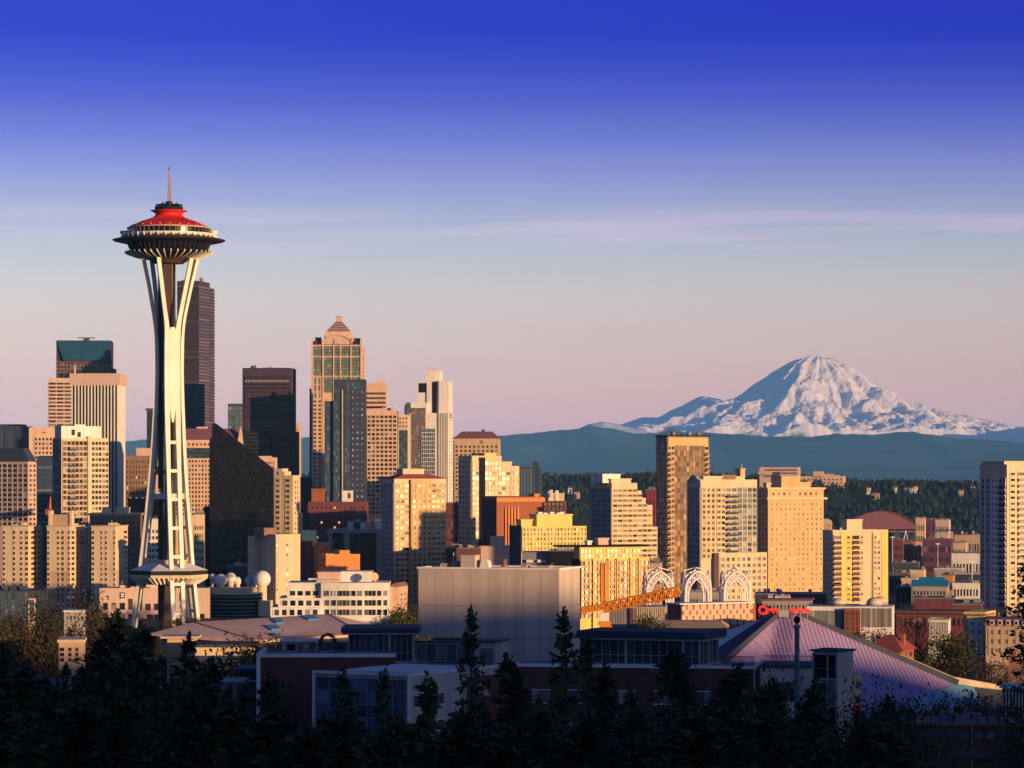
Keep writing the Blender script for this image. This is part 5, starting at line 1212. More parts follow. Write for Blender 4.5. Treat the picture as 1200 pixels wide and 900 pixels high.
# exhibition hall with a broad low roof and skylights
A, B_, C_, D_, E_, G_ = P(227, 729, 757), P(385, 719.5, 764), P(297, 750, 741), P(424, 742, 748), P(177, 742, 754), P(448, 734, 768)
xh = empty('exhibition_hall', (A.x + 25, 750, 0), 0, 'broad exhibition hall with a low pinkish roof and blue skylights', 'hall')
o = xh.location; q_ = [p - o for p in (A, B_, C_, D_, E_, G_)]; back1, back2 = Vector((q_[0].x, 60, q_[0].z - 6)), Vector((q_[1].x, 60, q_[1].z - 6))
dn = lambda p, h: Vector((p.x, p.y, p.z - h))
b = MB(); top = [*q_, back1, back2]; b.add(top + [dn(p, .8) for p in top], [(2, 3, 1, 0), (4, 2, 0), (3, 5, 1), (0, 1, 7, 6), (10, 2, 4, 12), (2, 10, 11, 3), (3, 11, 13, 5), (8, 9, 11, 10), (8, 10, 12), (4, 0, 6), (1, 5, 7)]); b.build('roof', M['roof_pink'], xh)
for k in range(34):
    f_ = k / 34; p0 = q_[0].lerp(q_[1], f_); p1 = q_[2].lerp(q_[3], f_); b = MB(); b.tube(p0 + Vector((0, 0, .03)), p1 + Vector((0, 0, .03)), .07, n=4); b.build('roof_seam', M['roof_pink'], xh)
b = MB(); b.tube(q_[0], q_[2], .22, n=5); b.tube(q_[1], q_[3], .2, n=5); b.tube(q_[2], q_[3], .25, n=5); b.build('roof_ridge', M['brown'], xh)
inn = lambda p, dx: Vector((p.x + dx, p.y + 1.2, p.z - .81))
for nm, a_, c_, mm in (('front_wall', inn(q_[2], .8), inn(q_[3], -.8), 'slate'), ('end_wall', inn(q_[4], 2.5), inn(q_[2], .5), 'navy')):
    b = MB(); b.add([(a_.x, a_.y, -3), (c_.x, c_.y, -3), c_, a_, (a_.x, a_.y + 2, -3), (c_.x, c_.y + 2, -3), (c_.x, c_.y + 2, c_.z), (a_.x, a_.y + 2, a_.z)], [(0, 1, 2, 3), (5, 4, 7, 6), (1, 5, 6, 2), (4, 0, 3, 7), (3, 2, 6, 7)]); b.build(nm, M[mm], xh)
for (x0, x1, y0, y1) in ((318, 333, 727, 732), (310.5, 330, 734, 739), (353, 374, 725.5, 730.5), (316, 326, 743, 746)):
    def rp(px, f0): # point on the roof plane: fraction f0 between ridge and eave
        u = (px - 227) / 158; r0 = q_[0].lerp(q_[1], u); u2 = (px - 297) / 127; r1 = q_[2].lerp(q_[3], max(-.1, min(1, u2))); return r0.lerp(r1, f0)
    f0, f1 = (y0 - 724.5) / 23.5, (y1 - 724.5) / 23.5
    a_, b2, c_, d_ = rp(x0, f0), rp(x0 + (x1 - x0) * .62, f0), rp(x1, f1), rp(x0 + (x1 - x0) * .38, f1)
    b = MB(); up = Vector((0, 0, .35)); b.add([p + up for p in (a_, b2, c_, d_)] + [a_, b2, c_, d_], [(3, 2, 1, 0), (0, 1, 5, 4), (1, 2, 6, 5), (2, 3, 7, 6), (3, 0, 4, 7)]); b.build('skylight', mat('skylight_blue', (.10, .26, .38), .25, spec=.8), xh)
t = T('entrance_pavilion', 'small peach walled annex under the exhibition hall roof end', 'building', 196, 228, 231, 735, 8, 748, 'gold_tan', depth=8)
t.part('roof', 'roof_pink', lambda b: b.box(-1.5, t.W + 1, -1.5, t.D + 1, t.topz, t.topz + .5)); t.grid('F', 218, 226, 750, 757, 1, 1, .7, .8, 'dark', .1); t.done()
t = T('low_hall', 'low hall with cream lower wall in the shade of the exhibition hall roof', 'building', 229, 297, 299, 715, 4, 758, 'cream', depth=14)
t.part('roof', 'slate', lambda b: b.box(-1, t.W + 1, -1, t.D + 1, t.topz, t.topz + .6)); t.use('navy'); t.slab('F', 0, t.W, t.Z(790), t.Z(768), 0, .1); t.wall.cur = 0; t.done()
t = T('pilaster_building', 'small peach building with three pilasters among dark trees', 'building', 69, 98, 100, 620, 6, 753, 'peach', depth=12)
for a, b_ in ((70, 75.5), (80, 84), (88.5, 92)): t.grid('F', a, b_, 758, 776, 1, 3, .9, .7, 'brown', .1)
t.part('cornice', 'cream', lambda b: b.box(-.3, t.W + .3, -.3, t.D + .3, t.topz, t.topz + .6)); t.done()
t = T('low_building', 'small grey building behind the poplars', 'building', 75, 100, 101, 900, 6, 717, 'concrete', depth=10); t.part('roof', 'white', lambda b: b.box(-.4, t.W + .4, -.4, t.D + .4, t.topz, t.topz + .4)); t.grid('F', 77, 98, 721, 727, 5, 1, .5, .6, 'dark', .1); t.done()

# science centre: chequered wall and lattice arches
t = T('museum_building', 'brown brick hall with rows of pink roundels under the white arches', 'building', 781, 797, 887, 1050, 60, 709, 'brick', depth=None)
t.D = (887 - 797) * t.k / math.sin(t.th)
for j in range(4):
    for i in range(11 + j % 2):
        u = t.r(800.5 + i * 8 - (j % 2) * 4); z = t.Z(712.5 + j * 6)
        if u < 1 or u > t.D - 1: continue
        b = MB(t.off); n = 16; rad = 1.12
        ring = [(t.W + .01, u + rad * math.cos(2 * math.pi * k / n), z + rad * math.sin(2 * math.pi * k / n)) for k in range(n)]
        b.add(ring + [(p[0] + .1, p[1], p[2]) for p in ring], [tuple(range(n, 2 * n))] + [(k, (k + 1) % n, n + (k + 1) % n, n + k) for k in range(n)]); b.build('roundel', M['peach'], t.root)
t.part('coping', 'white', lambda b: b.box(-.3, t.W + .3, -.3, t.D + .3, t.topz, t.topz + .5)); t.done()
t = T('low_hall', 'low hall with orange tan roof below the roundel wall', 'building', 770, 852, 853, 960, 3, 736, 'slate', depth=20)
t.part('roof', 'gold_tan', lambda b: b.loft([(-.5, -1), (t.W + .5, -1), (t.W + .5, t.D), (-.5, t.D)], t.topz + .01, [(2, t.D * .6), (t.W - 2, t.D * .6), (t.W - 2, t.D), (2, t.D)], t.topz + 1.6)); t.done()

ARCHW = mat('arch_white', (.88, .83, .78), .6, var=.03)
def make_arch():
    r_ = empty('lattice_arch', (0, 0, 0)); w, w2, zs, za = 4.7, 3.75, 19.5, 28.6
    def curve(half, z_spring, z_apex, side, n=9):
        pts = [Vector((side * half, 0, 0)), Vector((side * half, 0, z_spring))]
        for q in range(1, n + 1):
            f = q / n; pts.append(Vector((side * half * (2 * math.cos(f * math.pi / 3) - 1), 0, z_spring + (z_apex - z_spring) * math.sin(f * math.pi / 3) / .866)))
        return pts
    for face in range(4):
        rot = Matrix.Rotation(math.pi / 2 * face, 4, 'Z'); off = Vector((0, -w, 0))
        for side in (-1, 1):
            b = MB(); outer = [rot @ (p + off) for p in curve(w, 22, za, side)]; inner = [rot @ (p + off) for p in curve(w2, zs, 26.2, side)]; mid = [rot @ (p + off * 1.0) for p in curve((w + w2) / 2, 20, 26.4, side)]
            for cv, rad in (((outer, .40), (inner, .36)) if face % 2 == 0 else ((outer, .32),)):
                for p, q in zip(cv, cv[1:]): b.tube(p, q, rad, n=5)
            for q in range(1, len(outer)) if face == 0 else ():
                b.tube(outer[q], inner[q], .15, n=4)
                if q % 2 and q + 1 < len(outer): b.tube(outer[q], inner[q + 1], .15, n=4)
            for q in range(1, 4) if face == 0 else (): b.tube(outer[0].lerp(outer[1], q / 4), inner[0].lerp(inner[1], q / 4), .13, n=4)
            b.build('arch_rib', ARCHW, r_)
        b = MB(); a_, c_ = rot @ Vector((0, -w, za)), Vector((0, 0, za + 1.2)); b.tube(a_, c_, .22, n=5); e_ = rot @ Vector((w, -w, 21.5)); b.tube(e_, c_, .2, n=5)
        
        b.build('crown_rib', ARCHW, r_)
    return r_
a0 = make_arch()
for q, (px, Y, rz, lab) in enumerate([(771, 1085, .12, 'white lattice arch behind the orange crane jib'), (815.5, 1120, .12, 'white lattice arch in the middle of the three'), (861, 1125, .12, 'white lattice arch above the end of the roundel wall')]):
    o = a0 if q == 0 else copy_tree(a0); p = P(px, 700, Y); o.location = (p.x, Y, PZ(665, Y) - 29.8); o.rotation_euler = (0, 0, rz); o.scale = (.98, .98, 1)
    tag(o, lab, 'arch', 'white lattice arches')

# yellow glazed building and the crane before it
t = T('office_building', 'bright yellow gridded building with flat black roof behind the orange crane', 'office building', 671, 680, 762, 1200, 65, 655, 'yellow')
t.rblock(680, 752.5, 641, -.6, t.W - 1); t.grid('R', 681, 752, 643, 655, 16, 2, .66, .66, 'amber', .3, d0=-.6); t.grid('R', 680.5, 761.5, 657, 725, 16, 10, .68, .66, 'dark', .5, m='gold_tan')
for a in (694, 712, 722, 738, 748): t.slab('R', t.r(a), t.r(a + 1.6), t.z0, t.Z(655.3), 0, .9)
t.part('roof', 'black', lambda b: b.box(-1, t.W + 1.4, -8, t.r(760), t.Z(641), t.Z(638.8))); t.use('black'); t.slab('F', 0, t.W, t.z0, t.Z(655), 0, .2); t.wall.cur = 0  # black sheet on the flank stands for its shade
t.roofbox(704, 716, 631, 638.8, 'peach', 'R', .3, .7).roofbox(692, 697, 634, 638.8, 'white', 'R', .3, .6).done()

Yk = 905; kb = P(708, 740, Yk); kr = empty('tower_crane', (kb.x, kb.y, 0), 0, 'bright orange lattice crane before the yellow gridded building', 'crane')
OC = M['crane_orange']
b = MB(); crane_jib(b, (0, 0, 0), (0, 0, R_(kr, 708, 727, Yk).z), 1.7, 1.7, 6, .17); b.build('mast', OC, kr)
b = MB(); z0_, z1_ = R_(kr, 708, 728, Yk).z, R_(kr, 708, 715, Yk).z; b.box(-1.3, 1.2, -1.3, 1.3, z0_, z0_ + 1.3); b.loft([(-1.2, -1.2), (1.2, -1.2), (1.2, 1.2), (-1.2, 1.2)], z0_ + 1.3, [(-.9, -1), (1.3, -1), (1.3, 1), (-.9, 1)], z1_); b.build('cab', M['white'], kr)
b = MB(); b.box(-1.7, 1.9, -1.6, 1.6, R_(kr, 0, 733, Yk).z, R_(kr, 0, 728.5, Yk).z); b.box(-1.2, 2.3, -1.3, 1.3, R_(kr, 0, 739, Yk).z, R_(kr, 0, 733.2, Yk).z); b.build('slewing_unit', OC, kr)
b = MB(); crane_jib(b, R_(kr, 706, 712.5, Yk), R_(kr, 795, 692.5, Yk) + Vector((0, -3, 0)), 1.9, 2.6, 22, .3); b.tube(R_(kr, 793, 689, Yk) + Vector((0, -3, 0)), R_(kr, 797, 695, Yk) + Vector((0, -3, 0)), .3, n=4); b.build('jib', OC, kr)
b = MB(); crane_jib(b, R_(kr, 707, 711, Yk), R_(kr, 680, 715, Yk), 1.6, 1.2, 8, .3); b.build('counter_jib', OC, kr)
b = MB(); crane_jib(b, R_(kr, 707, 713, Yk), R_(kr, 706.5, 660, Yk), 1.2, 1.2, 14, .26); b.build('apex_mast', OC, kr)
b = MB(); [b.tube(R_(kr, 706.5, 660.5, Yk), R_(kr, x, y, Yk), .08, n=4) for x, y in ((760, 699), (785, 694), (684, 714))]; b.build('stay_cable', OC, kr)
b = MB(); [b.box(R_(kr, 681 + 4 * q, 0, Yk).x, R_(kr, 684 + 4 * q, 0, Yk).x, -.8, .8, R_(kr, 0, 720, Yk).z, R_(kr, 0, 715.5, Yk).z) for q in range(2)]; b.build('counterweight', M['concrete'], kr)

t = T('low_hall', 'low hall of pale ribbed panels with a magenta banner behind the crane cab', 'building', 714, 780, 782, 1000, 5, 711, 'concrete', depth=14)
t.strips('F', 715, 737, 713, 745, 12, .5, 'blue', .3).strips('F', 745, 779, 713, 745, 16, .5, 'pale', .3, m='cream'); t.part('banner', 'purple', lambda b: b.box(t.f(738), t.f(742.5), -.9, -.5, t.Z(741), t.Z(712.5))); t.done()
t = T('domed_hall', 'long white ribbed hall with dark roof railing', 'building', 945, 1046, 1048, 960, 6, 711, 'white', depth=16)
t.strips('F', 946, 989, 716, 745, 26, .9, 'pale', .12).strips('F', 1009, 1045, 713, 735, 20, .92, 'pale', .1)
t.part('railing', 'black', lambda b: (b.box(t.f(950), t.f(1008), -.4, -.2, t.Z(708.6), t.Z(707.8)), [b.box(t.f(950 + q * 2.4), t.f(950.8 + q * 2.4), -.38, -.22, t.Z(711), t.Z(708.7)) for q in range(24)]))
t.part('brick_pylon', ['brick', 'dark_brick'], lambda b: (b.box(t.f(990), t.f(1008), -2, -.02, t.z0, t.Z(713)), setattr(b, 'cur', 1), [b.box(t.f(992 + 6 * i), t.f(996 + 6 * i), -2.1, -2.001, t.Z(718 + j * 6 + 3), t.Z(716 + j * 6)) for i in range(3) for j in range(6)])); t.done()
for px, py, rad, lab in ((983, 710, 9.5, 'white dome standing on the ribbed hall beside the red sign'), (1026, 709, 9.5, 'white dome at the far end of the ribbed hall'), (1033, 707, 8.5, 'white dome half hidden behind the end dome')):
    Yd = 970 + (py < 708) * 12; c = P(px, py, Yd); rr_ = rad * Yd / F; d = empty('dome', (c.x, c.y + 3, PZ(711.5, 965)), 0, lab, 'dome', 'white domes on the ribbed hall'); h0 = c.z - d.location.z
    b = MB(); b.lathe([(max(.03, rr_ * math.cos(math.pi / 2 * k / 8)), h0 + .4 + rr_ * .75 * math.sin(math.pi / 2 * k / 8)) for k in range(9)], 28); b.build('shell', M['cream'], d)
    b = MB(); b.lathe([(rr_ * 1.03, 0.02), (rr_ * 1.03, h0 + .4)], 28); b.build('drum', M['concrete'], d)
rr = random.Random(4)
for q, px in enumerate((903, 911, 917, 923)):
    t = T('roof_plant', ['pink boxy roof unit over the red sign', 'white roof unit second in the row over the red sign', 'pale round-shouldered roof unit over the red sign', 'white roof unit at the end of the row over the red sign'][q], 'roof unit', px - 3, px + 2.4, px + 3.4, 1010, 25, 698.5 + (q % 2), ['pink', 'white', 'pink', 'cream'][q], depth=3, base=20, group='roof units over the red sign')
    t.part('lid', 'concrete', lambda b: b.loft([(-.1, -.1), (t.W + .1, -.1), (t.W + .1, t.D + .1), (-.1, t.D + .1)], t.topz, [(.3, .3), (t.W - .3, .3), (t.W - .3, t.D - .3), (.3, t.D - .3)], t.topz + .7)); t.done()
t = T('low_hall', 'low brown roofed hall carrying roof units behind the arena peak', 'building', 893, 950, 952, 1000, 5, 704, 'concrete', depth=16)
t.part('roof', 'roof_plum', lambda b: b.box(-.6, t.W + .6, -.6, t.D + .6, t.topz, t.topz + .5)); t.grid('F', 896, 948, 707, 716, 12, 1, .5, .5, 'dark', .1); t.done()

# ------------------------------------------------------------------ the arena with its peaked roof and red sign
Ya = 655
AP0, AP1 = P(911, 719.5, Ya), P(936, 719.5, Ya)
NL, NR, BL = P(786, 815, 590), P(1122, 801, 668), P(812, 752, 760)
ar = empty('arena', (AP0.x, Ya, 0), 0, 'arena with steep peaked purple metal roof and red roof sign', 'arena'); ao = ar.location
SEAM = mat('seamed_metal', (.36, .26, .43), .42, spec=.6, var=.14, scale=.05, dirt=.1)
a0_, a1_, nl, nr, bl = AP0 - ao, AP1 - ao, NL - ao, NR - ao, BL - ao
mid = P(1064, 822, 640) - ao; fl = Vector((nl.x - 2, nl.y - 8, 2)); fr = Vector((mid.x + 4, mid.y - 10, 6))
def onp(u, w): # along the ridge a0 - a1 - nr (u), down towards the front (w)
    top = nl.lerp(a0_, u / .28) if u < .28 else a0_.lerp(a1_, (u - .28) / .10) if u < .38 else a1_.lerp(nr, (u - .38) / .62)
    bot = fl.lerp(fr, u); return top.lerp(bot, w)
b = MB(); nu, nw = 50, 10
b.add([onp(i / nu, j / nw) for j in range(nw + 1) for i in range(nu + 1)], [((j + 1) * (nu + 1) + i, (j + 1) * (nu + 1) + i + 1, j * (nu + 1) + i + 1, j * (nu + 1) + i) for j in range(nw) for i in range(nu)], True); b.build('front_roof', SEAM, ar)
b = MB()   # standing seams, two crossing families
for k in range(76):
    u0 = k / 56.0 - .34
    pts = []
    for s_ in range(13):
        w = s_ / 12; u = u0 + w * .30
        if 0 <= u <= 1: pts.append(onp(u, w) + Vector((0, -.06, .06)))
    for p, q in zip(pts, pts[1:]): b.tube(p, q, .045, n=4)
b.build('roof_seam', mat('seam_violet', (.27, .19, .30), .5), ar)
b = MB()
for j in range(1, 12):
    pts = [onp(.05 + .95 * i / 30, min(1, j / 12 * (.35 + .65 * i / 30))) + Vector((0, -.06, .05)) for i in range(31)]
    for p, q in zip(pts, pts[1:]): b.tube(p, q, .05, n=4)
b.build('roof_seam', SEAM, ar)
b = MB(); b.add([a0_ + Vector((0, 1, 0)), nl + Vector((0, 1, 0)), bl], [(0, 2, 1)]); b.build('side_roof', mat('teal_metal', (.20, .36, .42), .5, spec=.5), ar)
b = MB(); b.sweep([a0_ + Vector((0, 0, .3)), nl + Vector((0, 0, .3))], [1.6, 9.0], [.9, 1.6], Vector((1, 0, .2)).normalized()); b.build('ridge_beam', M['slate'], ar)
b = MB(); b.sweep([a1_ + Vector((0, 0, .2)), nr + Vector((0, 0, .2))], [1.2, 2.4], [.9, 1.4], Vector((0, 1, 0))); b.build('ridge_beam', M['slate'], ar)
e0, e1, e2 = P(1049, 768, 664) - ao, P(1117, 799.5, 668) - ao, P(1184, 807, 680) - ao
b = MB(); b.add([e0, e1, e2, e0 + Vector((1, .8, .3)), P(1117, 793, 670) - ao, e2 + Vector((1, 1, .2)), e1 + Vector((0, .3, -.5)), e2 + Vector((0, .3, -.5))], [(0, 1, 4, 3), (1, 2, 5, 4), (1, 6, 7, 2)]); b.build('buttress', M['cream'], ar)
b = MB(); b.add([e1 + Vector((0, .4, -.5)), e2 + Vector((0, .4, -.5)), Vector((e2.x, e2.y + 5, 0)), Vector((e1.x, e1.y + 5, 0))], [(0, 3, 2, 1)]); b.build('buttress_wall', M['slate'], ar)
b = MB(); b.add([mid, nr, fr, P(1140, 804, 672) - ao, Vector((nr.x + 8, nr.y - 14, 4))], [(0, 2, 4, 1), (1, 4, 3)]); b.build('lower_roof', mat('blue_metal', (.16, .34, .42), .5), ar)
b = MB(); b.add([(nl.x, nl.y + 2, 0), (nr.x, nr.y + 2, 0), (nr.x, nr.y + 2, nr.z - 1), (a0_.x, 3, a0_.z - 2), (nl.x, nl.y + 2, nl.z - 1), (bl.x, bl.y, 0), (bl.x, bl.y, bl.z - .5)], [(0, 1, 2, 3, 4), (5, 0, 4, 6)]); b.build('wall', M['concrete'], ar)
# red sign on the peak
RS = mat('sign_red', (.75, .02, .015), .5, emit=((1, .03, .02), .55))
sg = empty('roof_sign', (AP0.x, Ya - 2.5, AP0.z), 0, 'red lettered sign with a key emblem on the purple roof peak', 'sign'); ks = Ya / F
b = MB(); cx_, cz_ = (893 - 911) * ks, 5.3 * ks; n = 24
for k in range(n):
    a_, c_ = 2 * math.pi * k / n, 2 * math.pi * (k + 1) / n
    for r0, r1 in ((3.2 * ks, 5.6 * ks),):
        ps = [(cx_ + r0 * math.cos(a_), cz_ + r0 * math.sin(a_)), (cx_ + r1 * math.cos(a_), cz_ + r1 * math.sin(a_)), (cx_ + r1 * math.cos(c_), cz_ + r1 * math.sin(c_)), (cx_ + r0 * math.cos(c_), cz_ + r0 * math.sin(c_))]
        b.add([(x, y, z) for y in (-.25, .25) for x, z in ps], [(0, 1, 2, 3), (7, 6, 5, 4), (1, 5, 6, 2), (3, 7, 4, 0)])
b.box((898 - 911) * ks, 0 * ks, -.22, .22, cz_ - 1.3 * ks, cz_ + 1.5 * ks); b.box(-7 * ks, -4.6 * ks, -.22, .22, cz_ - 4.6 * ks, cz_ - 1.31 * ks); b.box(-2.6 * ks, 0, -.22, .22, cz_ - 5 * ks, cz_ - 1.31 * ks)
b.build('key_emblem', RS, sg)
cu = bpy.data.curves.new('lettering', 'FONT'); cu.body = 'KeyArena'; cu.size = 9.0 * ks; cu.extrude = .12; cu.space_character = .92; cu.shear = .15; cu.offset = .035
cu.materials.append(RS); tx0 = bpy.data.objects.new('lettering', cu); col.objects.link(tx0); dg = bpy.context.evaluated_depsgraph_get(); tm = bpy.data.meshes.new_from_object(tx0.evaluated_get(dg)); bpy.data.objects.remove(tx0); tx = bpy.data.objects.new('lettering', tm); col.objects.link(tx); tx.parent = sg; tx.location = (13 * ks, -.1, 2.4 * ks); tx.rotation_euler = (R(90), 0, 0); tx.scale = (.72, 1, 1)
b = MB(); [b.tube((x * ks, .4, -1.5), (x * ks, .4, cz_), .1, n=4) for x in (-22, -14, -6, 2, 10, 18, 26, 34)]; b.tube((-23 * ks, .4, 1.6 * ks), (38 * ks, .4, 1.6 * ks), .1, n=4); b.box(0, 12 * ks, -.4, 1.2, -.5, 5.5 * ks); b.build('sign_frame', M['concrete'], sg)

# apartments and houses east of the arena
t = T('apartment_building', 'yellow apartment house with a flat dark roof edge', 'apartment building', 1133, 1154, 1166, 830, 18, 722, 'yellow', depth=14)
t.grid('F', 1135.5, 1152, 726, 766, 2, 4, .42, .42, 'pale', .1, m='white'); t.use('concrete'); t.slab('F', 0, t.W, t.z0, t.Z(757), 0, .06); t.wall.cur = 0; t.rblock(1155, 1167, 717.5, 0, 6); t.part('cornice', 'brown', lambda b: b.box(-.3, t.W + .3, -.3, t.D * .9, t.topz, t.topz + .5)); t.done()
t = T('apartment_building', 'tan apartment house with plum mansard and white framed windows', 'apartment building', 1155, 1212, 1214, 815, 6, 734, 'tan', depth=16)
t.grid('F', 1158, 1210, 736, 768, 6, 3, .36, .5, 'pale', .14, m='tan'); t.part('mansard_roof', 'roof_plum', lambda b: b.loft([(-.4, -.4), (t.W + .4, -.4), (t.W + .4, t.D), (-.4, t.D)], t.topz, [(0, .5), (t.W, .5), (t.W, t.D), (0, t.D)], t.Z(725.5)))
for q in range(5): t.part('dormer', ['white', G['dark']], lambda b: (b.box(t.f(1160 + q * 9.5), t.f(1165 + q * 9.5), -.5, 1, t.topz + .2, t.Z(727)), setattr(b, 'cur', 1), b.box(t.f(1161 + q * 9.5), t.f(1164 + q * 9.5), -.56, -.51, t.topz + .4, t.Z(728))))
t.clutter(5, 21, 'concrete', 1.5).done()
t = T('office_building', 'low white ribbed glass front in front of the maroon hall', 'building', 1088, 1112, 1114, 900, 6, 727, 'white', depth=10)
t.strips('F', 1089, 1111, 729, 748, 12, .6, 'pale', .2).parapet('concrete', .5); t.done()
t = T('low_hall', 'long maroon hall with overhanging roof beyond bare trees', 'building', 1050, 1134, 1136, 1000, 4, 719, 'maroon', depth=12)
t.part('roof', 'dark_brick', lambda b: b.box(-1.5, t.W + 1.5, -2, t.D, t.topz, t.topz + .8)); t.grid('F', 1052, 1132, 723, 735, 14, 1, .6, .7, 'dark', .1); t.done()
t = T('brick_house', 'orange brick house with a hipped red roof and chimney', 'house', 1018, 1056, 1071, 760, 22, 763, 'brick', depth=12)
t.hip(763, 746, .34, 'roof_red', .8); t.part('chimney', 'brick', lambda b: b.box(t.f(1050), t.f(1054), 4, 6, t.topz, t.Z(744.5))); t.grid('F', 1022, 1054, 765, 772, 4, 1, .4, .7, 'dark', .1); t.grid('R', 1058, 1070, 765, 772, 2, 1, .4, .7, 'dark', .1); t.done()
t = T('brick_building', 'dark brick building at the frame edge with a pale window row', 'building', 1182, 1215, 1217, 700, 5, 776, 'brown', depth=10)
t.roofbox(1182, 1188, 768, 776, 'brick'); t.grid('F', 1189, 1214, 782, 790, 4, 1, .55, .7, 'lit', .1).done()
t = T('office_building', 'white ribbed pavilion at the frame edge beside blossom trees', 'building', 1174, 1222, 1224, 600, 4, 807, 'cream', depth=10)
t.strips('F', 1175, 1221, 809, 845, 12, .55, 'dark', .5); t.part('roof', 'white', lambda b: b.box(-.5, t.W + .5, -.9, t.D, t.topz, t.topz + .4)); t.done()

# ------------------------------------------------------------------ near buildings at the foot of the hill
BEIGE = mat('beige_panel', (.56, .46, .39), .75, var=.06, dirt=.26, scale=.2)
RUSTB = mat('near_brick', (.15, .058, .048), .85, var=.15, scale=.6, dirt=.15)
def brickify(m, rows=.24):
    """courses of brick as a fine pattern in the wall material"""
    n, l = m.node_tree.nodes, m.node_tree.links; bs = n['Principled BSDF']; src = bs.inputs['Base Color'].links[0].from_socket
    tcn = n.new('ShaderNodeTexCoord'); br = n.new('ShaderNodeTexBrick'); mpp = n.new('ShaderNodeMapping'); mpp.inputs['Rotation'].default_value = (R(90), 0, 0)
    l.new(tcn.outputs['Object'], mpp.inputs[0]); l.new(mpp.outputs[0], br.inputs[0]); br.inputs['Scale'].default_value = 1.0; br.inputs['Brick Width'].default_value = .9; br.inputs['Row Height'].default_value = rows
    br.inputs['Color1'].default_value = (1, 1, 1, 1); br.inputs['Color2'].default_value = (.80, .78, .76, 1); br.inputs['Mortar'].default_value = (1.25, 1.3, 1.3, 1); br.inputs['Mortar Size'].default_value = .025
    mx = n.new('ShaderNodeMixRGB'); mx.blend_type = 'MULTIPLY'; mx.inputs[0].default_value = 1; l.new(src, mx.inputs[1]); l.new(br.outputs[0], mx.inputs[2]); l.new(mx.outputs[0], bs.inputs['Base Color'])
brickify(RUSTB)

# big plain block
t = T('theatre_block', 'large plain beige panelled block without windows rising over the brick roofs', 'building', 488, 655, 680, 430, 17, 668, BEIGE, solid=False, base=6)
zl = t.Z(749.5)
t.wall.box(t.f(588), t.W, 0, t.D, t.z0, t.topz); t.wall.box(0, t.f(588) - .002, 0, t.D, zl, t.topz); t.wall.box(1.2, t.f(588) - .002, 3, t.D - .1, t.z0, zl - .002)
sm = M['concrete']
for y in (711.5, 748.5): t.part('panel_joint', 'grey', lambda b: (b.box(0.05 if y < 740 else t.f(588), t.W + .012, -.012, .01, t.Z(y) - .035, t.Z(y) + .035), b.box(t.W - .01, t.W + .012, .02, t.D, t.Z(y) - .035, t.Z(y) + .035)))
for q in range(1, 8):
    px = 488 + 167 * q / 8; t.part('panel_joint', 'grey', lambda b: b.box(t.f(px) - .02, t.f(px) + .02, -.011, .01, zl + .05 if px < 588 else t.z0, t.topz - .3))
t.part('panel_joint', 'grey', lambda b: b.box(t.W - .01, t.W + .011, t.D * .5 - .02, t.D * .5 + .02, t.z0, t.topz - .3))
t.part('coping', 'white', lambda b: (b.box(-.18, t.W + .18, -.18, .35, t.topz, t.topz + .28), b.box(t.W - .35, t.W + .18, .35, t.D + .18, t.topz, t.topz + .28), b.box(-.18, .35, .35, t.D + .18, t.topz, t.topz + .28), b.box(.35, t.W - .35, t.D - .35, t.D + .18, t.topz, t.topz + .28)))
t.part('roof', 'roof_grey', lambda b: b.box(.36, t.W - .36, .36, t.D - .36, t.topz + .003, t.topz + .05))
t.part('rooftop_plant_room', BEIGE, lambda b: (b.box(t.f(531), t.f(548), 3, 5.2, t.topz + .05, t.Z(653)), b.box(t.f(530.5), t.f(548.5), 2.9, 5.3, t.Z(653), t.Z(652))))
t.part('roof_duct', 'white', lambda b: b.prism_y([(t.f(553 + 10 * (.5 - .5 * math.cos(math.pi * k / 10))), t.topz + .06 + (t.Z(657.5) - t.topz) * math.sin(math.pi * k / 10) ** .6) for k in range(11)][::-1], 3.5, 5))
t.part('rooftop_vent', 'brown', lambda b: b.lathe([(.38, t.topz + .05), (.38, t.Z(658.5)), (.48, t.Z(658.3)), (.48, t.Z(657.2))], 12, t.f(578), 5))
for a, b_, h in ((504, 512, .6), (517, 524, .9), (600, 607, .5), (620, 634, .4)): t.part('rooftop_vent', 'concrete', lambda b: (b.box(t.f(a), t.f(b_), 4, 6, t.topz + .05, t.topz + .05 + h), b.box(t.f(a) - .05, t.f(b_) + .05, 3.95, 6.05, t.topz + .051 + h, t.topz + .11 + h)))
t.part('roof_mast', 'white', lambda b: b.tube((t.f(517), 5, t.topz), (t.f(517), 5, t.topz + 2.2), .05, n=5)); t.done()

t = T('stair_house', 'small beige stair house with blue roof rim at the foot of the plain block', 'building', 556, 581, 595, 415, 28, 752.5, BEIGE, base=25, depth=5)
t.use('grey'); t.slab('F', t.f(562), t.f(578), t.Z(785), t.Z(760), 0, .04); t.wall.cur = 0; t.part('roof', 'teal', lambda b: b.box(-.35, t.W + .35, -.35, t.D + .35, t.topz, t.topz + .22)); t.done()

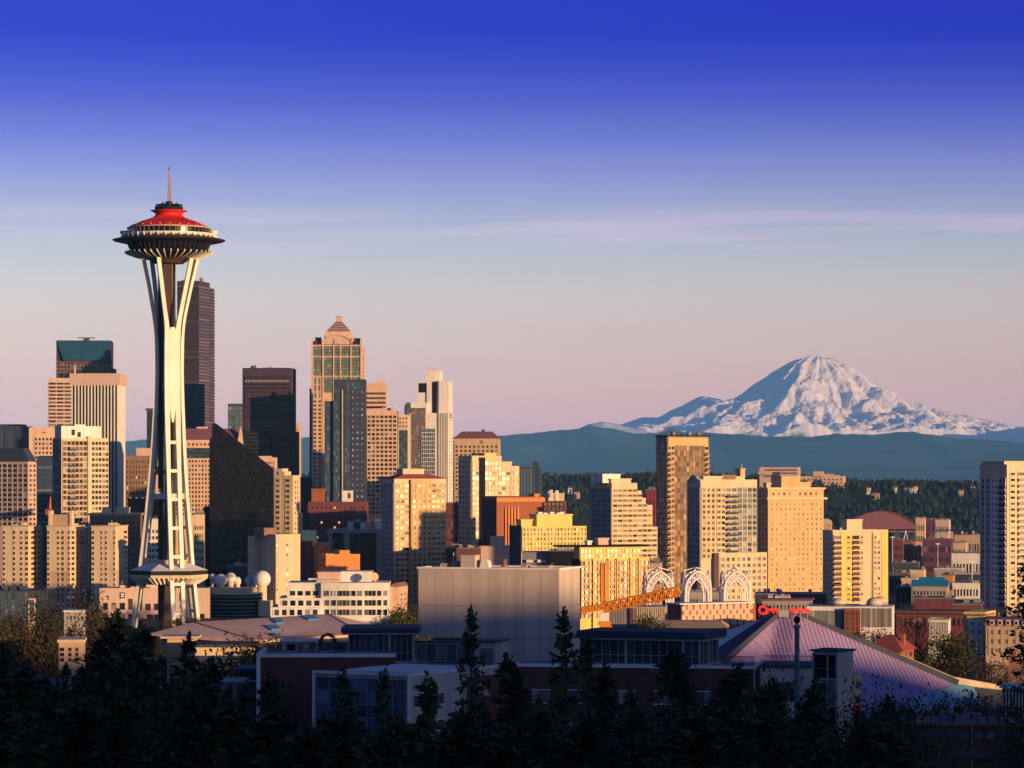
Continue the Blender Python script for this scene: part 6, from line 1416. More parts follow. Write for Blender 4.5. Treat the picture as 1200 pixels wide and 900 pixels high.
def pavilion(name, label, xl, xr, top, eave, sill, Y, th, cols, thick, over=.9, xc=None, depth=9, curtain_from=None):
    t = T(name, label, 'building', xl, xc or xr - 1, xr, Y, th, top, 'slate', depth=depth, solid=False, base=PZ(sill + 10, Y))
    t.part('roof', ['slate', 'concrete'], lambda b: (b.box(-over, t.W + over, -over, t.D + over, t.Z(eave) + .25, t.Z(top)), setattr(b, 'cur', 1), b.box(-over + .15, t.W + over - .15, -over + .15, t.D + over - .15, t.Z(eave), t.Z(eave) + .249)))
    t.part('floor', 'concrete', lambda b: b.box(-.3, t.W + .3, -.3, t.D + .3, t.z0, t.Z(sill)))
    t.part('glass_wall', G['teal'], lambda b: ([b.quad((t.W * k / cols, .3 + JIT.uniform(0, .02), t.Z(sill)), (t.W * (k + 1) / cols, .3 + JIT.uniform(0, .02), t.Z(sill)), (t.W * (k + 1) / cols, .3, t.Z(eave)), (t.W * k / cols, .3, t.Z(eave))) for k in range(cols)],
        [b.quad((t.W - .3, t.D * k / 4, t.Z(sill)), (t.W - .3, t.D * (k + 1) / 4, t.Z(sill)), (t.W - .3, t.D * (k + 1) / 4, t.Z(eave)), (t.W - .3, t.D * k / 4, t.Z(eave))) for k in range(4)]))
    for k in range(cols + 1):
        big = k in thick; w = .28 if big else .06; u = t.W * k / cols
        t.part('column' if big else 'mullion', 'concrete', lambda b: b.box(max(0, u - w / 2), min(t.W, u + w / 2) + (.001 if u else 0), -.1 if big else .1, .28, t.Z(sill), t.Z(eave)))
    for k in range(1, 5): t.part('mullion', 'concrete', lambda b: b.box(t.W - .28, t.W - .1 + (.15 if k == 4 else 0), t.D * k / 4 - .04, t.D * k / 4 + .04, t.Z(sill), t.Z(eave)))
    t.part('rail', 'concrete', lambda b: b.box(0, t.W, .12, .26, t.Z(sill) + 1.0, t.Z(sill) + 1.08))
    t.wall.box(.5, t.W - .6, t.D * .55, t.D - .3, t.Z(sill) + .01, t.Z(eave) - .01); t.done()
pavilion('glass_pavilion', 'long glass pavilion with flat overhanging roof and slim columns', 684, 842, 741, 751.5, 779, 392, 6, 14, (0, 5, 12, 14), .9, xc=820, depth=8)
pavilion('glass_pavilion', 'smaller glass pavilion with curtains beside the plain beige block', 408, 486, 735.5, 743.5, 774.5, 408, 6, 11, (0, 7, 11), .9, xc=484, depth=9)
t = T('low_building', 'dark recessed storey with white framed panes under the plain block', 'building', 462, 560, 562, 416, 6, 752, 'navy', base=PZ(785, 416), depth=1.6)
t.grid('F', 464, 559, 754, 776, 8, 1, .9, .9, 'blue', .08, m='concrete'); t.part('ledge', 'concrete', lambda b: b.box(-.5, t.W + .5, -1.4, -.01, t.Z(781.5), t.Z(778.5))); t.done()
t = T('low_building', 'little flat roofed pavilion with a dark opening on the terrace', 'building', 331, 371, 373, 425, 6, 752, BEIGE, base=PZ(770, 425), depth=5)
t.use('black'); t.slab('F', t.f(336), t.f(346), t.z0, t.Z(755), 0, .03); t.wall.cur = 0; t.part('roof', 'white', lambda b: b.box(-.4, t.W + .4, -.4, t.D + .4, t.topz, t.topz + .22)); t.done()

# terrace block with brick front and pale frame
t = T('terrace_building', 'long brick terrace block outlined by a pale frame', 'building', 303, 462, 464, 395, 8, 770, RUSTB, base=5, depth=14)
t.part('frame', 'white', lambda b: (b.box(-.25, t.W + .25, -.25, .3, t.topz, t.topz + .45), b.box(-.25, .25, -.25, -.01, t.z0, t.topz - .002), b.box(-.25, .3, .3, t.D, t.topz, t.topz + .45)))
t.part('roof', 'roof_grey', lambda b: b.box(.31, t.W, .31, t.D, t.topz + .01, t.topz + .1)); t.grid('F', 318, 345, 800, 806, 3, 1, .5, .9, 'teal', .06)
for q in range(12): t.part('railing', 'dark_grey', lambda b: (b.tube((t.f(357 + 4 * q), 6, t.topz), (t.f(357 + 4 * q), 6, t.Z(757)), .04, n=4), b.tube((t.f(357 + 4 * q), 6, t.Z(757)), (t.f(361 + 4 * q), 6, t.Z(757)), .04, n=4), b.tube((t.f(357 + 4 * q), 6, t.Z(763)), (t.f(361 + 4 * q), 6, t.Z(763)), .03, n=4)))
t.done()
rr = random.Random(8)
pg = P(384, 762, 402); pr = empty('garden_arch', (pg.x, pg.y, PZ(770, 395)), 0, 'leafy arch over the roof terrace', 'arch')
b = MB(); n = 14; arc = [Vector((1.05 * math.cos(math.pi * k / n), 0, 1.2 + 1.35 * math.sin(math.pi * k / n))) for k in range(n + 1)]; arc = [Vector((1.05, 0, 0))] + arc + [Vector((-1.05, 0, 0))]
[b.tube(p, q, .07, n=5) for p, q in zip(arc, arc[1:])]; b.build('hoop', M['dark_grey'], pr)
LEAF_D = leafmat('dark_leaves', (.012, .024, .010), (.035, .05, .018))
b = MB()
for p, q in zip(arc, arc[1:]):
    for _ in range(26):
        c = p.lerp(q, rr.random()) + Vector((rr.gauss(0, .16), rr.gauss(0, .16), rr.gauss(0, .14))); u = Vector((rr.gauss(0, 1), rr.gauss(0, 1), rr.gauss(0, 1))).normalized() * .12; w_ = u.orthogonal().normalized() * .08
        b.quad(c - u, c - w_, c + u, c + w_)
b.build('foliage', LEAF_D, pr)
for q, (px, Y, lab) in enumerate([(352, 402, 'potted shrub by the terrace pavilion'), (399, 399, 'potted shrub near the curtained glass pavilion'), (366, 404, 'bare potted sapling on the roof terrace')]):
    p = P(px, 770, Y); rt = empty('potted_shrub', (p.x, Y, PZ(770, 395)), 0, lab, 'plant'); b = MB(); b.lathe([(.22, 0), (.32, .5), (.28, .5), (.2, .42)], 12); b.build('pot', M['brown'], rt)
    b = MB(); 
    for _ in range(140):
        c = Vector((rr.gauss(0, .3), rr.gauss(0, .3), .9 + rr.gauss(0, .3))); u = Vector((rr.gauss(0, 1), rr.gauss(0, 1), rr.gauss(0, 1))).normalized() * .1; w_ = u.orthogonal().normalized() * .06; b.quad(c - u, c - w_, c + u, c + w_)
    b.build('foliage', LEAF_D, rt)

# grey panelled block with a pink end wall
t = T('school_building', 'grey panelled block with pale frame and pink end wall', 'building', 366, 479, 600, 372, 30, 793, 'concrete', base=5)
t.use(BEIGE); t.slab('R', 0, t.D, t.z0, t.topz - .05, .0, .08); t.use(RUSTB); t.slab('R', t.r(548), t.D, t.z0, t.topz - .8, .08, .14); t.wall.cur = 0
t.part('frame', 'white', lambda b: (b.box(-.15, t.W + .2, -.2, .3, t.topz, t.topz + .35), b.box(t.W - .3, t.W + .2, .3, t.D + .1, t.topz, t.topz + .35), b.box(-.15, .25, -.2, -.01, t.z0, t.topz - .002), b.box(t.W - .12, t.W + .14, -.2, -.01, t.z0, t.topz - .002)))
t.part('roof', 'roof_grey', lambda b: b.box(.2, t.W - .31, .31, t.D, t.topz + .01, t.topz + .12))
t.curtain('F', 370, 476, 797, 905, 7, 7, 'blue', mm='grey', bar=.1, floor=.12)
for a, b_, y0, y1 in ((484, 499, 817, 830), (505, 520, 816, 829), (562, 576, 812, 824), (484, 499, 850, 862), (505, 520, 848, 860)):
    t.grid('R', a, b_, y0, y1, 2, 1, .9, .95, 'pale', .06, d0=.08)
    t.part('window_frame', 'white', lambda b: (b.box(t.W + .1, t.W + .2, t.r(a) - .08, t.r(b_) + .08, t.Z(y1) - .12, t.Z(y1)), b.box(t.W + .1, t.W + .2, t.r(a) - .08, t.r(b_) + .08, t.Z(y0), t.Z(y0) + .1)))
t.part('roof_deck', 'white', lambda b: b.box(1.5, t.W - 1, 4, t.D - 6, t.topz + .12, t.topz + .3)); t.done()

# long brick front
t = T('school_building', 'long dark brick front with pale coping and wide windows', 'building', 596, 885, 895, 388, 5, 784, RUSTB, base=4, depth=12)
t.part('coping', 'white', lambda b: (b.box(-.1, t.W + .2, -.25, .35, t.topz, t.topz + .4), b.box(t.W - .35, t.W + .2, .35, t.D, t.topz, t.topz + .4)))
t.part('roof', 'roof_grey', lambda b: b.box(0, t.W - .4, .4, t.D - .1, t.topz + .02, t.topz + .12))
t.use(BEIGE); t.slab('F', t.f(883), t.W + .02, t.z0, t.topz - .01, 0, .2); t.slab('R', 0, t.D, t.z0, t.topz - .01, 0, .05); t.wall.cur = 0
for px in (620, 664, 722, 766, 810, 852):
    for ya, yb in ((811.5, 826), (842, 857), (872, 887)):
        a, b_ = (px, px + 22) if px != 766 else (px, px + 23)
        t.grid('F', a, b_, ya, yb, 3, 1, .93, .95, 'pale' if (px + int(ya)) % 3 == 0 else 'blue', .05)
        t.part('window_frame', 'white', lambda b: (b.box(t.f(a) - .1, t.f(b_) + .1, -.16, -.001, t.Z(yb) - .14, t.Z(yb)), b.box(t.f(a) - .1, t.f(b_) + .1, -.16, -.001, t.Z(ya), t.Z(ya) + .1)))
for q in range(22): t.part('railing', 'dark_grey', lambda b: (b.tube((t.f(846 + 1.75 * q), .6, t.topz + .4), (t.f(846 + 1.75 * q), .6, t.topz + 1.5), .03, n=4), b.tube((t.f(846 + 1.75 * q), .6, t.topz + 1.5), (t.f(847.75 + 1.75 * q), .6, t.topz + 1.5), .04, n=4)))
t.done()
t = T('school_building', 'beige block with blue canopy window between brick front and lift tower', 'building', 893, 956, 958, 384, 5, 783, BEIGE, base=4, depth=10)
t.part('canopy', 'teal', lambda b: b.box(t.f(908), t.f(932), -1.2, -.01, t.Z(803), t.Z(799.5))); t.grid('F', 906, 918, 805, 822, 3, 1, .9, .95, 'pale', .05); t.grid('F', 919, 931, 805, 822, 2, 1, .9, .95, 'dark', .05)
t.part('roof', 'slate', lambda b: b.box(-.1, t.W + .1, -.2, t.D, t.topz, t.topz + .3)); t.part('window_box', 'white', lambda b: b.box(t.f(918), t.f(932), -.9, -.01, t.Z(832), t.Z(824)))
for q in range(24): t.part('railing', 'dark_grey', lambda b: (b.tube((t.f(893.5 + 2.5 * q), .1, t.topz + .3), (t.f(893.5 + 2.5 * q), .1, t.topz + 1.5), .03, n=4), b.tube((t.f(893.5 + 2.5 * q), .1, t.topz + 1.5), (t.f(896 + 2.5 * q), .1, t.topz + 1.5), .04, n=4)))
t.done()
t = T('lift_tower', 'slim beige tower with a glazed open stair side', 'tower', 953, 982, 1000, 365, 32, 764, BEIGE, base=4, depth=3.6)
t.use('black'); t.slab('F', .15, t.W - .12, t.z0, t.Z(768), 0, .02); t.wall.cur = 0
for y in (796.5, 829, 861): t.part('landing', 'concrete', lambda b: b.box(0, t.W, -.3, -.021, t.Z(y + 1.2), t.Z(y - 1.2)))
for px in (953.2, 970.5, 981): t.part('post', 'concrete', lambda b: b.box(t.f(px) - .06, t.f(px) + .07, -.26, -.022, t.z0, t.Z(766)))
for j in range(4): t.part('rail', 'steel', lambda b: b.box(0.05, t.W - .05, -.24, -.2, t.Z(796.5 + 32.5 * (j - 0) - 12), t.Z(796.5 + 32.5 * j - 12) + .06))
t.grid('F', 954, 970, 799, 828, 1, 1, .9, .9, 'teal', .03, d0=.03); t.grid('F', 971.5, 980.5, 799, 828, 1, 1, .9, .9, 'pale', .03, d0=.03)
for q in range(12): t.part('panel_joint', 'grey', lambda b: b.box(t.W - .01, t.W + .008, .02, t.D, t.Z(775 + 9 * q) - .02, t.Z(775 + 9 * q) + .02))
t.part('roof', 'teal', lambda b: (b.box(-.25, t.W + .25, -.4, t.D + .25, t.topz, t.topz + .22), b.box(.4, 1.6, .8, 2.2, t.topz + .22, t.topz + .35), b.box(1.9, 2.7, .8, 2.2, t.topz + .22, t.topz + .35))); t.done()
t = T('apartment_building', 'thin strip of yellow over red wall behind the lift tower', 'apartment building', 990, 1000.5, 1009, 430, 40, 791, 'red_paint', base=4, depth=1.7)
t.use('yellow'); t.slab('R', 0, t.D * .98, t.Z(826), t.topz, 0, .08); t.wall.cur = 0
for y in (799, 816): t.grid('R', 1001.3, 1008.3, y, y + 9, 1, 1, .85, .9, 'dark', .05, d0=.08, m='yellow')
for y in (832, 850, 866): t.grid('R', 1001.3, 1008.3, y, y + 12, 1, 1, .7, .9, 'blue', .05)
t.done()
p = P(934, 835, 376); pz = PZ(725, 376); po = empty('flagpole', (p.x, p.y, 8), 0, 'teal pole with a dark ball finial before the arena roof', 'pole'); h = pz - 8
b = MB(); b.lathe([(.34, 0), (.30, h - 1.2), (.42, h - 1.1), (.42, h - .85), (.3, h - .7)], 14); b.build('pole', mat('pole_teal', (.16, .25, .27), .5), po); b = MB(); b.lathe([(.03, h - .7), (.35, h - .45), (.42, h - .1), (.3, h + .2), (.03, h + .35)], 14); b.build('finial', M['black'], po)
t = T('low_building', 'low teal roofed house beside the brick terrace among trees', 'building', 281, 302, 304, 420, 8, 786, 'slate', base=6, depth=8)
t.part('roof', 'teal', lambda b: b.box(-.5, t.W + .5, -.6, t.D, t.topz, t.topz + .35)); t.grid('F', 282, 302, 790, 796, 3, 1, .9, .9, 'dark', .08); t.part('sill_band', 'concrete', lambda b: b.box(0, t.W, -.3, -.01, t.Z(799), t.Z(797))); t.done()
t = T('low_building', 'low grey green shed roof deep in the trees', 'building', 255, 288, 290, 400, 6, 800, 'grey', base=6, depth=8); t.part('roof', 'concrete', lambda b: b.box(-.4, t.W + .4, -.4, t.D, t.topz, t.topz + .2)); t.done()
t = T('house', 'pale gabled house wall showing through the dark cedars', 'house', 34, 61, 63, 330, 8, 806, 'concrete', base=10, depth=9)
t.part('roof', 'slate', lambda b: b.prism_y([(-.6, t.topz), (t.W + .3, t.topz), (t.W + .3, t.topz + .3), (t.W * .3, t.topz + 1.0), (-.6, t.topz + .4)], -.4, t.D)); t.grid('F', 40, 55, 815, 822, 2, 1, .5, .9, 'dark', .06); t.done()
t = T('house', 'house with a broad dark blue roof under the cedars', 'house', -30, 80, 84, 235, 10, 862, 'navy', base=14, depth=10)
t.part('roof', 'navy', lambda b: b.prism_x([(-.8, t.topz - .3), (t.D / 2, t.topz + 1.0), (t.D + .8, t.topz - .3), (t.D + .8, t.topz), (t.D / 2, t.topz + 1.4), (-.8, t.topz)], -.6, t.W + .6)); t.part('chimney', 'brown', lambda b: b.box(t.W * .4, t.W * .4 + .8, t.D / 2, t.D / 2 + .8, t.topz, t.topz + 2.4)); t.grid('F', 0, 70, 868, 882, 5, 1, .5, .9, 'dark', .08); t.done()
# brick apartments at the lower right
t = T('apartment_building', 'long dark brick apartment house with crowded roof pipes', 'apartment building', 1068, 1222, 1224, 330, 4, 852, mat('apartment_brick', (.13, .055, .042), .85, var=.2, scale=.5), base=8, depth=12)  # one dark brick colour all over this house
for ya, yb in ((858, 867), (880, 890)): t.grid('F', 1076, 1216, ya, yb, 9, 1, .5, .95, 'blue', .08)
t.part('coping', 'brown', lambda b: b.box(-.2, t.W + .2, -.25, .3, t.topz, t.topz + .3)); t.part('roof', 'roof_grey', lambda b: b.box(.05, t.W, .31, t.D, t.topz + .01, t.topz + .08))
rr = random.Random(31)
for q in range(30):
    x, y, h = rr.uniform(.3, t.W - 2), rr.uniform(1.5, t.D - 2), rr.uniform(.5, 1.3)
    if q % 3: t.part('roof_pipe', ['concrete', 'steel', 'brick'][q % 3], lambda b: b.lathe([(.12, t.topz), (.12, t.topz + h), (.19, t.topz + h), (.19, t.topz + h + .15)], 8, x, y))
    else: t.part('rooftop_vent', ['grey', 'white', 'slate'][q % 3], lambda b: (b.box(x, x + rr.uniform(.5, 1.6), y, y + 1, t.topz, t.topz + h * .8), b.box(x - .05, x + .4, y - .05, y + 1.05, t.topz + h * .8, t.topz + h * .8 + .1)))
for q in range(4): t.part('chimney_flue', 'brick', lambda b: b.lathe([(.16, t.topz), (.16, t.Z(834)), (.2, t.Z(834)), (.2, t.Z(832.5))], 8, t.f(1116 + 3 * q), 5))
t.part('downpipe', 'grey', lambda b: b.tube((t.f(1139), -.12, t.z0), (t.f(1139), -.12, t.topz), .09, n=6)); t.done()
# ------------------------------------------------------------------ trees
BARK = mat('bark', (.05, .035, .025), .95, var=.3, scale=1.5)
LM = {'cedar': leafmat('cedar_needles', (.018, .038, .024), (.068, .098, .044)), 'pine': leafmat('pine_needles', (.022, .044, .024), (.085, .115, .046)),
      'green': leafmat('green_leaves', (.016, .028, .012), (.07, .085, .028)), 'brown': leafmat('budding_twigs', (.035, .026, .018), (.105, .075, .045)),
      'olive': leafmat('olive_leaves', (.03, .032, .012), (.12, .11, .035)), 'blossom': leafmat('blossom_petals', (.09, .07, .075), (.30, .24, .25)), 'poplar': leafmat('poplar_leaves', (.022, .024, .012), (.085, .068, .034))}
def leafq(b, c, size, rr, flat=0.0, dirv=None):
    u = Vector((rr.gauss(0, 1), rr.gauss(0, 1), rr.gauss(0, 1) * (1 - flat)))
    if dirv is not None: u = u * .6 + dirv * 1.2
    u = u.normalized() * size
    n = Vector((rr.gauss(0, .5), rr.gauss(0, .5), 1)) if flat else Vector((rr.gauss(0, 1), rr.gauss(0, 1), rr.gauss(0, 1)))
    w = u.cross(n)
    if w.length < 1e-5: return
    w = w.normalized() * size * .5
    b.add([c - u, c - w * .9, c + u, c + w * .9], [(0, 1, 2, 3)])
def make_conifer(seed, H, spread, leaf, sparse, name='cedar_tree'):
    rr = random.Random(seed); root = empty(name, (0, 0, 0))
    b = MB(); bend = [Vector((rr.gauss(0, .12) * k, rr.gauss(0, .12) * k, 0)) * .25 for k in range(9)]
    pts = [bend[k] + Vector((0, 0, H * k / 8)) for k in range(9)]
    for k in range(8): b.tube(pts[k], pts[k + 1], .42 * (1 - k / 8.4), .42 * (1 - (k + 1) / 8.4), n=7)
    cr = MB(); nb_tot = int(H * (5.2 if sparse else 8.0)); az = 0
    lumps = [rr.uniform(.7, 1.25) for _ in range(14)]
    for q in range(nb_tot):
        f = .12 + .87 * ((q + rr.random()) / nb_tot) ** 1.05; z = f * H; k = min(7, int(f * 8)); tp = pts[k].lerp(pts[k + 1], f * 8 - k)
        az += 2.4 + rr.uniform(-.5, .5)
        L = (spread * ((1 - f) ** .78) * lumps[int(f * 13)] + .3) * rr.uniform(.5, 1.25); d = Vector((math.cos(az), math.sin(az), 0))
        up = rr.uniform(.1, .7) if f > .6 else rr.uniform(-.3, .3)
        prev = tp; n = max(3, int(L / .38)); sd = Vector((-d.y, d.x, 0))
        for s_ in range(1, n + 1):
            t = s_ / n; p = tp + d * (L * t) + Vector((0, 0, L * (up * t - .42 * t * t + .14 * t ** 3)))
            if s_ % 2 == 0 or s_ == n: b.tube(prev, p, .045 * (1 - t) + .010, n=3); prev = p
            wd = .7 * (1 - t * .5) * min(1, L / 2.2) + .10
            for _ in range(rr.randint(3, 6) if not sparse else rr.randint(2, 4)):
                o = sd * rr.gauss(0, wd * .55); leafq(cr, p + o + Vector((0, 0, rr.gauss(-.10, .16) - abs(o.length) * .15)), rr.uniform(.22, .46) * leaf[1], rr, .35, d * .7 + o * .8 + Vector((0, 0, rr.uniform(-.3, .5))))
    for _ in range(26): leafq(cr, pts[8] + Vector((rr.gauss(0, .12), rr.gauss(0, .12), rr.uniform(-1.1, .25))), .2, rr, 0, Vector((0, 0, 1)))
    b.build('trunk', BARK, root); cr.build('crown', LM[leaf[0]], root); return root
def make_broadleaf(seed, H, Rw, leaf, n_clump=44, per=60, size=.34, bare=False, name='leafy_tree', column=False):
    rr = random.Random(seed); root = empty(name, (0, 0, 0)); b = MB(); cr = MB()
    th = H * (.12 if column else .3); b.tube((0, 0, -1), (0, 0, th), .035 * H * .6, .028 * H * .5, n=7)
    if column: b.tube((0, 0, th), (0, 0, H * .92), .014 * H, .004 * H, n=5)
    for c in range(n_clump):
        if column: zc = rr.uniform(.1, .98) * H; rad = Rw * (math.sin(math.pi * min(1, .16 + .84 * (zc / H) ** .8)) ** .6 + .12) * rr.uniform(.2, 1); cs = (.55, .55, 1.5)
        else: zc = H * (.34 + .62 * rr.random() ** .85); f = (zc / H - .62) / .40; rad = Rw * math.sqrt(max(.03, 1 - f * f)) * math.sqrt(rr.random()); cs = (.95, .95, .75)
        a = rr.uniform(0, 6.283); ctr = Vector((rad * math.cos(a), rad * math.sin(a), zc))
        base = Vector((0, 0, th + (zc - th) * rr.uniform(.1, .45))); m_ = base.lerp(ctr, .55) + Vector((0, 0, -.05 * H * rr.random()))
        b.tube(base, m_, .012 * H, .007 * H, n=4); b.tube(m_, ctr, .007 * H, .002 * H, n=4)
        sc = H / 14 * rr.uniform(.7, 1.25)
        if bare:
            for _ in range(7):
                e = ctr + Vector((rr.gauss(0, .7), rr.gauss(0, .7), rr.gauss(.3, .6))) * sc; b.tube(m_.lerp(ctr, rr.uniform(.4, 1)), e, .02, .008, n=3)
        for _ in range(per):
            p = ctr + Vector((rr.gauss(0, cs[0]), rr.gauss(0, cs[1]), rr.gauss(0, cs[2]))) * sc
            leafq(cr, p, size * rr.uniform(.6, 1.25), rr)
    b.build('trunk', BARK, root); cr.build('crown', LM[leaf], root); return root
HIDE = []
CON = [make_conifer(11, 30, 5.4, ('cedar', 1.0), False), make_conifer(23, 28, 4.6, ('pine', 1.0), True), make_conifer(37, 31, 6.0, ('cedar', 1.1), False), make_conifer(41, 27, 3.4, ('pine', 1.0), True)]
CH = [30, 28, 31, 27]
BRD = {'green': make_broadleaf(3, 14, 5.2, 'green'), 'brown': make_broadleaf(5, 14, 5.0, 'brown', 40, 34, .26, True), 'olive': make_broadleaf(8, 14, 5.0, 'olive', 40, 50, .3, True), 'blossom': make_broadleaf(14, 10, 4.6, 'blossom', 40, 46, .24, True), 'poplar': make_broadleaf(17, 20, 2.7, 'poplar', 70, 54, .32, False, 'poplar_tree', True)}
BRD['grove'] = make_broadleaf(29, 26, 5.6, 'green', 120, 110, .17)
BH = {'grove': 26, 'green': 14, 'brown': 14, 'olive': 14, 'blossom': 10, 'poplar': 20}
used = set(); TR = random.Random(77)
def plant(proto, H0, px, top, Y, label, group, cat='tree', wide=1.0):
    x = PX(px, Y); gz = ground_z(x, Y) - .5; h = PZ(top, Y) - gz; s_ = max(.25, h / H0)
    o = proto if proto.name not in used else copy_tree(proto); used.add(proto.name)
    o.location = (x, Y, gz); o.rotation_euler = (0, 0, TR.uniform(0, 6.28)); w_ = (s_ ** .6) * wide * TR.uniform(.92, 1.08); o.scale = (w_, w_, s_)
    tag(o, label, cat, group); return o
GC, GF = 'cedars at the foot of the slope', 'broad crowned trees in the park and streets'
for (k, px, top, Y, lab, w) in [
    (1, 555, 716, 205, 'tall thin cedar with layered sprays against the plain beige block', .62), (1, 660, 717, 215, 'taller sparse cedar overlapping the sunny corner of the beige block', .72), (3, 688, 742, 225, 'narrow cedar close behind the sparse cedar at the block corner', .7),
    (2, 606, 769, 190, 'bushy cedar with flat topped crown in the middle of the long brick front', .8), (0, 703, 778, 195, 'cedar with rounded tip in front of the long glass pavilion', .7), (3, 500, 793, 180, 'small open cedar before the pink school wall', .8),
    (0, 125, 716, 255, 'dense dark cedar with the highest tip of the western grove', 1.0), (2, 158, 732, 240, 'dense cedar next to the highest tip of the western grove', .9), (1, 213, 745, 235, 'slender cedar before the exhibition hall eave', .8), (2, 240, 775, 225, 'broad cedar under the exhibition hall', .9),
    (3, 287, 800, 215, 'narrow cedar before the teal roofed house', .8), (0, 326, 789, 205, 'cedar whose tip crosses the brick terrace frame', .8), (1, 405, 785, 190, 'sparse cedar before the grey panelled block', .8), (3, 449, 783, 195, 'thin columnar cedar at the corner of the grey panelled block', .6),
    (0, 800, 758, 200, 'pointed cedar rising past the long glass pavilion columns', .9), (1, 745, 806, 185, 'small cedar between two brick front windows', .7), (2, 850, 781, 195, 'broad dense cedar hiding the end of the brick front', 1.0), (2, 905, 797, 190, 'wide dark cedar below the blue canopy window', 1.0), (0, 945, 798, 185, 'cedar touching the glazed side of the lift tower', .8),
    (2, 8, 778, 150, 'huge dark cedar at the western frame edge', 1.1), (0, 1049, 816, 230, 'cedar standing before the blue corner of the arena roof', .8), (3, 1022, 834, 215, 'small cedar beside the red wall strip', .8), (1, 1206, 628, 330, 'tall sparse pine leaning in at the eastern frame edge', .8)]:
    plant(CON[k], CH[k], px, top, Y, lab, GC, 'conifer', w * 1.3)
for q in range(74):
    px = -10 + 1075 * (q + TR.uniform(-.4, .4)) / 73; k = TR.choice((0, 2, 0, 2, 1)); lim = 812 if px < 260 else 828 if px < 700 else 822
    plant(CON[k], CH[k], px, lim + TR.uniform(0, 40) + (14 if px > 960 else 0), TR.uniform(135, 230), 'dark cedar packed into the crowded grove along the bottom', 'cedars packed into the grove along the bottom', 'conifer', TR.uniform(1.1, 1.5))
for q in range(11):
    px = TR.uniform(690, 1080) if q % 3 else TR.uniform(20, 300); plant(BRD['grove'], 26, px, TR.uniform(822, 862), TR.uniform(180, 240), 'round crowned dark tree among the cedars along the bottom', 'round crowned trees among the cedars', 'tree', TR.uniform(.7, 1.0))
for q in range(20):
    px = -10 + 300 * (q + TR.uniform(-.4, .4)) / 20; k = TR.choice((0, 2))
    plant(CON[k], CH[k], px, TR.uniform(775, 820), TR.uniform(250, 420), 'dark cedar in the western grove behind the huge cedar', 'cedars of the western grove', 'conifer', TR.uniform(1.2, 1.5))
for (px, top, Y, w) in [(18, 722, 720, 1.1), (42, 712, 690, 1), (54, 716, 690, 1), (64, 722, 700, 1), (28, 728, 650, 1.2), (106, 714, 660, 1), (115, 722, 650, .9), (4, 735, 640, 1.2), (86, 735, 720, 1)]:
    plant(BRD['poplar'], 20, px, top, Y, 'tall brownish poplar in the row below the tan apartments', 'poplars below the tan apartments', 'poplar', w)
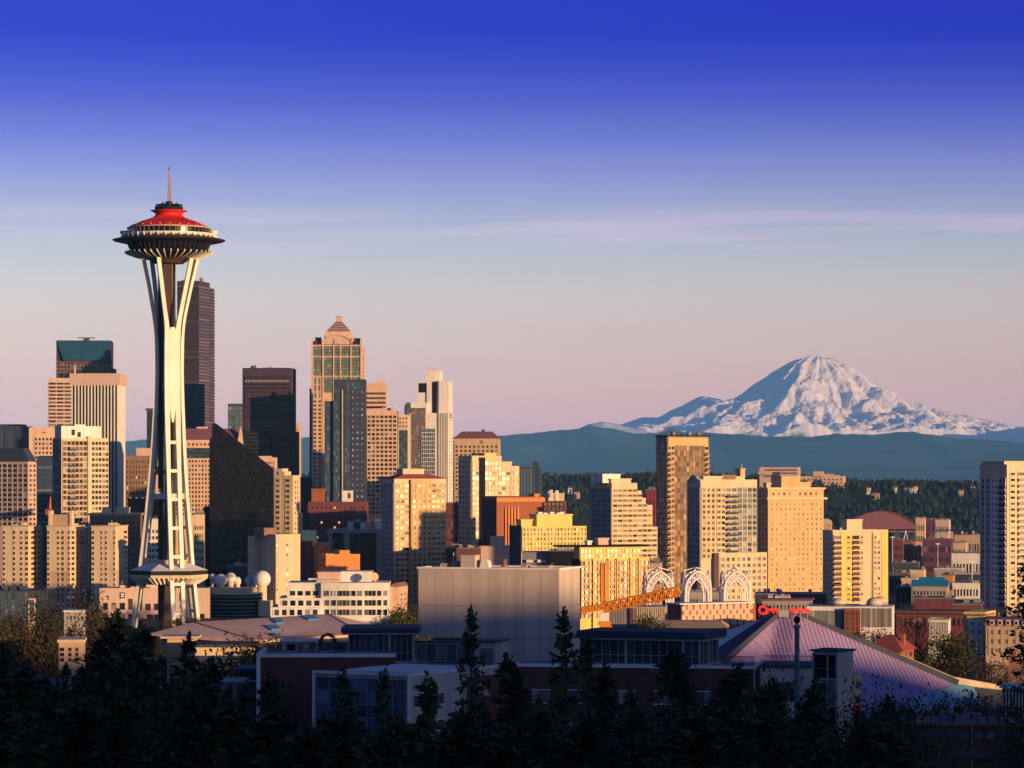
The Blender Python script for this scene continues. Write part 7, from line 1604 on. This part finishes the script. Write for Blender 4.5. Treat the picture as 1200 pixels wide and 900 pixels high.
for (kd, px, top, Y, lab, w) in [
    ('olive', 283, 757, 560, 'yellowish budding tree between exhibition hall and brick terrace', 1.1), ('olive', 262, 770, 540, 'yellow green tree next to the low hall under the exhibition roof', 1.2), ('brown', 300, 750, 600, 'brown budding tree at the exhibition hall eave', 1), ('brown', 318, 752, 560, 'brown budding tree before the exhibition hall front', .9), ('brown', 322, 760, 545, 'second brown budding tree beside the terrace frame', .9),
    ('green', 476, 715, 930, 'green tree in the gap between white terraces and beige block', 1), ('olive', 483, 706, 960, 'tall olive tree pressed against the beige block edge', 1), ('green', 466, 722, 880, 'low green tree in the gap beside the orange gabled building', 1.1),
    ('brown', 1071, 724, 840, 'large brown bare tree before the white ribbed glass front', .75), ('brown', 1050, 742, 830, 'brown bare tree over the brick house roof', 1), ('brown', 1025, 738, 850, 'low brown tree behind the brick house', 1.2), ('brown', 1012, 742, 840, 'brown tree at the foot of the ribbed hall', 1), ('green', 1100, 750, 800, 'dark green tree in front of the white ribbed glass front', .9), ('green', 1121, 744, 800, 'dark green tree beside the yellow apartment house', .8),
    ('blossom', 1090, 818, 480, 'pink blossoming tree before the blue arena corner', 1.2), ('blossom', 1118, 815, 500, 'pale blossoming tree under the sunlit buttress', 1.2), ('blossom', 1150, 817, 500, 'blossoming tree next to the white ribbed pavilion', 1.1), ('brown', 1136, 830, 440, 'bare brown tree before the blossoming trees', 1.2), ('brown', 1165, 818, 470, 'bare brown tree beside the white ribbed pavilion', 1), ('green', 1082, 834, 430, 'dark green bush behind the roof flues', 1.2),
    ('brown', 1112, 776, 745, 'brown tree in the row above the sunlit buttress', 1.6), ('brown', 1134, 774, 745, 'wide brown tree in the row before the brick building', 1.6), ('brown', 1160, 775, 745, 'brown tree at the end of the row before the brick building', 1.5), ('brown', 1176, 790, 690, 'bare tree between brick building and ribbed pavilion', 1.1),
    ('green', 568, 728, 900, 'dark tree by the crane base', .6), ('green', 758, 724, 930, 'dark green tree before the magenta banner hall', .9), ('green', 768, 730, 920, 'second dark green tree before the magenta banner hall', .9)]:
    plant(BRD[kd], BH[kd], px, top, Y, lab, GF, 'tree', w)
for q in range(34):
    px = TR.uniform(-10, 330); Y = TR.uniform(760, 1130); top = 562 + (60 - TR.uniform(8, 13)) * F / Y
    plant(BRD[TR.choice(('green', 'brown', 'green'))], 14, px, top, Y, 'dark park tree among the streets below the tan apartments', 'park trees below the tan apartments', 'tree', TR.uniform(.9, 1.3))
for q in range(40):
    px = TR.uniform(1040, 1210); Y = TR.uniform(760, 1350); top = 562 + (60 - TR.uniform(6, 10)) * F / Y
    plant(BRD[TR.choice(('green', 'brown', 'brown'))], 14, px, top, Y, 'street tree among the low roofs east of the arena', 'street trees east of the arena', 'tree', TR.uniform(.9, 1.3))
for k, px, top, Y, lab in ((0, 74, 777, 500, 'dark cedar hiding the foot of the peach pilaster building'), (2, 92, 780, 480, 'wider dark cedar before the peach pilaster building'), (0, 84, 735, 760, 'dark cedar before the small grey building behind the poplars')):
    plant(CON[k], CH[k], px, top, Y, lab, GC, 'conifer', 1.2)
